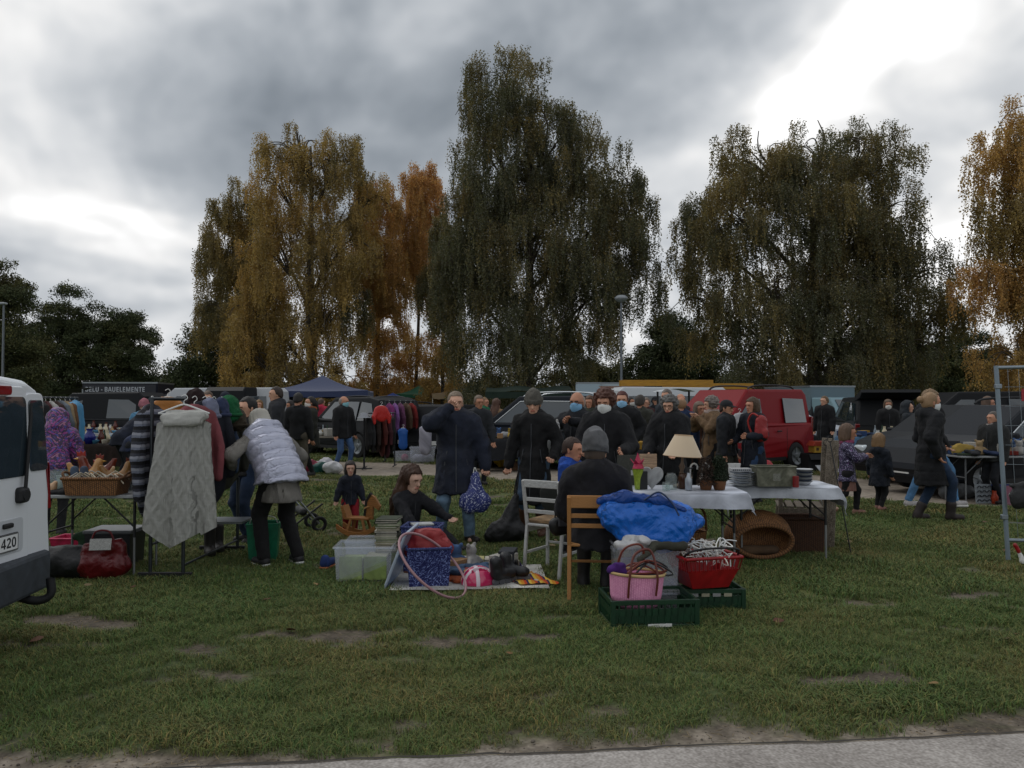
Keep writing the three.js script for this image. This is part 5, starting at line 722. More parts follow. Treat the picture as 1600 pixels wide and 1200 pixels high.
const openBox = (w, h, d, th = .008, fl = .1) => {      // tub, wider at the rim
  const ring = (y, k, o) => [[-w / 2 * k + o, y, -d / 2 * k + o], [w / 2 * k - o, y, -d / 2 * k + o], [w / 2 * k - o, y, d / 2 * k - o], [-w / 2 * k + o, y, d / 2 * k - o]];
  const q = (a, b, c, e) => { const p = []; for (const v of [a, b, c, a, c, e]) p.push(...v); return fromPos(p); }, gs = [], A = ring(0, 1 - fl, 0), B = ring(h, 1, 0), C = ring(th, 1 - fl, th), D = ring(h, 1, th);
  for (let i = 0; i < 4; i++) { const j = (i + 1) % 4; gs.push(q(A[j], A[i], B[i], B[j]), q(C[i], C[j], D[j], D[i]), q(B[j], B[i], D[i], D[j])); }
  gs.push(q(...A), q(C[3], C[2], C[1], C[0])); gs.forEach((g) => uvMetres(g)); return gs;
};
const rimOf = (w, h, d, r) => [[-w / 2, -d / 2, w / 2, -d / 2], [w / 2, -d / 2, w / 2, d / 2], [w / 2, d / 2, -w / 2, d / 2], [-w / 2, d / 2, -w / 2, -d / 2]].map(([a, b, c, e]) => bar([a, h, b], [c, h, e], r, 6));
const sheetGrid = (w, d, nx, nzz, f) => { const g = new THREE.PlaneGeometry(w, d, nx, nzz).rotateX(-PI / 2), p = g.attributes.position; for (let i = 0; i < p.count; i++) { const r = f(p.getX(i), p.getZ(i)); p.setXYZ(i, r[0], r[1], r[2]); } g.computeVertexNormals(); return uvMetres(g); };
function drape(w, d, h, drop, seed, sides = [1, 1, 1, 1]) {   // tablecloth over a table top w x d; sides: -x, +x, -z, +z
  const W = w + drop * 2, Dd = d + drop * 2;
  return sheetGrid(W, Dd, 56, 44, (x, z) => {
    const ox = Math.max(0, Math.abs(x) - w / 2), oz = Math.max(0, Math.abs(z) - d / 2), sx = sides[x > 0 ? 1 : 0], sz = sides[z > 0 ? 3 : 2];
    const fold = .018 * Math.sin((x * 1 + seed) * 21 + 2 * nz(x * 3, seed)) * clamp(oz / .15) + .018 * Math.sin((z + seed) * 19 + 2 * nz(z * 3, seed)) * clamp(ox / .15), o = Math.max(ox * sx, oz * sz) + .5 * Math.min(ox, oz);
    return [clamp(x, -w / 2, w / 2) + Math.sign(x) * (Math.min(ox, .015) + (ox > 0 ? .03 * ox / drop + Math.abs(fold) : 0)) * 1, h + .003 * nz(x * 5, 2, z * 5) - o * (.94 + .12 * nz(x * 2.5, 6, z * 2.5)), clamp(z, -d / 2, d / 2) + Math.sign(z) * (Math.min(oz, .015) + (oz > 0 ? .03 * oz / drop + Math.abs(fold) : 0))];
  });
}
function foldTable(label, pos, turn, w, d, { h = .74, top = '#b9bcbd', leg = '#16171a', low = '#85888b', cloth, drop = .16, sides, clothLabel } = {}) {
  const t = thing('folding_table', label, 'table', pos, turn);
  part(t, 'table_top', box(w, .03, d, 0, h - .03, 0, .008), mat(top, .5, { map: T.speck }));
  for (const sx of [-1, 1]) for (const sz of [-1, 1]) { const x = sx * (w / 2 - .1), z = sz * (d / 2 - .08), L = part(t, 'leg', bar([x, .36, z], [x, h - .03, z], .013, 8), mat(leg, .45)); part(L, 'lower_tube', bar([x, .0, z], [x, .4, z], .011, 8), mat(low, .4, { metalness: .6 })); }
  for (const sx of [-1, 1]) { const x = sx * (w / 2 - .1); part(t, 'brace', [bar([x, .4, -d / 2 + .08], [x, .4, d / 2 - .08], .009, 6)], mat(leg, .45)); for (const sz of [-1, 1]) part(t, 'strut', bar([x, .45, sz * (d / 2 - .08)], [x - sx * .28, h - .03, sz * (d / 2 - .08)], .008, 6), mat(leg, .45)); }
  if (cloth) { const c = part(scene, numbered('tablecloth'), drape(w, d, h + .006, drop, w, sides), M.cloth(cloth)); c.position.set(...pos); c.rotation.y = turn; userData(c, clothLabel, 'tablecloth'); }
  return t;
}
function book(w, h, d, c) { return { cover: [box(w, .004, d, 0, 0, 0), box(w, .004, d, 0, h - .004, 0), box(.004, h, d, -w / 2 + .002, 0, 0)], pages: box(w - .01, h - .008, d - .008, .002, .004, 0) }; }
function addBook(label, pos, turn, w, h, d, c, group) { const t = thing('book', group ? hueName(c) + ' ' + label.replace(/^(pale green|cream) /, '') : label, 'book', pos, turn, group), b = book(w, h, d); part(t, 'cover', b.cover, M.paper(c)); part(t, 'pages', [b.pages], M.paper('#c9c3b3')); return t; }
const onSeat = (t, dx, dz) => t;

// ---- left folding table beside the van
const LT = [-3.78, 0, -7.3];
foldTable('grey folding table beside the white van', LT, 0, 1.0, .6, { h: .745, top: '#a9acae' });
{ const b = thing('wicker_basket', 'rectangular wicker basket full of pale hangers on the grey folding table', 'basket', [-3.718, .745, -7.08]);
  part(b, 'basket', openBox(.5, .15, .26, .012, .12), wickerBrown); part(b, 'rim', rimOf(.5, .15, .26, .014), wickerBrown); for (const s of [-1, 1]) part(b, 'handle', tube([[s * .25, .14, -.07], [s * .29, .19, -.04], [s * .29, .19, .04], [s * .25, .14, .07]], .011), wickerBrown);
  reseed(8); for (let i = 0; i < 16; i++) { const x = rr(-.2, .2), z = rr(-.09, .09), c = pick(['#bdb29c', '#a8a49b', '#c7c2b8', '#8f8672']); solo('clothes_hanger', tube([[-.12, .0, 0], [-.02, .06, 0], [0, .075, .01], [.02, .06, 0], [.12, 0, 0]], .006, 14, 5), mat(c, .5), 'pale clothes hanger in the wicker basket on the grey table', 'hanger', [-3.718 + x, .745 + .1 + rr(0, .03), -7.08 + z], rr(-.6, .6), 'hangers in the wicker basket'); } }
const chicken = (label, x, z, turn, c, comb, s = 1) => { const t = thing('chicken_figure', label, 'figurine', [x, .745, z], turn); t.scale.setScalar(s); part(t, 'body', blob([seg([-.05, .09, 0], [.05, .1, 0], .07, .06), seg([.05, .12, 0], [.085, .24, 0], .045, .03), seg([-.08, .12, 0], [-.13, .22, 0], .045, .02, [0, 0, 1, 1.8]), seg([0, .015, 0], [.01, .03, 0], .05)], .05, .011, lump(.004, 30)), M.ceramic(c)); part(t, 'comb', [tf(prism([[-.02, 0], [.03, 0], [.035, .03], [.015, .02], [.01, .04], [-.005, .02], [-.02, .035]], .012, .003), .085, .26, -.006)], M.ceramic(comb)); part(t, 'beak', tf(new THREE.ConeGeometry(.012, .035, 8), .125, .24, 0, 0, 0, -PI / 2), M.ceramic('#b98a35')); return t; };
chicken('tan ceramic hen with raised tail behind the wicker basket', -3.929, -7.3, .3, '#b98a55', '#7c2a1c', 1.15);
chicken('reddish brown ceramic rooster behind the wicker basket', -3.911, -7.4, -2.6, '#6d2f1f', '#9c2a1c', 1.25);
chicken('small white and tan ceramic hen on the grey table', -3.858, -7.45, 2.8, '#c6ab86', '#8c2c20', .95);
chicken('dark ochre ceramic hen at the right end of the wicker basket', -3.654, -7.32, .5, '#8a6230', '#5d2618', 1.05);
for (const [x, c, l] of [[118, '#5d6f86', 'left one'], [133, '#525e73', 'right one']]) { const t = thing('slipper', 'blue grey felt slipper standing up in the wicker basket, ' + l, 'slipper', [-3.964 + (x - 118) * .0058, .77, -7.15], .2); part(t, 'upper', blob([seg([0, .05, 0], [0, .19, .0], .045, .035, [0, 0, 1, 1.5])], .03, .012), M.cloth(c)); part(t, 'sole', blob([seg([0, .05, -.025], [0, .19, -.022], .044, .036, [0, 0, 1, 3])], .02, .012), M.cloth('#3b3f46')); }
{ const t = thing('glass_case', 'clear glass case with china inside on the grey table', 'box', [-4.138, .745, -7.25]); for (const [w, h, d, x, z] of [[.24, .2, .006, 0, .1], [.24, .2, .006, 0, -.1], [.006, .2, .194, -.117, 0], [.006, .2, .194, .117, 0]]) part(t, 'pane', box(w, h, d, x, 0, z), M.glass); solo('china_jug', lathe([[.02, 0], [.045, .01], [.055, .06], [.035, .11], [.045, .15]], 18), M.ceramic('#c9cbd0'), 'white china jug inside the glass case', 'jug', [-4.138, .748, -7.25]); }
solo('dark_cloth', blob([seg([-.12, .02, 0], [.14, .02, .03], .04, .05, [0, 1, 0, 2]), seg([0, .03, -.05], [.08, .03, .05], .05, .04, [0, 1, 0, 2])], .04, .014, folds(.012, 14, 14)), M.cloth('#1d1d22'), 'folded dark cloth at the front edge of the grey table', 'cloth', [-4.041, .745, -7.08]);
solo('china_figure', blob([seg([0, .02, 0], [0, .05, 0], .045, .04), seg([.02, .06, 0], [.04, .1, 0], .03, .02)], .03, .01), M.ceramic('#c9a27e'), 'small beige china animal at the van end of the grey table', 'figurine', [-4.145, .745, -7.1]);
for (const [px, d, h, c, l] of [[202, 7.35, .2, '#8d98a5', 'clear tall glass vase at the right end of the grey table'], [210, 7.45, .3, '#2a2d33', 'tall dark bottle at the right end of the grey table'], [172, 7.5, .17, '#3f4a35', 'green glass bottle behind the ceramic hens'], [196, 7.5, .16, '#31456e', 'blue glass vase behind the ceramic hens']]) solo('glass_vase', lathe([[.001, 0], [.035, 0], [.04, h * .4], [.02, h * .7], [.018, h * .9], [.026, h]], 16), l.startsWith('clear') ? M.glass : M.ceramic(c), l, 'vase', [(px - 800) / 1230 * d, .745, -d]);
// below it
{ const t = thing('shopping_bag', 'shiny dark red shopping bag with a white label under the grey table', 'bag', [-3.61, -7.003], .15); t.position.set(-3.634, 0, -7.05); part(t, 'sack', blob([seg([-.11, .12, 0], [.11, .12, 0], .12, .12, [0, 0, 1, 1.2]), seg([-.12, .26, 0], [.12, .28, 0], .06, .07)], .06, .014, folds(.016, 9, 11)), mat('#5c0d14', .35, { bumpMap: tarpTex, bumpScale: .01 })); part(t, 'label', tf(box(.18, .1, .004, 0, 0, 0), .0, .27, .105, -.25), M.paper('#b9b9b6')); part(t, 'handle', tube([[-.1, .32, .03], [-.06, .42, .03], [.05, .42, .03], [.1, .32, .03]], .009), mat('#5c0d14', .4)); }
{ const t = thing('storage_bin', 'dark storage bin with a grey lid under the grey table', 'bin', [-3.806, 0, -7.6], .05); part(t, 'tub', openBox(.42, .34, .36, .01, .08), M.plastic('#2c2e31')); part(t, 'lid', box(.45, .035, .38, 0, .33, 0, .012), M.plastic('#6f7376')); }
{ const t = thing('plastic_tub', 'pink plastic tub behind the legs of the grey table', 'tub', [-4.602, 0, -8.3]); part(t, 'tub', openBox(.34, .16, .28, .008, .15), M.plastic('#c22453')); part(t, 'rim', rimOf(.34, .16, .28, .01), M.plastic('#d43a68')); }
solo('duffel_bag', blob([seg([-.16, .14, 0], [.18, .13, .02], .14, .13), seg([-.05, .2, 0], [.1, .2, 0], .08)], .06, .016, folds(.014, 8, 8)), M.nylon('#17181b'), 'dark rounded bag on the grass beside the van bumper', 'bag', [-3.994, 0, -7.1]);
solo('green_cloth', blob([seg([-.08, .3, 0], [.1, .3, 0], .06, .05, [0, 1, 0, 1.6]), seg([0, .16, 0], [0, .28, 0], .09, .08)], .05, .016, folds(.012, 10, 10)), M.cloth('#1d4424'), 'dark green cloth heap under the grey table', 'cloth', [-4.024, 0, -7.5]);

// ---- main clothes rack
const rackMat = M.metal('#45494d', .4);
function hanger(parent, y, m, w = .42) { return part(parent, 'hanger', [tube([[-w / 2, -.05, 0], [-.04, .02, 0], [0, .03, 0], [.04, .02, 0], [w / 2, -.05, 0]], .008, 20, 6), tube([[-w / 2, -.05, 0], [0, -.06, 0], [w / 2, -.05, 0]], .006, 10, 5), tube([[0, .03, 0], [0, .06, 0], [.03, .085, 0], [.01, .115, 0], [-.025, .1, 0]], .004, 14, 5)].map((g) => g.translate(0, y, 0)), m); }
function garment(label, pos, turn, { w = .44, len = .75, sleeve = .55, thick = .05, m, bottom = 1, collar = true, hang = '#d9d9d6', cell = .016, cat = 'jacket', name = 'hung_jacket', group }) {
  const t = thing(name, label, cat, pos, turn, group), h = w / 2, y0 = -.03, P = [seg([-h * .75, y0 - .05, 0], [h * .75, y0 - .05, 0], thick * .9, thick * .9), seg([0, y0 - .05, 0], [0, y0 - .1, 0], thick, h * .9, [0, 0, 1, h * .9 / thick]), seg([0, y0 - .15, 0], [0, y0 - len + h * bottom, 0], h * .95, h * bottom, [0, 0, 1, h / thick])];
  if (collar) P.push(seg([-.06, y0 + .0, 0], [.06, y0 + .0, 0], .035, .035));
  const S = sleeve ? [-1, 1].flatMap((s) => [seg([s * h * .85, y0 - .08, 0], [s * (h + .05), y0 - .08 - sleeve * .5, .02], thick * 1.05, thick), seg([s * (h + .05), y0 - .08 - sleeve * .5, .02], [s * (h + .04), y0 - .08 - sleeve, .03], thick, thick * .75)]) : [];
  const f1 = field(P, .05), f2 = S.length ? field(S, .02) : () => 1e9, fo = folds(.012, 3, 13);
  part(t, 'fabric', surface((x, y, z) => { const d = smin(Math.max(f1(x, y, z), (y0 - len) - y + .01 * nz(x * 14)), f2(x, y, z), .03); return Math.abs(d) < .06 ? d + fo(x, y + pos[0] * 9, z) : d; }, bounds([...P, ...S], .05), cell), m);
  hanger(t, -.02, mat(hang, .4), w * .9); return t;
}
{
  const t = thing('clothes_rack', 'metal clothes rack with the grey knitted poncho at its end', 'clothes rack', [0, 0, 0]);
  const e0 = [-3.221, -7.05], e1 = [-3.191, -8.35], dir = nrm([e1[0] - e0[0], 0, e1[1] - e0[1]]), ac = [dir[2], 0, -dir[0]];
  for (const [e, s] of [[e0, 1], [e1, -1]]) { part(t, 'upright', bar([e[0], .05, e[1]], [e[0], 1.6, e[1]], .016, 10), rackMat); part(t, 'upright', bar([e[0] + .3 * Math.abs(ac[0]), .05, e[1] + .02], [e[0] + .3 * Math.abs(ac[0]), .78, e[1] + .02], .016, 10), rackMat); part(t, 'foot', beam([e[0] - .1, .035, e[1] + .02], [e[0] + .38, .035, e[1] + .02], .05, .035), M.black); part(t, 'cross_bar', bar([e[0], .78, e[1]], [e[0] + .3, .78, e[1] + .02], .012, 8), rackMat); }
  part(t, 'rail', bar([e0[0] - .02, 1.6, e0[1]], [e1[0], 1.6, e1[1]], .016, 10), rackMat); part(t, 'lower_rail', bar([e0[0], .3, e0[1]], [e1[0], .3, e1[1]], .011, 8), rackMat); part(t, 'lower_rail', bar([e0[0] + .3, .12, e0[1]], [e1[0] + .3, .12, e1[1]], .011, 8), rackMat);
  const shelf = part(t, 'shoe_shelf', box(.5, .02, .35, -2.89, .38, -7.9), M.steel);
}
{ // grey poncho: flat bell with points
  const t = thing('poncho', 'light grey cable knit poncho on a hanger at the front of the clothes rack', 'poncho', [-2.872, 1.5, -6.9], .05);
  const hw = (y) => mix(.235, .3, smooth(-.15, -1.0, y)), P = sheetGrid(1, 1, 60, 70, (u, v) => [u, v, 0]);
  const mk = (side) => { const g = new THREE.PlaneGeometry(1, 1, 56, 72), p = g.attributes.position; for (let i = 0; i < p.count; i++) { const u = p.getX(i) * 2, v = .5 - p.getY(i), bot = -1.2 + .17 * Math.abs(u + .25) * (u < -.25 ? 1.35 : 1) * 1 - (u > .55 ? .03 : 0), sh = -.035 - .085 * Math.pow(Math.abs(u), 1.5), y = mix(sh, bot, v), w = hw(y) * (1 + .06 * v), cable = .006 * Math.sin(u * 26 + 2.4 * Math.sin(y * 26) * (Math.floor(u * 4) % 2 ? 1 : -1)); const fold = .03 * v * Math.sin(u * 7 + 1) + .012 * Math.sin(u * 15 + y * 3) * v, belly = .055 * (1 - u * u) * (.7 + .5 * v); p.setXYZ(i, u * w - .02 * v, y, side * (belly + .004) + fold + side * cable); } g.computeVertexNormals(); return uvMetres(g); };
  part(t, 'fabric', mg([mk(1), mk(-1)]), M.knit('#a9a9a4', { bumpScale: .012, map: null }));
  part(t, 'cowl_collar', blob([seg([-.15, -.07, .03], [.17, -.05, .03], .045, .05, [0, 1, 0, 1.1]), seg([-.12, -.11, .06], [.15, -.1, .06], .035), seg([-.13, -.04, -.02], [.13, -.03, -.02], .035)], .03, .011, folds(.008, 18, 9)), M.knit('#acaca7', { map: null }));
  hanger(t, .02, mat('#d4d6d4', .35), .44);
}
const stripeTex = texture(64, 256, (u, v) => { const k = (v * 6 + .06 * tileN(u, v, 6, 2)) % 1; return k < .3 ? [.1, .1, .12] : k < .5 ? [.42, .44, .5] : k < .75 ? [.55, .56, .6] : [.2, .21, .25]; }, { srgb: true, size: [.5, .62] });
garment('grey and black striped cardigan at the left of the clothes rack', [-3.313, 1.53, -7.25], 1.5, { w: .42, len: 1.02, sleeve: .7, thick: .06, m: M.knit('#ffffff', { map: stripeTex }), cat: 'cardigan', name: 'hung_cardigan' });
[['dusty pink cardigan behind the grey poncho', 330, 7.25, .75, '#8c474d', .9], ['dark navy quilted coat on the clothes rack', 346, 7.5, .95, '#161a26', 1.1], ['black jacket in the middle of the clothes rack', 352, 7.75, .85, '#15151a', .9], ['faded blue denim jacket on the clothes rack', 360, 7.95, .8, '#3b4f70', .9], ['olive green jacket at the far end of the clothes rack', 372, 8.15, .85, '#3a3a30', 1.0]].forEach(([l, px, d, len, c, w], i) => garment(l, [(px - 26 - 800) / 1230 * d, 1.53, -d], 1.05 + .1 * Math.sin(i * 3), { len, thick: .06, m: M.cloth(c), w: .46 * w }));
garment('orange jacket hung high on the left of the clothes rack', [-3.762, 1.62, -8.6], .1, { len: .5, thick: .05, sleeve: 0, m: M.nylon('#a0641c'), w: .34 });
for (const [px, py, d, c, l, s] of [[306, 628, 7.6, '#2a0f12', 'dark maroon knitted hat on top of the clothes rack', 1.2], [328, 642, 7.5, '#8d93ad', 'blue and white patterned hat on the clothes rack', 1.1], [345, 640, 7.7, '#3a4568', 'navy patterned hat on the clothes rack', 1.05], [358, 640, 7.9, '#0f6b3c', 'bright green hat hung on the clothes rack', 1.4], [372, 657, 8.1, '#5d5344', 'brown furry hood on the clothes rack', 1.1]]) { const t = thing('knitted_hat', l, 'hat', [(px - 800) / 1230 * d, 1.56 + (630 - py) / 1230 * d, -d], .4); part(t, 'crown_fabric', blob([seg([0, -.02, 0], [0, .05, 0], .085 * s, .07 * s)], .03, .012, folds(.01, 22, 22)), M.knit(c)); part(t, 'brim', tf(new THREE.TorusGeometry(.082 * s, .02, 8, 20), 0, -.05, 0, PI / 2), M.knit(c)); }
for (const [px, d, l] of [[375, 8.3, 'left'], [362, 8.1, 'right']]) solo('winter_boot', blob([seg([0, .05, 0], [0, .05, .14], .05, .045), seg([0, .06, 0], [0, .26, -.01], .05, .06)], .03, .012), mat('#1a1512', .6), 'dark boot standing under the clothes rack, the ' + (l === 'left' ? 'farther' : 'nearer') + ' one', 'boot', [(px - 32 - 800) / 1230 * d, 0, -d], .5);
{ const t = thing('waste_bin', 'teal green plastic bin beside the person in the silver vest', 'bin', [-2.495, 0, -7.95], .2); part(t, 'tub', openBox(.31, .36, .24, .006, .16), M.plastic('#0c7a56')); part(t, 'rim', rimOf(.31, .36, .24, .009), M.plastic('#0f8a62')); part(t, 'handle', tube([[-.14, .34, .0], [-.1, .42, .05], [.1, .42, .05], [.14, .34, 0]], .005), M.white); }
{ const t = thing('folding_pushchair', 'folded dark pushchair on the grass behind the silver vest', 'pushchair', [-2.492, 0, -9.7], .5); for (const z of [-.18, .18]) { const w = part(t, 'wheel', tf(new THREE.TorusGeometry(.075, .022, 8, 20), .08, .095, z), M.rubber); part(t, 'frame', bar([.08, .1, z], [-.25, .5, z], .012), M.steel); part(t, 'wheel', tf(new THREE.TorusGeometry(.06, .02, 8, 20), -.25, .08, z), M.rubber); part(t, 'frame', bar([-.25, .08, z], [.12, .34, z], .012), M.black); } part(t, 'seat', blob([seg([-.1, .25, -.12], [-.1, .25, .12], .05, .05)], .03, .014), M.nylon('#17181b')); }

// ---- toys and books on the mat
{ // rocking horse
  const t = thing('rocking_horse', 'small wooden rocking horse in front of the toddler', 'rocking horse', [-1.78, 0, -9.2], -.25), w = M.wood('#a9713a');
  for (const z of [-.09, .09]) { const P = []; for (let i = 0; i <= 12; i++) { const x = -.24 + .48 * i / 12; P.push([x, .02 + x * x * 1.5]); } part(t, 'rocker', prism([...P, ...P.slice().reverse().map(([x, y]) => [x, y + .05])], .022, .003, z - .011), w); for (const x of [-.12, .12]) part(t, 'leg', beam([x, .05, z], [x * .6, .22, z * .7], .03, .025), w); }
  part(t, 'seat', box(.3, .03, .15, 0, .21, 0, .01), w); part(t, 'backrest', prism([[-.16, .22], [-.2, .36], [-.17, .37], [-.12, .23]], .14, .004, -.07), w);
  const hd = part(t, 'head', prism([[.08, .22], [.1, .42], [.15, .5], [.2, .47], [.27, .37], [.25, .33], [.18, .37], [.17, .22]], .03, .006, -.015), w); part(hd, 'mane', prism([[.07, .26], [.09, .43], [.145, .52], [.16, .5], [.11, .42], [.09, .26]], .05, .004, -.025), mat('#1a1512', .8)); part(t, 'handle', bar([.13, .36, -.13], [.13, .36, .13], .011), M.wood('#b98a55'));
}
function tub(label, x, z, turn, w, h, d, m = M.clear, lid) { const t = thing('storage_tub', label, 'storage box', [x, height(x, z) + .002, z], turn); part(t, 'tub', openBox(w, h, d, .004, .07), m); part(t, 'rim', rimOf(w + .01, h, d + .01, .011), m); for (const s of [-1, 1]) part(t, 'handle', box(.02, .03, .12, s * (w / 2 + .01), h - .05, 0, .006), m); if (lid) part(t, 'lid', box(w + .04, .03, d + .04, 0, h + .004, 0, .01), m); return t; }
tub('clear plastic storage box of books at the front left of the mat', -1.31, -7.1, .04, .5, .3, .36);
tub('second clear storage box, just behind the first one', -1.332, -7.55, .04, .46, .27, .34);
reseed(14);
for (let k = 0; k < 2; k++) for (let j = 0; j < 8; j++) addBook(k ? 'thin picture book in the right pile of the clear storage box' : 'pale green book in the left pile of the clear storage box', [-1.31 - .105 + k * .21 + rr(-.006, .006), .014 + j * (k ? .024 : .021), -7.1 + rr(-.01, .02)], rr(-.03, .03), .19, k ? .022 : .019, .27, k ? pick(['#8a9a6a', '#9aab78', '#a7a58a', '#6c7c84']) : pick(['#8b9a62', '#9aa874', '#7f9560']), k ? 'right pile in the clear storage box' : 'left pile in the clear storage box');
for (let k = 0; k < 2; k++) { const t = addBook(k ? 'bright green picture book facing out of the storage box, right' : 'bright green picture book facing out of the storage box, left', [-1.31 - .105 + k * .215, .115, -7.1 + .155], 0, .2, .012, .2, k ? '#8fa35a' : '#98ab66'); t.rotation.x = PI / 2 - .06; }
for (let j = 0; j < 15; j++) addBook('slim book in the tall stack behind the clear storage box', [-1.141 + rr(-.012, .012), .2 + j * .0205, -7.3 + rr(-.01, .01)], rr(-.08, .08), .2, .019, .26, pick(['#c9c7b4', '#5c7040', '#39412f', '#b8b295', '#8e9a78', '#2e352c', '#d4d1c4']), 'books in the tall stack');
{ const t = thing('tub_lid', 'clear plastic box lid leaning against the blue basket', 'lid', [-0.933, .0, -6.75], -.9); const l = part(t, 'panel', box(.34, .02, .5, 0, 0, 0, .008), mat('#b9c8dc', .25, { transmission: .45, thickness: 0 })); part(t, 'rim', rimOf(.34, .01, .5, .012), mat('#c3cfe0', .3, { transmission: .3, thickness: 0 })); t.rotation.set(-1.15, 1.1, .3, 'YXZ'); t.position.y = .26; }
// mat
{ const x0 = -0.367, z0 = -7.0; solo('ground_mat', sheetGrid(1.32, .95, 30, 22, (x, z) => [x + .04 * z, .03 + .006 * nz(x * 4, 1, z * 4) + Math.max(0, .008 * nz(x * 12, 4, z * 12)), z - .05 * x]), M.cloth('#d6d4ce'), 'pale cloth spread on the grass under toys and baskets', 'ground sheet', [x0, 0, z0], 0);
  const rag = (label, px, pz, c, w) => solo('cloth_heap', blob([seg([-w, .02, 0], [w, .02, .03], .05, .05, [0, 1, 0, 2.4]), seg([0, .03, -.08], [.05, .03, .1], .06, .05, [0, 1, 0, 2.4])], .05, .013, folds(.012, 14, 14)), M.cloth(c), label, 'cloth', [px, .016, pz]);
  const stTex = texture(128, 32, (u) => { const k = (u * 4) % 1; return k < .3 ? [.75, .5, .1] : k < .55 ? [.7, .25, .06] : k < .75 ? [.12, .1, .28] : [.8, .68, .25]; }, { srgb: true, size: .36 });
  solo('striped_towel', sheetGrid(.34, .5, 16, 20, (x, z) => [x + .25 * z, .03 + .02 * nz(x * 8, 3, z * 8) + .01 * nz(x * 20, 3, z * 20), z]), M.cloth('#ffffff', { map: stTex }), 'orange, yellow and navy striped towel at the right end of the mat', 'towel', [0.123, .01, -6.9], .2);
  rag('orange brown cloth in front of the baskets on the mat', -0.512, -6.85, '#b3562a', .08); rag('pink cloth behind the hula hoop', -0.508, -7.1, '#b52d5e', .07); rag('blue and yellow toy clothes on the mat', -0.363, -7.2, '#3f4a8f', .07); }
function patBasket(label, x, z, w, h, d, turn) { const t = thing('fabric_basket', label, 'basket', [x, .014, z], turn); part(t, 'body', openBox(w, h, d, .012, .12), bluePat); part(t, 'rim', rimOf(w, h, d, .012), bluePat); return t; }
patBasket('navy and white patterned fabric basket, front one, holding the red bag', -0.713, -6.75, .37, .33, .3, .15);
patBasket('navy and white patterned fabric basket behind the red bag', -0.825, -7.3, .34, .42, .28, -.1);
solo('red_bag', blob([seg([-.12, .32, 0], [.13, .32, .02], .09, .1), seg([-.08, .42, 0], [.08, .43, .02], .07, .06), seg([.1, .4, .05], [.2, .34, .1], .03, .02)], .05, .014, folds(.016, 11, 11)), M.nylon('#8c1c20'), 'red fabric bag stuffed in the front patterned basket', 'bag', [-0.73, .0, -6.8]);
{ const P = []; for (let i = 0; i < 26; i++) { const a = i / 26 * 2 * PI; P.push([Math.cos(a) * .34, Math.sin(a) * .34, 0]); } const g = tube(P, .011, 80, 8, true); const m = solo('hula_hoop', g, M.plastic('#b58a90'), 'thin pink hula hoop leaning on the patterned baskets', 'hoop', [-0.635, .262, -6.36]); const A = V3(.74, -.67, .04).normalize(), B = V3(.25, .08, -.93); B.addScaledVector(A, -A.dot(B)).normalize(); m.quaternion.setFromRotationMatrix(new THREE.Matrix4().makeBasis(A, B, A.clone().cross(B))); }
{ const t = thing('bicycle_helmet', 'shiny pink child bicycle helmet on the mat', 'helmet', [-0.284, .018, -6.72], .3), sh = (x, y, z) => { let d = Math.max(Math.abs(ell(x, y, z, 0, .02, 0, .13, .125, .1)) - .015, -(y - .01)); for (const q of [-.05, 0, .05]) d = Math.max(d, -Math.max(Math.abs(z - q) - .011, Math.abs(x) - .07, -(y - .08))); return d; }; part(t, 'shell', surface(sh, [[-.17, -.02, -.15], [.17, .18, .15]], .0075), mat('#c2275c', .2, { clearcoat: .8 })); part(t, 'liner', surface((x, y, z) => Math.max(Math.abs(ell(x, y, z, 0, .0, 0, .128, .1, .1)) - .012, Math.abs(y - .0) - .018), [[-.17, -.06, -.15], [.17, .06, .15]], .01).translate(0, .03, 0), M.black); part(t, 'white_stripe', surface((x, y, z) => Math.max(sh(x / 1.03, y / 1.03, z / 1.03), Math.min(Math.abs(Math.abs(z) - .045) - .012, Math.abs(x + .03) - .018)), [[-.18, -.02, -.16], [.18, .19, .16]], .0065), mat('#d8c9d2', .3)); part(t, 'visor', sph(.05, .11, .03, 0, 10), M.plastic('#c9b9c4')); }
for (const [px, d, l, a] of [[786, 6.72, 'black inline skate at the front of the mat, left one', .7], [803, 6.85, 'black inline skate on the mat, right one', -.3]]) { const t = thing('inline_skate', l, 'skate', [(px - 800) / 1230 * d, .02, -d], a); part(t, 'boot', blob([seg([-.06, .1, 0], [.1, .09, 0], .05, .042), seg([-.06, .1, 0], [-.08, .2, 0], .052, .055)], .03, .012, lump(.006, 20)), mat('#1a1b1f', .45)); part(t, 'frame', box(.24, .03, .02, .02, .04, 0, .005), M.steel); for (let i = 0; i < 4; i++) part(t, 'wheel', tf(cyl(.032, .032, .022, 0, -.011, 0, 16), -.08 + i * .066, .034, 0, PI / 2), mat('#5b5d63', .5)); }
{ const t = thing('purple_box', 'open purple box of discs on the mat', 'box', [-0.029, .018, -7.05], .1); part(t, 'tray', openBox(.22, .11, .18, .004, .02), M.plastic('#3c2382')); reseed(31); for (let i = 0; i < 8; i++) solo('disc_case', box(.012, .14, .13, 0, 0, 0), M.plastic(pick(['#1c1c20', '#3a3f4a', '#7b7f86', '#23305c', '#8c8577'])), 'disc case standing in the purple box', 'disc case', [-0.029 - .085 + i * .024, .024, -7.06], .1, 'disc cases in the purple box'); }
reseed(33); for (let i = 0; i < 9; i++) addBook('cream paperback in the row at the back of the mat', [-0.409 + (i % 3) * .1, .018 + Math.floor(i / 3) * .032, -7.42 + rr(-.01, .01)], rr(-.1, .1), .095, .03, .17, pick(['#c9bf8f', '#d0c9a8', '#b9b07a', '#cfc8ba']), 'cream paperbacks on the mat');
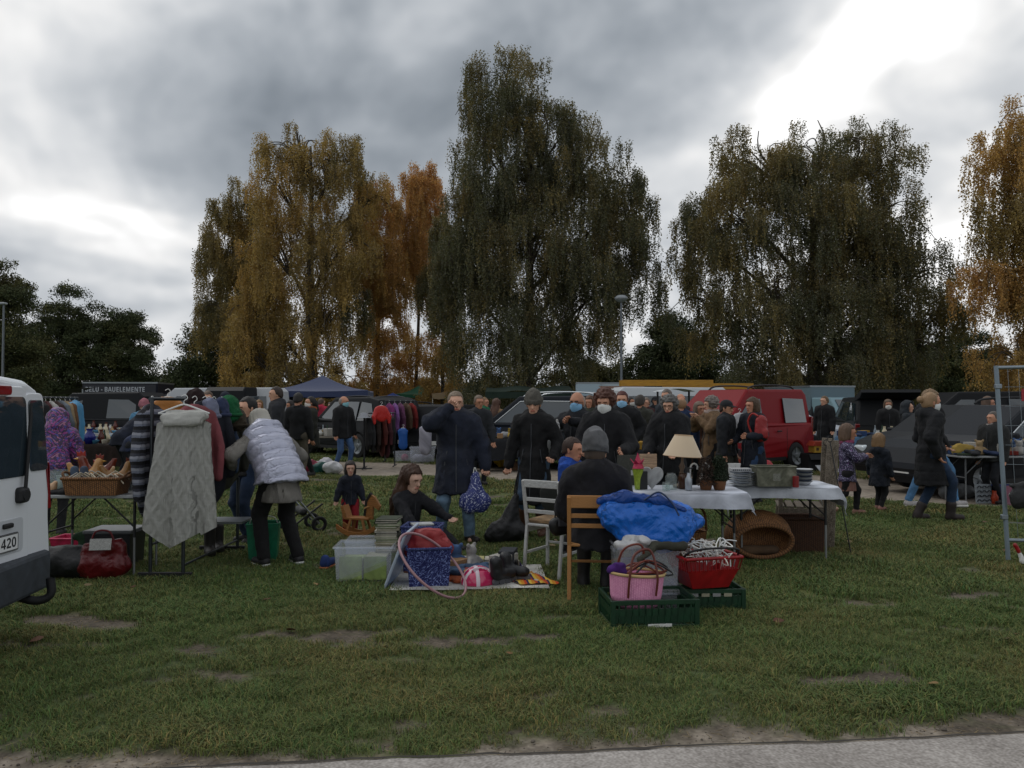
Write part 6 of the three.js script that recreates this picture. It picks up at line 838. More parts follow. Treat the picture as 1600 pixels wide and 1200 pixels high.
for (const [px, d, c, l] of [[726, 7.0, '#c98f5a', 'toy doll with yellow hair lying on the mat'], [744, 6.98, '#c9a26c', 'second small doll beside the pink helmet']]) { const t = thing('toy_doll', l, 'doll', [(px - 800) / 1230 * d, .05, -d], rr(0, 3)); part(t, 'body', blob([seg([-.06, 0, 0], [.02, 0, 0], .03, .028), seg([.065, .01, 0], [.07, .01, 0], .032), seg([-.06, 0, .015], [-.15, -.01, .03], .014, .011), seg([-.06, 0, -.015], [-.15, -.01, -.03], .014, .011), seg([.01, 0, .02], [-.03, .0, .07], .011, .009)], .015, .008), mat('#c9a08a', .5)); part(t, 'dress', blob([seg([.02, 0, 0], [-.06, 0, 0], .032, .055)], .02, .009), M.cloth(c)); part(t, 'hair', blob([seg([.08, .015, 0], [.09, .01, 0], .034)], .01, .008, lump(.005, 60)), mat('#b98a2f', .7)); }
{ const t = thing('toy_box', 'flat grey game box standing behind the patterned baskets', 'box', [-0.581, .018, -7.45], .1); part(t, 'carton', box(.22, .2, .05, 0, 0, 0, .003), M.paper('#6f6a68')); part(t, 'lid_print', box(.2, .08, .003, 0, .1, .0275), M.paper('#4c3a36')); }
addBook('open white notebook on top of the rear patterned basket', [-0.831, .44, -7.3], .3, .2, .012, .15, '#b5b7b8');
{ const t = thing('blue_shoe', 'blue trainer lying left of the clear storage box', 'shoe', [-1.743, .0, -7.55], 1.3); part(t, 'upper', blob([seg([-.08, .05, 0], [.08, .045, 0], .045, .035), seg([-.08, .05, 0], [-.08, .09, 0], .04)], .03, .011), M.cloth('#27407c')); part(t, 'sole', box(.26, .022, .085, 0, .0, 0, .01), mat('#9a5a35', .7)); }

// ---- bags held by people
{ const t = thing('carrier_bag', 'blue and white patterned carrier bag held by the person in the navy coat', 'bag', [-0.413, .35, -8.75], .3); part(t, 'sack', blob([seg([-.06, .12, 0], [.06, .12, 0], .12, .12, [0, 0, 1, 1.5]), seg([0, .2, 0], [.01, .42, 0], .11, .04, [0, 0, 1, 1.6])], .05, .013, folds(.016, 8, 12)), M.nylon('#ffffff', { map: snowTex })); part(t, 'handle', tube([[-.02, .42, 0], [.0, .5, 0], [.03, .42, 0]], .006), M.white); }
{ const t = thing('large_bag', 'large black fabric bag standing beside the person in the long coat', 'bag', [-0.058, .0, -8.85], .1); part(t, 'sack', blob([seg([-.08, .12, 0], [.1, .12, 0], .12, .12, [0, 0, 1, 1.1]), seg([.02, .2, 0], [.1, .52, 0], .13, .03, [0, 0, 1, 1.4]), seg([-.18, .08, .02], [-.1, .12, 0], .07, .08)], .08, .014, folds(.014, 8, 10)), M.nylon('#0e0e11')); part(t, 'handle', [tube([[.08, .5, -.02], [.1, .66, 0], [.14, .84, .02]], .008), tube([[.1, .5, .02], [.12, .66, .02], [.14, .84, .02]], .008)], M.black); }
{ const t = thing('plastic_bag', 'white plastic bag held up by the person with the blue mask', 'bag', [0.517, .95, -9.5], .4); part(t, 'sack', blob([seg([-.03, .1, 0], [.04, .1, 0], .09, .09, [0, 0, 1, 1.3]), seg([0, .16, 0], [.03, .36, 0], .085, .03, [0, 0, 1, 1.4])], .05, .012, folds(.014, 9, 14)), mat('#c5c7c9', .45, { bumpMap: tarpTex, bumpScale: .01, transmission: .15, thickness: 0 })); part(t, 'handle', tube([[.01, .34, 0], [.03, .42, 0], [.05, .34, 0]], .006), M.white); }

// ---- chairs
function chair(label, pos, turn, m, { w = .42, d = .42, seat = .45, back = .86, slats = [.55, .66], topRail = .1, cushion, slim = .032, splay = 0 }) {
  const t = thing('wooden_chair', label, 'chair', pos, turn), hw = w / 2 - slim / 2, hd = d / 2 - slim / 2;
  for (const s of [-1, 1]) { part(t, 'leg', beam([s * (hw + .01), 0, hd], [s * hw, seat - .02, hd - .01], slim), m); part(t, 'leg', beam([s * hw, 0, -hd - .06 - splay], [s * hw, seat, -hd], slim), m); part(t, 'back_post', beam([s * hw, seat, -hd], [s * hw, back, -hd - .07], slim), m); part(t, 'stretcher', beam([s * hw, .2, hd], [s * hw, .2, -hd - .03], .02, .024), m); part(t, 'seat_rail', beam([s * hw, seat - .045, hd], [s * hw, seat - .045, -hd], .022, .045), m); }
  part(t, 'stretcher', beam([-hw, .24, hd], [hw, .24, hd], .02, .024), m); part(t, 'seat', box(w, .025, d, 0, seat - .01, 0, .01), m);
  const bz = (y) => -hd - .07 * (y - seat) / (back - seat); for (const y of slats) part(t, 'back_slat', box(w - slim, .035, .016, 0, y, bz(y), .005), m);
  part(t, 'top_rail', box(w, topRail, .022, 0, back - topRail * .9, bz(back - .05), .008), m);
  if (cushion) part(t, 'cushion', box(w * .92, .04, d * .9, 0, seat + .016, 0, .018), M.cloth(cushion)); return t;
}
chair('light brown wooden chair carrying the person in the grey beanie', [0.673, 0, -6.42], 3.05, M.wood('#bd8549'), { w: .44, seat: .44, back: .83, slats: [.58, .66] });
chair('white painted wooden chair with a beige cushion', [0.398, 0, -7.3], 2.55, mat('#c9cac8', .5, { map: T.speck }), { w: .4, d: .4, seat: .45, back: .86, slats: [.56, .67], topRail: .07, cushion: '#a88a68', slim: .028 });
{ const t = thing('round_cushion', 'dark green round cushion leaning on the white chair', 'cushion', [0.415, .66, -7.5], 2.55); part(t, 'cover', tf(blob([seg([0, 0, 0], [.01, 0, 0], .17, .17, [0, 0, 1, 4])], .02, .014, lump(.006, 14)), 0, 0, 0, -.15), M.cloth('#252a26')); }
{ const t = thing('handbag', 'small black handbag hanging on the white chair', 'bag', [0.446, .42, -6.85], .3); part(t, 'pouch', blob([seg([-.06, .08, 0], [.06, .08, 0], .08, .08, [0, 0, 1, 1.6])], .03, .012, folds(.008, 12, 12)), mat('#131316', .45)); part(t, 'strap', tube([[-.08, .13, 0], [-.05, .34, 0], [.05, .34, 0], [.08, .13, 0]], .007), M.black); part(t, 'flap', box(.13, .08, .02, 0, .08, .05, .008), mat('#3a3b40', .4)); }

// ---- tables with the white cloths
const TA = [1.62, 0, -7.55], TB = [2.696, 0, -8.05];
foldTable('folding table under the white cloth with the lamp', TA, -.03, 1.08, .62, { cloth: '#d3d8e4', clothLabel: 'white cloth on the table with the lamp', drop: .15, sides: [1, 1, .5, 1] });
foldTable('folding table under the white cloth with the zinc box', TB, -.05, 1.02, .62, { cloth: '#d5dae4', clothLabel: 'white cloth on the table with the zinc box', drop: .2, sides: [1, 1, .5, .6], low: '#8b8e90' });
const onA = (px, d) => [(px - 800) / 1230 * d, .752, -d], TY = .752;
{ const t = thing('table_lamp', 'table lamp with a cream fabric shade', 'lamp', onA(1063, 7.6)); part(t, 'base', lathe([[.001, 0], [.08, 0], [.075, .02], [.02, .04], [.03, .1], [.015, .16], [.03, .2], [.012, .24], [.012, .3]], 20), mat('#5c4a38', .4)); const sh = part(t, 'lamp_shade', new THREE.CylinderGeometry(.085, .185, .2, 32, 1, true).translate(0, .4, 0), mat('#e3cfb2', .9, { transmission: .3, thickness: 0 })); part(sh, 'rim', [tf(new THREE.TorusGeometry(.185, .004, 6, 32), 0, .3, 0, PI / 2), tf(new THREE.TorusGeometry(.085, .004, 6, 24), 0, .5, 0, PI / 2)], mat('#b79a7a', .8)); t.rotation.z = -.06; }
{ const t = thing('grey_board', 'dark grey folder board with a small white label', 'board', onA(986, 7.75), .1); part(t, 'panel', tf(box(.27, .3, .015, 0, 0, 0, .004), 0, 0, 0, -.1), mat('#3d3f38', .7, { map: T.speck })); part(t, 'label', tf(box(.05, .05, .002, .02, .1, .01), 0, 0, 0, -.1), M.paper('#b9bab8')); }
{ const t = thing('paper_star_vase', 'lime green and black vase with a pink paper flower', 'vase', onA(996, 7.42), .1); part(t, 'vase', lathe([[.001, 0], [.03, 0], [.036, .1], [.055, .19]], 6), M.plastic('#9fb53a')); part(t, 'band', box(.075, .17, .05, .05, 0, 0, .004), M.black); const fl = part(t, 'flower', tf(new THREE.ConeGeometry(.06, .15, 5), 0, .27, 0), M.plastic('#c2164e')); for (let i = 0; i < 5; i++) part(fl, 'petal', tf(prism([[0, 0], [.035, .03], [0, .11], [-.035, .03]], .004, .001), 0, .2, 0, -.7, i * 1.257, 0), M.plastic('#d01d58')); }
{ const s = new THREE.Shape(); s.moveTo(0, 0); s.bezierCurveTo(-.02, .05, -.1, .08, -.1, .14); s.bezierCurveTo(-.1, .21, -.02, .21, 0, .16); s.bezierCurveTo(.02, .21, .1, .21, .1, .14); s.bezierCurveTo(.1, .08, .02, .05, 0, 0); solo('wooden_heart', prism(s, .02, .008), mat('#b5b7b8', .6, { map: T.speck }), 'white heart ornament standing on the table with the lamp', 'ornament', onA(1018, 7.5), -.2); }
const jar = (label, px, d, r, h, m, neck = .7) => { const t = thing('glass_jar', label, 'jar', onA(px, d)); part(t, 'body', lathe([[.001, .002], [r, .002], [r, h * .8], [r * neck, h * .92], [r * neck, h]], 20), m); return t; };
jar('clear glass jar below the lamp shade', 1048, 7.45, .055, .15, M.glass); jar('amber glass jar next to the clear jar', 1066, 7.5, .045, .14, mat('#5b3a24', .15, { transmission: .5, thickness: 0 })); jar('small clear jar at the front of the lamp table', 1040, 7.3, .035, .08, M.glass, .9);
{ const t = thing('silver_bottle', 'pale silver spray bottle on the lamp table', 'bottle', onA(1075, 7.36)); part(t, 'body', lathe([[.001, 0], [.032, 0], [.034, .1], [.016, .13], [.014, .16]], 16), mat('#a9b0b8', .25, { metalness: .4 })); part(t, 'pump', [cyl(.012, .01, .04, 0, .16, 0), box(.05, .014, .016, .015, .195, 0, .004)], M.black); }
for (const [px, l] of [[1078, 'white candy cane hook on the lamp table, left one'], [1096, 'white candy cane hook on the lamp table, right one']]) solo('cane_hook', tube([[0, 0, 0], [0, .18, 0], [.01, .22, 0], [.04, .235, 0], [.065, .21, 0], [.065, .18, 0]], .009, 24), mat('#c3c3c0', .4), l, 'ornament', onA(px, 7.5));
{ reseed(51); const leafy = (label, px, d, fn, c, n, name) => { const t = thing(name, label, 'plant', onA(px, d)); part(t, 'pot', lathe([[.001, 0], [.05, 0], [.065, .08], [.07, .085], [.06, .07]], 18), mat('#6b4529', .8)); const pos = []; for (let i = 0; i < n; i++) { const p = fn(); leafQuad(pos, V3(...p), dirRand(), dirRand(), rr(.012, .024), .6); } part(t, 'foliage', fromPos(pos), mat(c, .8)); part(t, 'stem', bar([0, .05, 0], [0, .2, 0], .008), mat('#3b2c20', .8)); };
  const ball = (y, r) => { const d = dirRand().multiplyScalar(r * Math.pow(rnd(), .25)); return [d.x, y + d.y, d.z]; };
  leafy('dark green double ball topiary in a pot', 1123, 7.4, () => (rnd() < .6 ? ball(.14, .085) : ball(.255, .06)), '#1a2a14', 2200, 'topiary'); leafy('brown dried wreath cone beside the topiary', 1102, 7.4, () => { const y = rnd(); const r = (1 - y * .6) * .09, a = rnd() * 6.28; return [Math.cos(a) * r, .04 + y * .26, Math.sin(a) * r]; }, '#33241a', 1300, 'dried_wreath'); }
for (const [px, d, l, n] of [[1158, 7.75, 'stack of pale plates on the zinc box table', 6]]) for (let i = 0; i < n; i++) solo('plate', lathe([[.001, 0], [.06, 0], [.12, .018], [.122, .021], [.06, .006], [.001, .005]], 28), M.ceramic(i % 2 ? '#aab4c3' : '#c3c7ca'), 'pale china plate in the stack beside the zinc box', 'plate', [(px - 800) / 1230 * d, TY + i * .0225, -d], 0, 'plates beside the zinc box');
{ const g = thing('tea_box', 'white patterned box on top of the plates', 'box', [2.251, TY + .137, -7.8]); part(g, 'carton', box(.2, .03, .12, 0, 0, 0, .004), M.paper('#b9babb')); for (let i = 0; i < 9; i++) part(g, 'dot', box(.012, .012, .003, -.08 + i * .02, .009, .0605), M.black); }
for (const [px, l] of [[1143, 'white china jug behind the plates'], [1150, 'white china cup behind the plates']]) solo('china_cup', lathe([[.001, 0], [.03, 0], [.042, .05], [.036, .1], [.044, .13], [.04, .13], [.032, .1]], 18), M.ceramic('#c9c9c6'), l, 'cup', [(px - 800) / 1230 * 8.1, TY + .06, -8.1]);
{ const t = thing('zinc_box', 'weathered grey zinc box with a faint number on its front', 'box', [2.564, TY, -7.75], .02); part(t, 'box', openBox(.39, .19, .2, .004, .05), zinc); part(t, 'rim', rimOf(.39, .19, .2, .008), zinc); const cv = document.createElement('canvas'); cv.width = cv.height = 64; const q = cv.getContext('2d'); q.fillStyle = '#77786e'; q.fillRect(0, 0, 64, 64); q.fillStyle = '#55564e'; q.font = '44px serif'; q.fillText('2', 20, 48); q.strokeStyle = '#55564e'; q.lineWidth = 3; q.beginPath(); q.arc(32, 32, 26, 0, 7); q.stroke(); const tx = new THREE.CanvasTexture(cv); tx.colorSpace = THREE.SRGBColorSpace; part(t, 'number_mark', new THREE.PlaneGeometry(.07, .07).translate(.0, .09, .1005), mat('#ffffff', .6, { map: tx })); }
solo('red_can', mg([cyl(.03, .03, .1, 0, 0, 0, 18), cyl(.028, .028, .006, 0, .1, 0, 18)]), M.plastic('#8a1518'), 'small red can beside the zinc box', 'can', [2.731, TY, -7.6]);
for (let i = 0; i < 7; i++) solo('striped_bowl', lathe([[.001, 0], [.055, 0], [.085, .035], [.09, .036], [.08, .03]], 24), M.ceramic(i % 2 ? '#4d5668' : '#c6c8cb'), 'striped bowl in the leaning stack at the right of the zinc box', 'bowl', [2.897 + i * .001, TY + i * .02, -7.85], 0, 'bowls in the leaning stack');
solo('picture_frame', mg([box(.03, .14, .02, -.07, 0, 0), box(.03, .14, .02, .07, 0, 0), box(.11, .03, .02, 0, 0, 0), box(.11, .03, .02, 0, .11, 0), box(.11, .08, .008, 0, .03, 0)]), M.wood('#c0a284'), 'small diamond shaped pale frame behind the pink flower', 'frame', [1.336, TY + .17, -7.75]);
// under the tables
{ const t = thing('wicker_hamper', 'large brown wicker pet basket under the zinc box table', 'basket', [2.469, 0, -7.95], .08); const sh = (x, y, z) => { const o = ell(x, y, z, 0, .24, 0, .34, .25, .22), i = ell(x, y, z, 0, .2, .12, .27, .15, .22); return Math.max(o, -i, .012 - y); }; part(t, 'body', surface(sh, [[-.38, -.03, -.26], [.38, .53, .26]], .014), wickerBrown); const P = []; for (let i = 0; i < 20; i++) { const a = i / 20 * 2 * PI; P.push([Math.cos(a) * .29, .2 + Math.sin(a) * .16, .165 + .02 * Math.sin(a)]); } part(t, 'braided_rim', tube(P, .022, 60, 8, true), wickerBrown); solo('pet_cushion', blob([seg([-.14, .07, 0], [.14, .07, 0], .07, .07, [0, 1, 0, 1.5])], .03, .016, lump(.01, 12)), M.cloth('#5d4630'), 'brown cushion inside the wicker pet basket', 'cushion', [2.453, .03, -7.88], .08); }
{ const t = thing('wicker_basket', 'second wicker basket in the dark behind the red shopping basket', 'basket', [1.702, 0, -7.9]); part(t, 'body', lathe([[.001, .01], [.2, .01], [.24, .3], [.25, .31], [.22, .28]], 28), wickerBrown); part(t, 'handle', tube([[-.24, .3, 0], [-.2, .5, 0], [0, .56, 0], [.2, .5, 0], [.24, .3, 0]], .014), wickerBrown); }
{ const t = thing('wire_basket', 'dark wicker trunk behind the right table legs', 'basket', [2.987, 0, -8.35]); const dk = mat('#8a7a68', .8, { map: wickerTex, bumpMap: wickerTex, bumpScale: .008 }); part(t, 'body', openBox(.5, .36, .34, .012, .05), dk); part(t, 'rim', rimOf(.5, .36, .34, .016), dk); }
{ // weathered wooden armchair at the right end
  const t = thing('garden_chair', 'weathered grey wooden garden chair at the right end of the tables', 'chair', [3.227, 0, -8.9], -1.85);
  for (const s of [-1, 1]) { part(t, 'leg', beam([s * .27, 0, .22], [s * .27, .6, .2], .06, .045), oldWood); part(t, 'back_post', beam([s * .27, 0, -.28], [s * .27, 1.16, -.34], .05, .12), oldWood); part(t, 'armrest', beam([s * .27, .62, -.3], [s * .27, .62, .26], .07, .03), oldWood); part(t, 'side_rail', beam([s * .27, .38, -.26], [s * .27, .38, .22], .03, .06), oldWood); }
  for (let i = 0; i < 5; i++) part(t, 'seat_slat', box(.56, .022, .075, 0, .41, -.2 + i * .1, .005), oldWood); for (const y of [.62, .82, 1.0]) part(t, 'back_slat', box(.54, .1, .022, 0, y, -.31 - (y - .6) * .05, .006), oldWood);
}
for (const [a, b, l] of [[[3.496, .0, -8.6], [3.426, 1.1, -8.6], 'thin dark metal plant stake beside the garden chair, left one'], [[3.513, 0, -8.2], [3.387, 1.15, -8.4], 'thin dark leaning metal stake right of the garden chair']]) solo('plant_stake', [bar(a, b, .006, 6), tf(new THREE.TorusGeometry(.03, .004, 5, 14), b[0], b[1] + .03, b[2])], M.black, l, 'stake');

// ---- crates and tubs in front of the tables
function crate(label, pos, turn, w, h, d) {
  const t = thing('plastic_crate', label, 'crate', pos, turn), m = M.plastic('#0c3a22');
  part(t, 'floor', box(w, .012, d, 0, .004, 0), m);
  const wall = (len, sx, sz, rot) => { const g = []; g.push(box(len, .035, .018, 0, h - .035, 0, .004), box(len, .03, .018, 0, 0, 0, .004), box(len, .05, .012, 0, h * .45, 0)); const n = Math.round(len / .045); for (let i = 0; i <= n; i++) g.push(box(.011, h, .012, -len / 2 + i * len / n, 0, 0)); for (let i = 0; i < n; i += 1) g.push(box(len / n * .7, h * .3, .005, -len / 2 + (i + .5) * len / n, .04, 0)); return mg(g.map((q) => tf(q, sx, 0, sz, 0, rot))); };
  for (const s of [-1, 1]) { part(t, 'wall', wall(w, 0, s * d / 2, 0), m); part(t, 'wall', wall(d, s * w / 2, 0, PI / 2), m); for (const q of [-1, 1]) part(t, 'corner_post', box(.035, h, .035, s * (w / 2 - .004), 0, q * (d / 2 - .004), .006), m); }
  return t;
}
{ const c1 = crate('dark green plastic crate in front, holding the pink basket', [0.97, height(0.97, -5.68), -5.68], .1, .6, .2, .4); part(c1, 'label_strip', box(.17, .022, .004, .03, .015, .213, .001), M.white);
  const c2 = crate('dark green plastic crate behind, under the red shopping basket', [1.483, height(1.483, -6.12), -6.12], .05, .5, .18, .36);
  for (let i = 0; i < 4; i++) part(c2, 'label_strip', box(.06, .025, .004, -.13 + i * .085, .125, .192, .001), M.paper(i % 2 ? '#a9a68f' : '#9a9c9c')); }
{ const t = thing('pink_basket', 'pink woven basket with leather handles in the front green crate', 'basket', [0.879, .1, -5.66], .15); const g = lathe([[.001, .0], [.12, .0], [.162, .03], [.182, .09], [.195, .24], [.2, .245], [.185, .235], [.158, .08], [.135, .015], [.001, .015]], 36); g.applyMatrix4(new THREE.Matrix4().makeScale(1.02, 1, .72)); part(t, 'woven_body', g, wickerPink); const rimP = []; for (let i = 0; i < 24; i++) { const a = i / 24 * 2 * PI; rimP.push([Math.cos(a) * .203, .25, Math.sin(a) * .144]); } part(t, 'rim', tube(rimP, .011, 60, 6, true), mat('#b59a6a', .8)); for (const [s, c] of [[1, '#5c2418'], [-1, '#6b2c1c']]) part(t, 'handle', tube([[-.1, .1, s * .14], [-.1, .26, s * .155], [-.06, .4, s * .12], [.05, .43, s * .1], [.1, .26, s * .15], [.1, .12, s * .14]], .009, 40), mat(c, .5)); t.rotation.z = -.06; }
reseed(61); for (let i = 0; i < 5; i++) solo('clothes_hanger', tube([[-.16, 0, 0], [0, .08, 0], [.16, 0, 0], [0, -.01, 0], [-.16, 0, 0]], .007, 30, 5), mat(i < 3 ? '#6b2a18' : '#1d1d20', .4), 'brown plastic hanger sticking out of the pink basket', 'hanger', [0.92 + rr(-.04, .1), .33 + rr(0, .05), -5.66 + rr(-.06, .06)], rr(-.8, .8), 'hangers in the pink basket');
solo('purple_bow', blob([seg([-.04, 0, 0], [.03, .02, 0], .035, .03), seg([0, .03, .02], [.05, -.02, .02], .025)], .02, .01, lump(.014, 26)), M.cloth('#4d1a78'), 'purple tinsel bow at the left side of the pink basket', 'bow', [0.745, .38, -5.62]);
{ const x = 1.013, z = -6.08; const t = tub('clear storage box with blue packets under the blue bag', x, z, .05, .46, .32, .36); t.position.y = .16; const s = tub('low clear storage box at the bottom of the stack', 1.048, -6.06, .05, .44, .15, .36, M.clear, true); solo('blue_packet', box(.16, .13, .06, 0, 0, 0, .01), M.paper('#1a5aa8'), 'blue packet inside the clear storage box', 'packet', [x - .02, .18, z + .08], .1); solo('grey_packet', box(.1, .2, .08, 0, 0, 0, .01), M.paper('#8f94a3'), 'pale grey packet inside the clear storage box', 'packet', [x - .13, .18, z + .05]);
  solo('white_towel', blob([seg([-.2, .0, .06], [.08, .0, .06], .035, .045, [0, 1, 0, 1.3]), seg([-.12, .03, 0], [.0, .03, .1], .04, .04)], .03, .012, folds(.012, 20, 14)), M.cloth('#e0e0e0'), 'white towel hanging out below the blue bag', 'towel', [x - .02, .5, z + .1]);
  solo('dark_scarf', blob([seg([-.06, 0, .1], [.16, .0, .1], .03, .035), seg([-.18, -.08, .2], [-.06, 0, .12], .02, .03)], .03, .012, folds(.01, 16, 16)), M.cloth('#4a4a3e'), 'dark olive scarf squeezed under the blue bag', 'scarf', [x + .1, .5, z + .1]);
  // blue tarpaulin bag
  const b = thing('tarpaulin_bag', 'big crumpled bright blue tarpaulin bag on top of the storage boxes', 'bag', [x + .04, .52, z + .0], -.04), cr = (x, y, z) => .02 * nz(x * 6, y * 9, z * 6) + .014 * Math.abs(nz(x * 13, y * 13, z * 13)) + .01 * nz(x * 24, y * 24, z * 24);
  part(b, 'sack', blob([seg([-.24, .17, 0], [.18, .15, .0], .14, .15, [0, 1, 0, 1.05]), seg([.1, .12, .0], [.38, .14, .0], .14, .05), seg([-.3, .24, .02], [.08, .27, .05], .06, .05), seg([.1, .0, .08], [.24, .05, .06], .08, .08), seg([-.2, .05, .06], [.1, .02, .06], .06, .08)], .09, .0125, cr), tarpBlue);
  part(b, 'folded_rim', blob([seg([-.38, .29, .02], [-.2, .33, .08], .035, .04), seg([-.2, .33, .08], [.05, .31, .1], .04, .03), seg([.05, .31, .1], [.24, .24, .1], .03, .03)], .05, .011, cr), mat('#083f8c', .38, { bumpMap: tarpTex, bumpScale: .012 }));
  part(b, 'handle', tube([[-.05, .31, .12], [.06, .37, .13], [.16, .28, .15], [.2, .2, .18]], .007), mat('#0a2a52', .5)); }
{ // red shopping basket
  const t = thing('shopping_basket', 'red plastic shopping basket of white hangers on the rear crate', 'basket', [1.454, .185, -6.0], .25), red = M.plastic('#a3121a'), w = .42, h = .23, d = .3;
  part(t, 'tub', openBox(w, h * .62, d, .006, .3).map((g) => g), red); part(t, 'rim', rimOf(w * 1.1, h, d * 1.1, .013), red); for (const s of [-1, 1]) { const g = []; for (let i = 0; i <= 13; i++) g.push(bar([-w / 2 + i * w / 13, h * .58, s * d / 2], [(-w / 2 + i * w / 13) * 1.1, h, s * d / 2 * 1.1], .005, 5)); part(t, 'grating', g, red); const g2 = []; for (let i = 0; i <= 9; i++) g2.push(bar([s * w / 2, h * .58, -d / 2 + i * d / 9], [s * w / 2 * 1.1, h, (-d / 2 + i * d / 9) * 1.1], .005, 5)); part(t, 'grating', g2, red); }
  part(t, 'handle', tube([[-w * .54, h, .1], [-w * .45, h + .06, .17], [w * .45, h + .06, .17], [w * .54, h, .1]], .008), M.black);
  reseed(71); for (let i = 0; i < 34; i++) { const a = rr(0, 6.28), R = rr(.05, .12); const m = solo('wire_hanger', tube([[-R, 0, 0], [-R * .5, R * .35, .02], [0, R * .5, 0], [R * .5, R * .3, -.02], [R, 0, 0], [0, -R * .12, .02]], .0048, 22, 5, rnd() < .6), mat(pick(['#e2e2de', '#efefea', '#c3c5c5', '#d2cbc2']), .45), 'white wire hanger tangled in the red shopping basket', 'hanger', [1.454 + rr(-.17, .17), .37 + rr(.0, .12), -6.0 + rr(-.11, .11)], a, 'hangers in the red shopping basket'); m.rotation.set(rr(-1.4, 1.4), a, rr(-.6, .6)); } }
// ---- fallen leaves
{ reseed(81); const lf = () => { const s = new THREE.Shape(); s.moveTo(0, 0); s.bezierCurveTo(.03, .01, .035, .04, .0, .075); s.bezierCurveTo(-.035, .04, -.03, .01, 0, 0); const g = new THREE.ShapeGeometry(s, 6).rotateX(-PI / 2); const p = g.attributes.position; for (let i = 0; i < p.count; i++) p.setY(i, .25 * Math.abs(p.getX(i)) + 2.2 * (p.getZ(i) + .04) ** 2); g.computeVertexNormals(); return uvMetres(g); }, g0 = lf();
  for (let i = 0; i < 30; i++) { const d = Math.sqrt(rr(15, 110)), x = rr(-.64, .64) * d; if (-d > pavedEdge(x) - .05) continue; const m = solo('fallen_leaf', g0, mat(pick(['#5e3a22', '#75542e', '#553222', '#84683f', '#6b4a36', '#7a6a4c']), .8), (d < 6 ? 'small fallen leaf in the grass close to the paved lane' : 'small fallen leaf in the grass further from the lane') + (x < 0 ? ', left half' : ', right half'), 'leaf', [x, height(x, -d) + .03, -d], rnd() * 6, 'fallen leaves on the meadow'); m.rotation.set(rr(-.35, .35), rnd() * 6, rr(-.35, .35)); m.scale.setScalar(rr(.7, 1.25)); } }
// ---- mesh fence at the right edge
{ const t = thing('mesh_fence', 'galvanised mesh fence panel at the right edge of the picture', 'fence', [4.826, 0, -7.75], -.12), m = M.metal('#8b959c', .45);
  const up = part(t, 'post', bar([.03, .03, 0], [-.055, 1.93, 0], .021, 12), mat('#7d8b95', .45, { metalness: .3 })); part(t, 'top_rail', bar([-.05, 1.91, 0], [2.2, 1.95, 0], .018, 10), m); part(t, 'bottom_rail', bar([.03, .22, 0], [2.25, .2, 0], .018, 10), m);
  for (let i = 1; i < 22; i++) part(t, 'wire', bar([-.045 + i * .1 + .07, .22, 0], [-.12 + i * .1 + .07, 1.92, 0], .0022, 5), m); for (let i = 1; i < 9; i++) part(t, 'wire', bar([.02, .2 + i * .19, .004], [2.2, .2 + i * .19, .004], .0022, 5), m);
  part(t, 'clamp', box(.06, .05, .05, .0, .42, 0, .01), m); part(t, 'clamp', box(.06, .05, .05, -.04, 1.7, 0, .01), m);
  const s = thing('red_sign', 'red sign with a white letter on the mesh fence', 'sign', [5.033, 1.58, -7.68], -.12); part(s, 'board', box(.12, .12, .006, 0, 0, 0, .002), M.plastic('#a8202c')); part(s, 'letter', mg([box(.012, .06, .003, -.025, .03, .0045), tf(new THREE.TorusGeometry(.026, .006, 6, 14, PI), -.02, .06, .0045, 0, 0, -PI / 2)]), M.white);
  const b = thing('black_sling', 'black cloth sling bag hung on the mesh fence', 'bag', [4.894, .55, -7.58], -.12); part(b, 'cloth', blob([seg([-.1, .22, 0], [.3, .28, 0], .02, .03), seg([-.02, .1, 0], [.25, .1, 0], .1, .12, [0, 0, 1, 2.2])], .05, .013, folds(.012, 9, 12)), M.nylon('#17191b'));
  const rp = thing('barrier_tape', 'short red and white tape tied at the foot of the mesh fence', 'tape', [4.832, .02, -7.6], -.1); part(rp, 'red_piece', blob([seg([0, .18, 0], [.04, .1, 0], .02, .016)], .01, .008, lump(.006, 30)), M.plastic('#a1141c')); part(rp, 'white_piece', blob([seg([.04, .1, 0], [.07, .02, .0], .018, .026)], .01, .008, lump(.008, 30)), M.white); }

// ---------------------------------------------------------------- stalls further back
function railOf(label, x0, x1, z0, z1, h, clothes) {
  const t = thing('clothes_rail', label, 'clothes rail'); for (const [x, z] of [[x0, z0], [x1, z1]]) { part(t, 'upright', bar([x, .03, z], [x, h, z], .016, 8), rackMat); part(t, 'foot', bar([x, .03, z - .25], [x, .03, z + .25], .016, 8), rackMat); } part(t, 'rail', bar([x0, h, z0], [x1, h, z1], .016, 8), rackMat);
  const n = clothes.length, ang = Math.atan2(-(z1 - z0), x1 - x0);
  clothes.forEach(([l, c, len, o = {}], i) => { const k = (i + .7) / (n + .4); garment(l, [mix(x0, x1, k), h - .08, mix(z0, z1, k)], ang + (o.turn ?? 1.1) + .15 * Math.sin(i * 5), { len, m: o.nylon ? M.nylon(c) : M.cloth(c), cell: .03, thick: o.thick ?? .06, w: o.w ?? .44, sleeve: o.sleeve ?? .55, cat: o.cat ?? 'garment', name: o.name ?? 'hung_garment' }); });
}
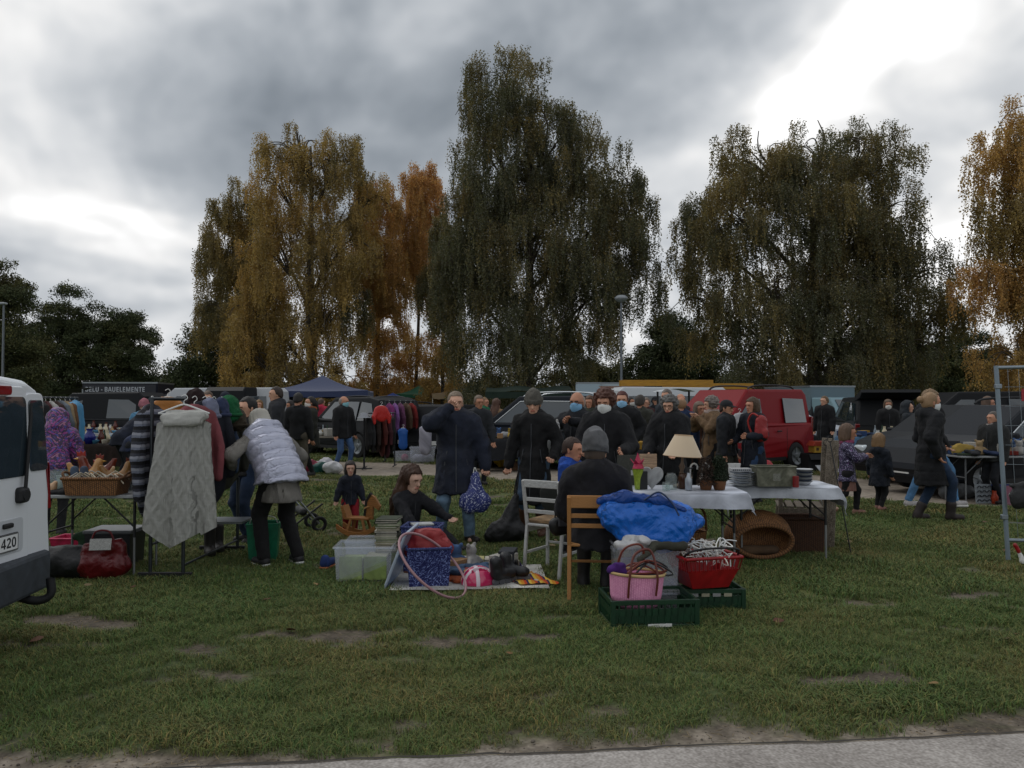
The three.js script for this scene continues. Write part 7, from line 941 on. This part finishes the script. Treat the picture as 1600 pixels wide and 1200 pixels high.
railOf('clothes rail of coats behind the white van', -8.204, -8.048, -13.6, -14.6, 1.66, [['black coat hung next to the van', '#17171a', .9], ['dark red coat on the rail behind the van', '#4a181c', .9], ['white jacket on the rail behind the van', '#b9b6b2', .8], ['brown coat on the rail behind the van', '#3b2520', .9], ['grey blue jacket on the rail behind the van', '#6d7680', .8], ['beige coat on the rail behind the van', '#9a8768', 1.05], ['tan coat on the rail behind the van', '#6f4c30', 1.1], ['light blue puffer jacket at the right end of the rail', '#4f93bd', .78, { nylon: 1, thick: .1, turn: .5, sleeve: .6 }]]);
function vase(h, r, c, name = 'vase') { return lathe([[.001, 0], [r * .6, 0], [r, h * .35], [r * .9, h * .55], [r * .4, h * .8], [r * .55, h]], 14); }
const KIND = {
  cup: () => [lathe([[.001, 0], [.03, 0], [.045, .08], [.042, .08], [.03, .01]], 12), M.ceramic(pick(['#c9cac8', '#b9c3cc', '#8fa3b9', '#c2b9a8'])), 'cup'],
  bowl: () => [lathe([[.001, 0], [.05, 0], [.1, .07], [.095, .07], [.05, .01]], 14), M.ceramic(pick(['#c9cac8', '#5b9cc0', '#3f6f9a', '#b5b0a4'])), 'bowl'],
  vase: () => [vase(rr(.14, .28), rr(.05, .08)), M.ceramic(pick(['#1c2f8a', '#c5c5c0', '#7a8f9c', '#a5835a', '#5a2a22', '#c9bda0'])), 'vase'],
  plate: () => [tf(lathe([[.001, 0], [.08, .005], [.13, .02], [.08, .01]], 16), 0, .02, 0, rr(-.2, .2)), M.ceramic(pick(['#c9cac8', '#7fb2c9', '#b9c3cc'])), 'plate'],
  book: () => [mg([box(.15, rr(.02, .06), .2)]), M.paper(pick(['#8c2a22', '#23406b', '#c2b68a', '#3a4a34', '#b9b4a8', '#202228', '#a5682a'])), 'book'],
  carton: () => [box(rr(.12, .3), rr(.08, .22), rr(.12, .25), 0, 0, 0, .004), M.paper(pick(['#8a6a48', '#a5805a', '#b9b6ae', '#30333a', '#5a2024', '#2f4a78', '#b58a2a'])), 'carton'],
  cloth: () => { const w = rr(.08, .16); return [blob([seg([-w, .03, 0], [w, .03, .03], .06, .05, [0, 1, 0, 1.8]), seg([0, .05, -.08], [.05, .05, .08], .06, .05, [0, 1, 0, 1.6])], .05, .024, folds(.02, 9, 9)), M.cloth(pick(['#8f2028', '#c4bdb2', '#2a3a5c', '#7a6a8c', '#1d1f24', '#b8552a', '#3f5a7a', '#a58a5c', '#c7c7c9'])), 'cloth']; },
  toy: () => [blob([seg([0, .06, 0], [0, .09, 0], .065, .055), seg([0, .17, 0], [0, .175, 0], .05), seg([.05, .22, 0], [.05, .225, 0], .02), seg([-.05, .22, 0], [-.05, .225, 0], .02), seg([.06, .1, .02], [.1, .06, .04], .024), seg([-.06, .1, .02], [-.1, .06, .04], .024), seg([.04, .03, .03], [.06, .02, .1], .028), seg([-.04, .03, .03], [-.06, .02, .1], .028)], .02, .014), M.cloth(pick(['#8a5a34', '#b59a72', '#a84a5c', '#4a6a9a', '#c2a23a', '#b9b6b2'])), 'toy'],
  bottle: () => [lathe([[.001, 0], [.035, 0], [.036, .14], [.013, .2], [.012, .27]], 12), M.ceramic(pick(['#1d3a22', '#2a2018', '#20305c', '#8c98a0'])), 'bottle'],
  shoe: () => [blob([seg([-.07, .045, 0], [.08, .04, 0], .045, .035), seg([-.07, .05, 0], [-.075, .1, 0], .04)], .03, .016), mat(pick(['#1b1b1e', '#5a3a26', '#b9b6b2', '#7a1f24']), .6), 'shoe'],
};
const geoPool = {};
function goods(where, group, x, z, w, d, y, turn, kinds, n, seed) {
  reseed(seed); const c = Math.cos(turn), s = Math.sin(turn), nx = Math.max(1, Math.round(Math.sqrt(n * w / d))), nr = Math.ceil(n / nx);
  for (let i = 0; i < n; i++) { const k = pick(kinds), pool = (geoPool[k] ??= []); if (pool.length < 5) pool.push(KIND[k]()); const [g, , nm] = pick(pool), m = KIND[k === 'toy' || k === 'cloth' || k === 'shoe' ? 'book' : k]()[1]; const lx = ((i % nx) + .5 + rr(-.25, .25)) / nx * w - w / 2, lz = (Math.floor(i / nx) + .5 + rr(-.25, .25)) / nr * d - d / 2; const kk = pool[Math.floor(rnd() * pool.length)];
    solo(k === 'carton' ? 'small_carton' : k === 'cloth' ? 'folded_cloth' : k, kk[0], kk[1], hueName(kk[1].color) + ' ' + ({ cup: 'china cup', bowl: 'china bowl', vase: 'small vase', plate: 'china plate', book: 'book', carton: 'small carton', cloth: 'crumpled piece of clothing', toy: 'soft toy animal', bottle: 'glass bottle', shoe: 'single shoe' })[k] + ' ' + where, nm, [x + lx * c + lz * s, y, z - lx * s + lz * c], rnd() * 6, group + ': ' + k); }
}
function stall(label, where, px, d, turn, w, dep, { cloth, drop = .6, kinds = ['book', 'carton', 'vase', 'cloth', 'cup'], n = 14, seed = 1, h = .74, top = '#8c8578' } = {}) {
  foldTable(label, [px, 0, -d], turn, w, dep, { h, top, cloth, drop, clothLabel: cloth && 'cloth hanging over the ' + label, leg: '#5b5e62' }); goods(where, where, px, -d, w * .92, dep * .85, h + .012, turn, kinds, n, seed); }
stall('table with a dark brown cloth left of the clothes rack', 'on the table with the brown cloth', -8.351, 16, .02, 1.3, .7, { cloth: '#2b1b14', drop: .5, kinds: ['vase', 'cup', 'plate', 'bowl', 'bottle'], n: 26, seed: 201 });
stall('long china table behind the brown cloth table', 'on the long china table', -9.4, 18.5, .02, 2.0, .8, { cloth: '#8f98a3', drop: .3, kinds: ['plate', 'bowl', 'cup', 'plate', 'vase'], n: 44, seed: 202 });
stall('third china table behind the long one', 'on the third china table', -11.1, 21.5, .02, 2.2, .8, { cloth: '#9aa3ad', drop: .3, kinds: ['vase', 'bowl', 'cup', 'vase'], n: 34, seed: 221 });
stall('farthest bric-a-brac table near the black van', 'on the farthest bric-a-brac table', -12, 24, .02, 2.4, .8, { cloth: '#8a8f96', drop: .3, kinds: ['carton', 'vase', 'cloth', 'bowl'], n: 26, seed: 222 });
solo('blue_vase', vase(.3, .12), M.ceramic('#131c72'), 'round cobalt blue vase on the table with the brown cloth', 'vase', [-8.438, .752, -15.75]);
{ const t = thing('doll_bust', 'pale bust with a straw hat on the brown cloth table', 'figurine', [-7.761, .752, -15.7]); part(t, 'bust', blob([seg([0, .05, 0], [0, .1, 0], .09, .05), seg([0, .2, 0], [0, .22, 0], .06)], .04, .016), M.ceramic('#b9a894')); part(t, 'hat', lathe([[.001, .32], [.06, .31], [.065, .26], [.12, .25], [.118, .245], [.05, .25]], 18), mat('#a98c58', .9)); }
stall('table of glass and boxes beside the black estate car', 'on the table by the black estate car', -4.589, 19.6, .1, 1.3, .7, { kinds: ['carton', 'bottle', 'vase', 'cup', 'carton'], n: 22, seed: 203 });
stall('goods table in front of the chrome trimmed SUV', 'on the table in front of the SUV', -0.374, 18.4, .05, 1.9, .7, { cloth: '#22252b', drop: .5, kinds: ['cloth', 'book', 'carton', 'toy', 'cloth'], n: 22, seed: 204 });
stall('goods table beside the red haired person', 'on the table left of the red van', 2.54, 14.2, .3, 1.6, .7, { cloth: '#2a2a33', drop: .3, kinds: ['cloth', 'toy', 'carton', 'book', 'shoe'], n: 26, seed: 205 });
stall('goods table in front of the red van', 'on the table in front of the red van', 3.442, 14.6, -.15, 1.4, .7, { cloth: '#3a2a30', drop: .3, kinds: ['cloth', 'toy', 'carton', 'shoe'], n: 22, seed: 206 });
stall('table with a light blue cloth behind the right path', 'on the light blue cloth table', 8.64, 19.5, .1, 1.0, .6, { cloth: '#6f9ac2', drop: .42, kinds: ['carton', 'shoe', 'cloth', 'toy'], n: 12, seed: 207 });
stall('table with a white lace cloth at the open boot', 'on the white lace cloth table', 9.054, 19.2, -.1, .62, .6, { cloth: '#c3bcc2', drop: .3, kinds: ['bottle', 'vase', 'cup'], n: 9, seed: 208 });
stall('long trestle table at the mesh fence', 'on the trestle table at the mesh fence', 7.806, 12.6, .04, 1.7, .7, { kinds: ['book', 'carton', 'cloth', 'toy', 'book', 'carton'], n: 60, seed: 209, top: '#9a9da0' });
stall('low stall table under the blue gazebo', 'under the blue gazebo', -7.073, 29, 0, 2.6, .8, { cloth: '#7c2a22', drop: .4, kinds: ['toy', 'cloth', 'carton'], n: 20, seed: 210 });
stall('stall table under the dark green awning', 'under the dark green awning', 0.537, 33, 0, 3.0, .8, { cloth: '#3a3d34', drop: .4, kinds: ['carton', 'cloth', 'book'], n: 18, seed: 211 });
stall('stall table in front of the pale box trucks', 'in front of the pale box trucks', 3.171, 26, 0, 2.6, .8, { cloth: '#4a3a34', drop: .4, kinds: ['carton', 'cloth', 'vase'], n: 18, seed: 212 });
stall('stall table beside the white car', 'beside the white car', 7.333, 20.5, .1, .9, .6, { cloth: '#1d1e22', drop: .5, kinds: ['carton', 'toy', 'bottle'], n: 10, seed: 213 });
stall('table of bric-a-brac below the silver car', 'on the table by the silver grey car', -2.057, 23, .1, 1.2, .7, { kinds: ['cloth', 'vase', 'cloth', 'carton'], n: 16, seed: 214 });
railOf('clothes rail with dark clothes before the black estate car', -3.515, -2.886, -18.8, -19.4, 1.32, [['black jacket at the left end of the dark rail', '#16171a', .8], ['charcoal jacket on the dark rail', '#26282c', .85], ['dark brown jacket on the dark rail', '#33241e', .85], ['rust red dress on the dark rail', '#5c2018', .95], ['maroon patterned dress on the dark rail', '#4a1824', 1.0], ['black dress at the right end of the dark rail', '#141417', .9]]);
railOf('clothes rail with purple and red clothes', -3.38, -2.719, -21, -22, 1.62, [['purple pink shawl on the far rail', '#7c2a6a', .5], ['violet shawl on the far rail', '#8a5a9c', .8], ['mauve blouse on the far rail', '#6a3a5c', .8], ['brown striped cardigan on the far rail', '#5a4432', .8], ['red jacket at the end of the far rail', '#7d1c1a', .9]]);
garment('bright red jacket hanging at the open car door', [-3.101, 1.5, -18.7], .6, { len: .36, m: M.nylon('#b01a14'), w: .3, sleeve: .3, cell: .026, name: 'red_jacket' });
garment('white lace dress hung above the clear tub', [-2.261, .98, -20.6], .1, { len: .75, m: M.cloth('#b9b8c6'), w: .34, sleeve: 0, cell: .026, cat: 'dress', name: 'white_dress' });
garment('blue plastic apron hung on the far rail', [-2.875, .9, -20.8], .3, { len: .55, m: M.nylon('#0f4f9a'), w: .24, sleeve: 0, cell: .026, cat: 'apron', name: 'blue_apron' });
garment('white shirt hung on the side of the red van', [4.445, 1.36, -15.4], .1, { len: .55, m: M.cloth('#b5b6ba'), w: .36, sleeve: .35, cell: .024, cat: 'shirt', name: 'white_shirt' });
solo('straw_hat', lathe([[.001, .12], [.09, .11], [.1, .03], [.17, .0], [.165, -.005], [.1, .015]], 20), mat('#8d9096', .9), 'grey hat with a brim beside the dark clothes rail', 'hat', [-3.493, 1.22, -18.6]);
solo('hat_stand', [bar([0, 0, 0], [0, 1.24, 0], .015, 8), bar([-.2, .02, 0], [.2, .02, 0], .015), bar([0, .02, -.2], [0, .02, .2], .015)], M.black, 'black stand under the grey hat', 'stand', [-3.493, 0, -18.6]);
const tubV = (label, px, d, w, h) => { const t = tub(label, px, -d, .05, w, h, .36); return t; };
tubV('low clear tub with pink things at the edge of the path', -2.913, 21.2, .5, .26); tubV('tall clear tub with white linen at the edge of the path', -2.362, 20.9, .66, .4);
solo('white_linen', blob([seg([-.15, .12, 0], [.15, .12, 0], .12, .12, [0, 1, 0, 1.3])], .05, .022, folds(.02, 10, 10)), M.cloth('#c3c2cc'), 'white linen inside the tall clear tub', 'linen', [-2.362, .0, -20.9]); solo('pink_ball', sph(.1, 0, .1, 0), M.plastic('#a8245c'), 'pink ball inside the low clear tub', 'ball', [-2.878, .0, -21.2]);
const heap = (label, name, cat, x, d, c, w, h, o = {}) => solo(name, blob([seg([-w / 2, h * .45, 0], [w / 2, h * .45, .02], h * .45, h * .42), seg([-w * .2, h * .75, 0], [w * .2, h * .78, .03], h * .25, h * .22)], .06, o.cell ?? .022, folds(.02, 9, 9)), o.m ?? M.nylon(c), label, cat, [x, height(x, -d), -d], o.turn ?? 0);
heap('heap of white clothes on the grass beside the path', 'clothes_heap', 'clothes', -4.582, 18.6, '#b9b7b3', .5, .2); heap('red patterned bag beside the heap of clothes', 'red_bag', 'bag', -4.57, 17.9, '#7a1a34', .22, .3); heap('teal bag beside the path', 'teal_bag', 'bag', -4.298, 17.8, '#0d4a44', .16, .26); heap('white plastic bag at the feet of the grey haired man', 'plastic_bag', 'bag', -3.992, 17.6, '#c3c3c5', .2, .28); heap('small white plastic bag next to the teal bag', 'plastic_bag', 'bag', -4.229, 18.0, '#b3b2b8', .12, .34);
heap('yellow carrier bag of the person in the tan jacket', 'yellow_bag', 'bag', -0.205, 19.4, '#c2a012', .1, .44); heap('blue bag on the grass in front of the red van', 'blue_bag', 'bag', 3.842, 13.2, '#1d6aa5', .3, .24); heap('light blue bag at the feet of the person with the red backpack', 'blue_bag', 'bag', 3.932, 13, '#3f8fc0', .24, .2); heap('bright red bag beside the red van', 'red_bag', 'bag', 4.228, 13.2, '#a3181c', .22, .22); heap('dark blue bag beside the wheel of the red van', 'blue_bag', 'bag', 4.641, 14.2, '#12408c', .2, .34); heap('red sack by the tail of the red van', 'red_sack', 'bag', 4.756, 15, '#9c1422', .2, .5);
heap('grey cloth bag under the trestle table', 'grey_bag', 'bag', 7.314, 13, '#55585a', .36, .26);
{ const t = thing('backpack', 'red backpack worn by the person in the navy coat', 'backpack', [3.843, .98, -12.15], .4); part(t, 'sack', blob([seg([0, .1, 0], [0, .3, 0], .12, .1, [0, 0, 1, 1.5]), seg([0, .08, .07], [0, .14, .07], .06)], .03, .018, lump(.008, 16)), M.nylon('#8d1a1c')); part(t, 'strap', tube([[-.06, .38, 0], [-.1, .42, -.08], [-.12, .3, -.16], [-.08, .06, -.1]], .015), M.nylon('#a52a24')); }
{ const t = thing('orange_bucket', 'orange plastic bucket hanging under the white shirt', 'bucket', [3.889, .42, -13.4]); part(t, 'tub', openBox(.2, .22, .18, .006, -.25), M.plastic('#c2410c')); part(t, 'handle', tube([[-.09, .22, 0], [-.07, .33, 0], [.07, .33, 0], [.09, .22, 0]], .006), M.black); }
const cartonBox = (label, x, d, w, h, dep, c, turn = 0, name = 'cardboard_box') => { const t = thing(name, label, 'box', [x, height(x, -d), -d], turn); part(t, 'carton', openBox(w, h, dep, .006, .02), M.paper(c)); for (const s of [-1, 1]) part(t, 'flap', tf(box(w * .96, .006, dep * .4, 0, 0, s * dep * .2), 0, h, s * dep / 2, s * .9), M.paper(c)); return t; };
cartonBox('brown cardboard box on the dirt path edge', -0.66, 19.8, .34, .24, .3, '#7a5a3f'); cartonBox('cardboard box under the goods table of the SUV', 0, 18.6, .3, .2, .3, '#6b4f38');
tub('blue plastic crate under the trestle table', 7.805, -12.5, .03, .42, .26, .34, M.plastic('#123a8c')); tub('second blue crate near the mesh fence', 8.24, -12.7, .03, .4, .24, .34, M.plastic('#163f95'));
{ const t = thing('pink_board', 'dusty pink picture board leaning under the trestle table', 'picture', [7.641, .0, -12.05], -.05); part(t, 'panel', tf(box(.3, .3, .02, 0, 0, 0, .004), 0, 0, 0, -.15), M.paper('#8c5a6c')); part(t, 'motif', tf(new THREE.TorusGeometry(.05, .008, 6, 20).translate(0, .15, .013), 0, 0, 0, -.15), M.white); }
{ const t = thing('pattern_board', 'grey panel with rows of dark arcs leaning under the trestle table', 'picture', [7.35, 0, -12.3], .05); part(t, 'panel', tf(box(.26, .3, .02, 0, 0, 0, .004), 0, 0, 0, -.12), M.paper('#8d949a')); for (let j = 0; j < 4; j++) for (let i = 0; i < 3; i++) part(t, 'arc', tf(new THREE.TorusGeometry(.03, .009, 5, 12, PI), -.08 + i * .08, .03 + j * .07, .014, -.12), mat('#2c3036', .8)); }
solo('orange_jug', lathe([[.001, 0], [.05, 0], [.06, .1], [.03, .16], [.035, .2]], 14), M.plastic('#b8401c'), 'small orange jug beside the grey panel', 'jug', [7.51, 0, -12.3]);
{ const t = thing('toy_house', 'yellow toy house with a red roof on the black box', 'toy house', [7.112, .42, -18.3], .15); part(t, 'walls', box(.36, .16, .26, 0, 0, 0, .004), M.plastic('#c29a3a')); part(t, 'roof', tf(prism([[-.22, 0], [.22, 0], [.15, .1], [-.15, .1]], .3, .004, -.15), 0, .16, 0), M.plastic('#a5402a')); for (const x of [-.1, .06]) part(t, 'window', box(.06, .07, .006, x, .05, .132), mat('#3a2a20', .5)); cartonBox('black box under the toy house', 7.067, 18.3, .6, .41, .4, '#17181b', .1, 'black_box'); }
{ const t = thing('price_board', 'white board with dark marks leaning in the grass', 'board', [7.112, .02, -17.6], .2); part(t, 'panel', tf(box(.5, .26, .015, 0, 0, 0, .003), 0, 0, 0, -1.0), M.paper('#aeb2b5')); for (const x of [-.1, .05, .14]) part(t, 'mark', tf(box(.05, .14, .003, x, .06, .0095), 0, 0, 0, -1.0), mat('#3c4044', .8)); }
// canopies
function gazebo(label, px, d, w, eave, peak, c, turn = .1, valance = .2) {
  const t = thing('gazebo', label, 'gazebo', [px, 0, -d], turn), h = w / 2, m = mat(c, .7, { bumpMap: T.fabric, bumpScale: .006, transmission: .12, thickness: 0 });
  const cs = [[-h, -h], [h, -h], [h, h], [-h, h]], sag = (a, b, s) => { const pos = [], N = 8; const P = (i, j) => { const u = i / N, v = j / N, x = mix(mix(a[0], b[0], u), 0, v), z = mix(mix(a[1], b[1], u), 0, v); return [x, mix(eave, peak, v) - .12 * Math.sin(v * PI) - .05 * Math.sin(u * PI) * (1 - v), z]; }; for (let j = 0; j < N; j++) for (let i = 0; i < N; i++) for (const q of [[i, j], [i + 1, j], [i + 1, j + 1], [i, j], [i + 1, j + 1], [i, j + 1]]) pos.push(...P(...q)); return mergeVertices(keepOnly(fromPos(pos), ['position'])); };
  for (let i = 0; i < 4; i++) { const a = cs[i], b = cs[(i + 1) % 4]; const g = sag(a, b); g.computeVertexNormals(); part(t, 'roof_panel', uvMetres(g), m); const pos = []; for (let k = 0; k < 12; k++) { const p = (q, y) => [mix(a[0], b[0], q / 12), y - .05 * Math.sin(q / 12 * PI) + (y < eave ? .02 * Math.sin(q * 1.7) : 0), mix(a[1], b[1], q / 12)]; for (const v of [p(k, eave), p(k + 1, eave), p(k + 1, eave - valance), p(k, eave), p(k + 1, eave - valance), p(k, eave - valance)]) pos.push(...v); } part(t, 'valance', uvMetres(fromPos(pos)), m); part(t, 'post', bar([a[0] * .97, 0, a[1] * .97], [a[0] * .97, eave, a[1] * .97], .02, 8), M.white); }
  return t;
}
gazebo('dark blue pointed gazebo in front of the golden birch', -7.34, 30.5, 3.7, 2.04, 2.64, '#2b385c', .12, .22);
gazebo('green pointed gazebo in the distance', -5.659, 48, 2.7, 2.12, 2.66, '#0c5a3c', .1); gazebo('beige gazebo in the distance beside the green one', -3.515, 46, 2.3, 2.12, 2.5, '#a08a6c', .1, .3);
{ const t = thing('market_awning', 'dark green low market awning left of the pale trucks', 'awning', [0.761, 0, -36]); part(t, 'canopy', sheetGrid(3.9, 2.2, 24, 10, (x, z) => [x, 2.2 - .12 * z - .06 * Math.sin(x * 3), z]), mat('#12271c', .8)); const v = new THREE.PlaneGeometry(3.9, .3, 30, 2), p = v.attributes.position; for (let i = 0; i < p.count; i++) p.setZ(i, .03 * Math.sin(p.getX(i) * 9)); v.computeVertexNormals(); part(t, 'valance', v.translate(0, 1.92, 1.1), mat('#12271c', .8)); for (const x of [-1.9, 0, 1.9]) part(t, 'post', bar([x, 0, 1.08], [x, 2.05, 1.08], .025), M.steel); }
{ const t = thing('market_awning', 'brown and white awning under the yellow ladders', 'awning', [4.126, 0, -29]); part(t, 'canopy', sheetGrid(1.7, 1.8, 12, 10, (x, z) => [x, 2.12 - .1 * z, z]), mat('#5a3a26', .8)); part(t, 'edge', box(1.7, .08, .03, 0, 2.0, .92), M.white); for (const x of [-.8, .8]) part(t, 'post', bar([x, 0, .88], [x, 2.05, .88], .025), M.steel); }
{ const t = thing('parasol', 'blue market parasol left of the green gazebo', 'parasol', [-6.049, 0, -40]); part(t, 'canopy', new THREE.ConeGeometry(.5, .22, 8, 1, true).translate(0, 1.98, 0), mat('#16306c', .8)); part(t, 'pole', bar([0, 0, 0], [0, 2.08, 0], .02), M.steel); }
{ const t = thing('market_awning', 'black awning sloping up to the lettered truck', 'awning', [-15.662, 0, -28]); part(t, 'canopy', sheetGrid(1.7, 1.6, 14, 8, (x, z) => [x, 1.98 + .14 * x - .05 * z + .05 * Math.sin(x * 3), z]), mat('#141518', .8)); for (const x of [-.8, .8]) part(t, 'post', bar([x, 0, .75], [x, 1.94 + .14 * x, .75], .025), M.steel); }
{ const t = thing('roller_door_van', 'raised white van tailgate beside the yellow ladders', 'tailgate', [4.507, 1.86, -22], .1); part(t, 'panel', sheetGrid(.95, .9, 12, 8, (x, z) => [x, .1 - .35 * x * x, z]), M.paint('#c9cdd0')); part(t, 'strut', [bar([-.45, -1.86, 0], [-.45, .03, 0], .03), bar([.45, -1.86, 0], [.45, .03, 0], .03)], M.black); }
// street lamps
function streetLamp(label, x, d, h, head) { const t = thing('street_lamp', label, 'street lamp', [x, 0, -d]); part(t, 'pole', bar([0, 0, 0], [0, h, 0], .075, 12, .045), M.metal('#70767b', .5)); if (head === 'ball') { part(t, 'lamp_head', lathe([[.001, 0], [.12, 0], [.28, .12], [.3, .2], [.18, .3], [.001, .33]], 20).translate(0, h - .05, 0), mat('#8c9296', .4)); } else part(t, 'lamp_head', [box(.75, .12, .3, -.25, h - .06, 0, .05)], mat('#8c9296', .4)); return t; }
streetLamp('street lamp with a round head beside the tallest birch', 4.866, 35, 6.113, 'ball'); streetLamp('street lamp with a flat head at the left edge', -25.886, 40, 6.633, 'flat');
oak('yellow_shrub', 'yellow leaved shrub behind the cars at the right', 25.268, 42, [[0, 2.0, 0, .9, .6, .8, 1, 1.2], [-.4, 1.4, 0, .9, .6, .8, 1, 1.0]], 160, 301, { scale: .6, group: undefined });

// heaps of goods that show in the middle distance
for (const [l, px, d, y, c, w, h] of [['red jumper heaped on the table in front of the SUV', 760, 18.3, .75, '#9c2a2c', .16, .14], ['white cloth heaped on the table in front of the SUV', 790, 18.3, .75, '#b9bcc2', .16, .14], ['blue jeans heaped on the bric-a-brac table', 690, 22.8, .75, '#3d5876', .4, .2], ['straw coloured baskets of wool by the silver car', 680, 22.9, .95, '#9a8a68', .3, .14], ['white and red cloth heap left of the curly grey hair', 1022, 14, .75, '#b9aeb0', .2, .16], ['violet cloth heap in front of the red van', 1085, 14.4, .75, '#5a4a78', .2, .14], ['yellow and red cloth heap on the trestle table', 1502, 12.5, .75, '#b89a4a', .22, .16], ['white and red toy heap on the trestle table', 1528, 12.5, .75, '#b8a8a8', .16, .12], ['red toy car heap at the fence end of the trestle table', 1586, 12.5, .75, '#a82a22', .1, .12], ['pale blue cloth on the trestle table', 1548, 12.5, .75, '#6fa5bd', .1, .1], ['red shirt heap under the blue gazebo', 520, 28.9, .75, '#a02420', .3, .3], ['orange cloth heap under the blue gazebo', 545, 28.9, .75, '#b86a22', .24, .26]]) { const m = heap(l, 'goods_heap', 'goods', (px - 800) / 1230 * d, d, c, w, h, { m: M.cloth(c) }); m.position.y = y; }

goods('on the pale mat in front of the girl', 'small things on the mat', -0.277, -7.12, .62, .42, .036, 0, ['toy', 'book', 'carton', 'cloth', 'book', 'toy'], 13, 231);

scene.traverse((o) => { if (o.isMesh) o.castShadow = o.receiveShadow = true; });
renderer.render(scene, camera);
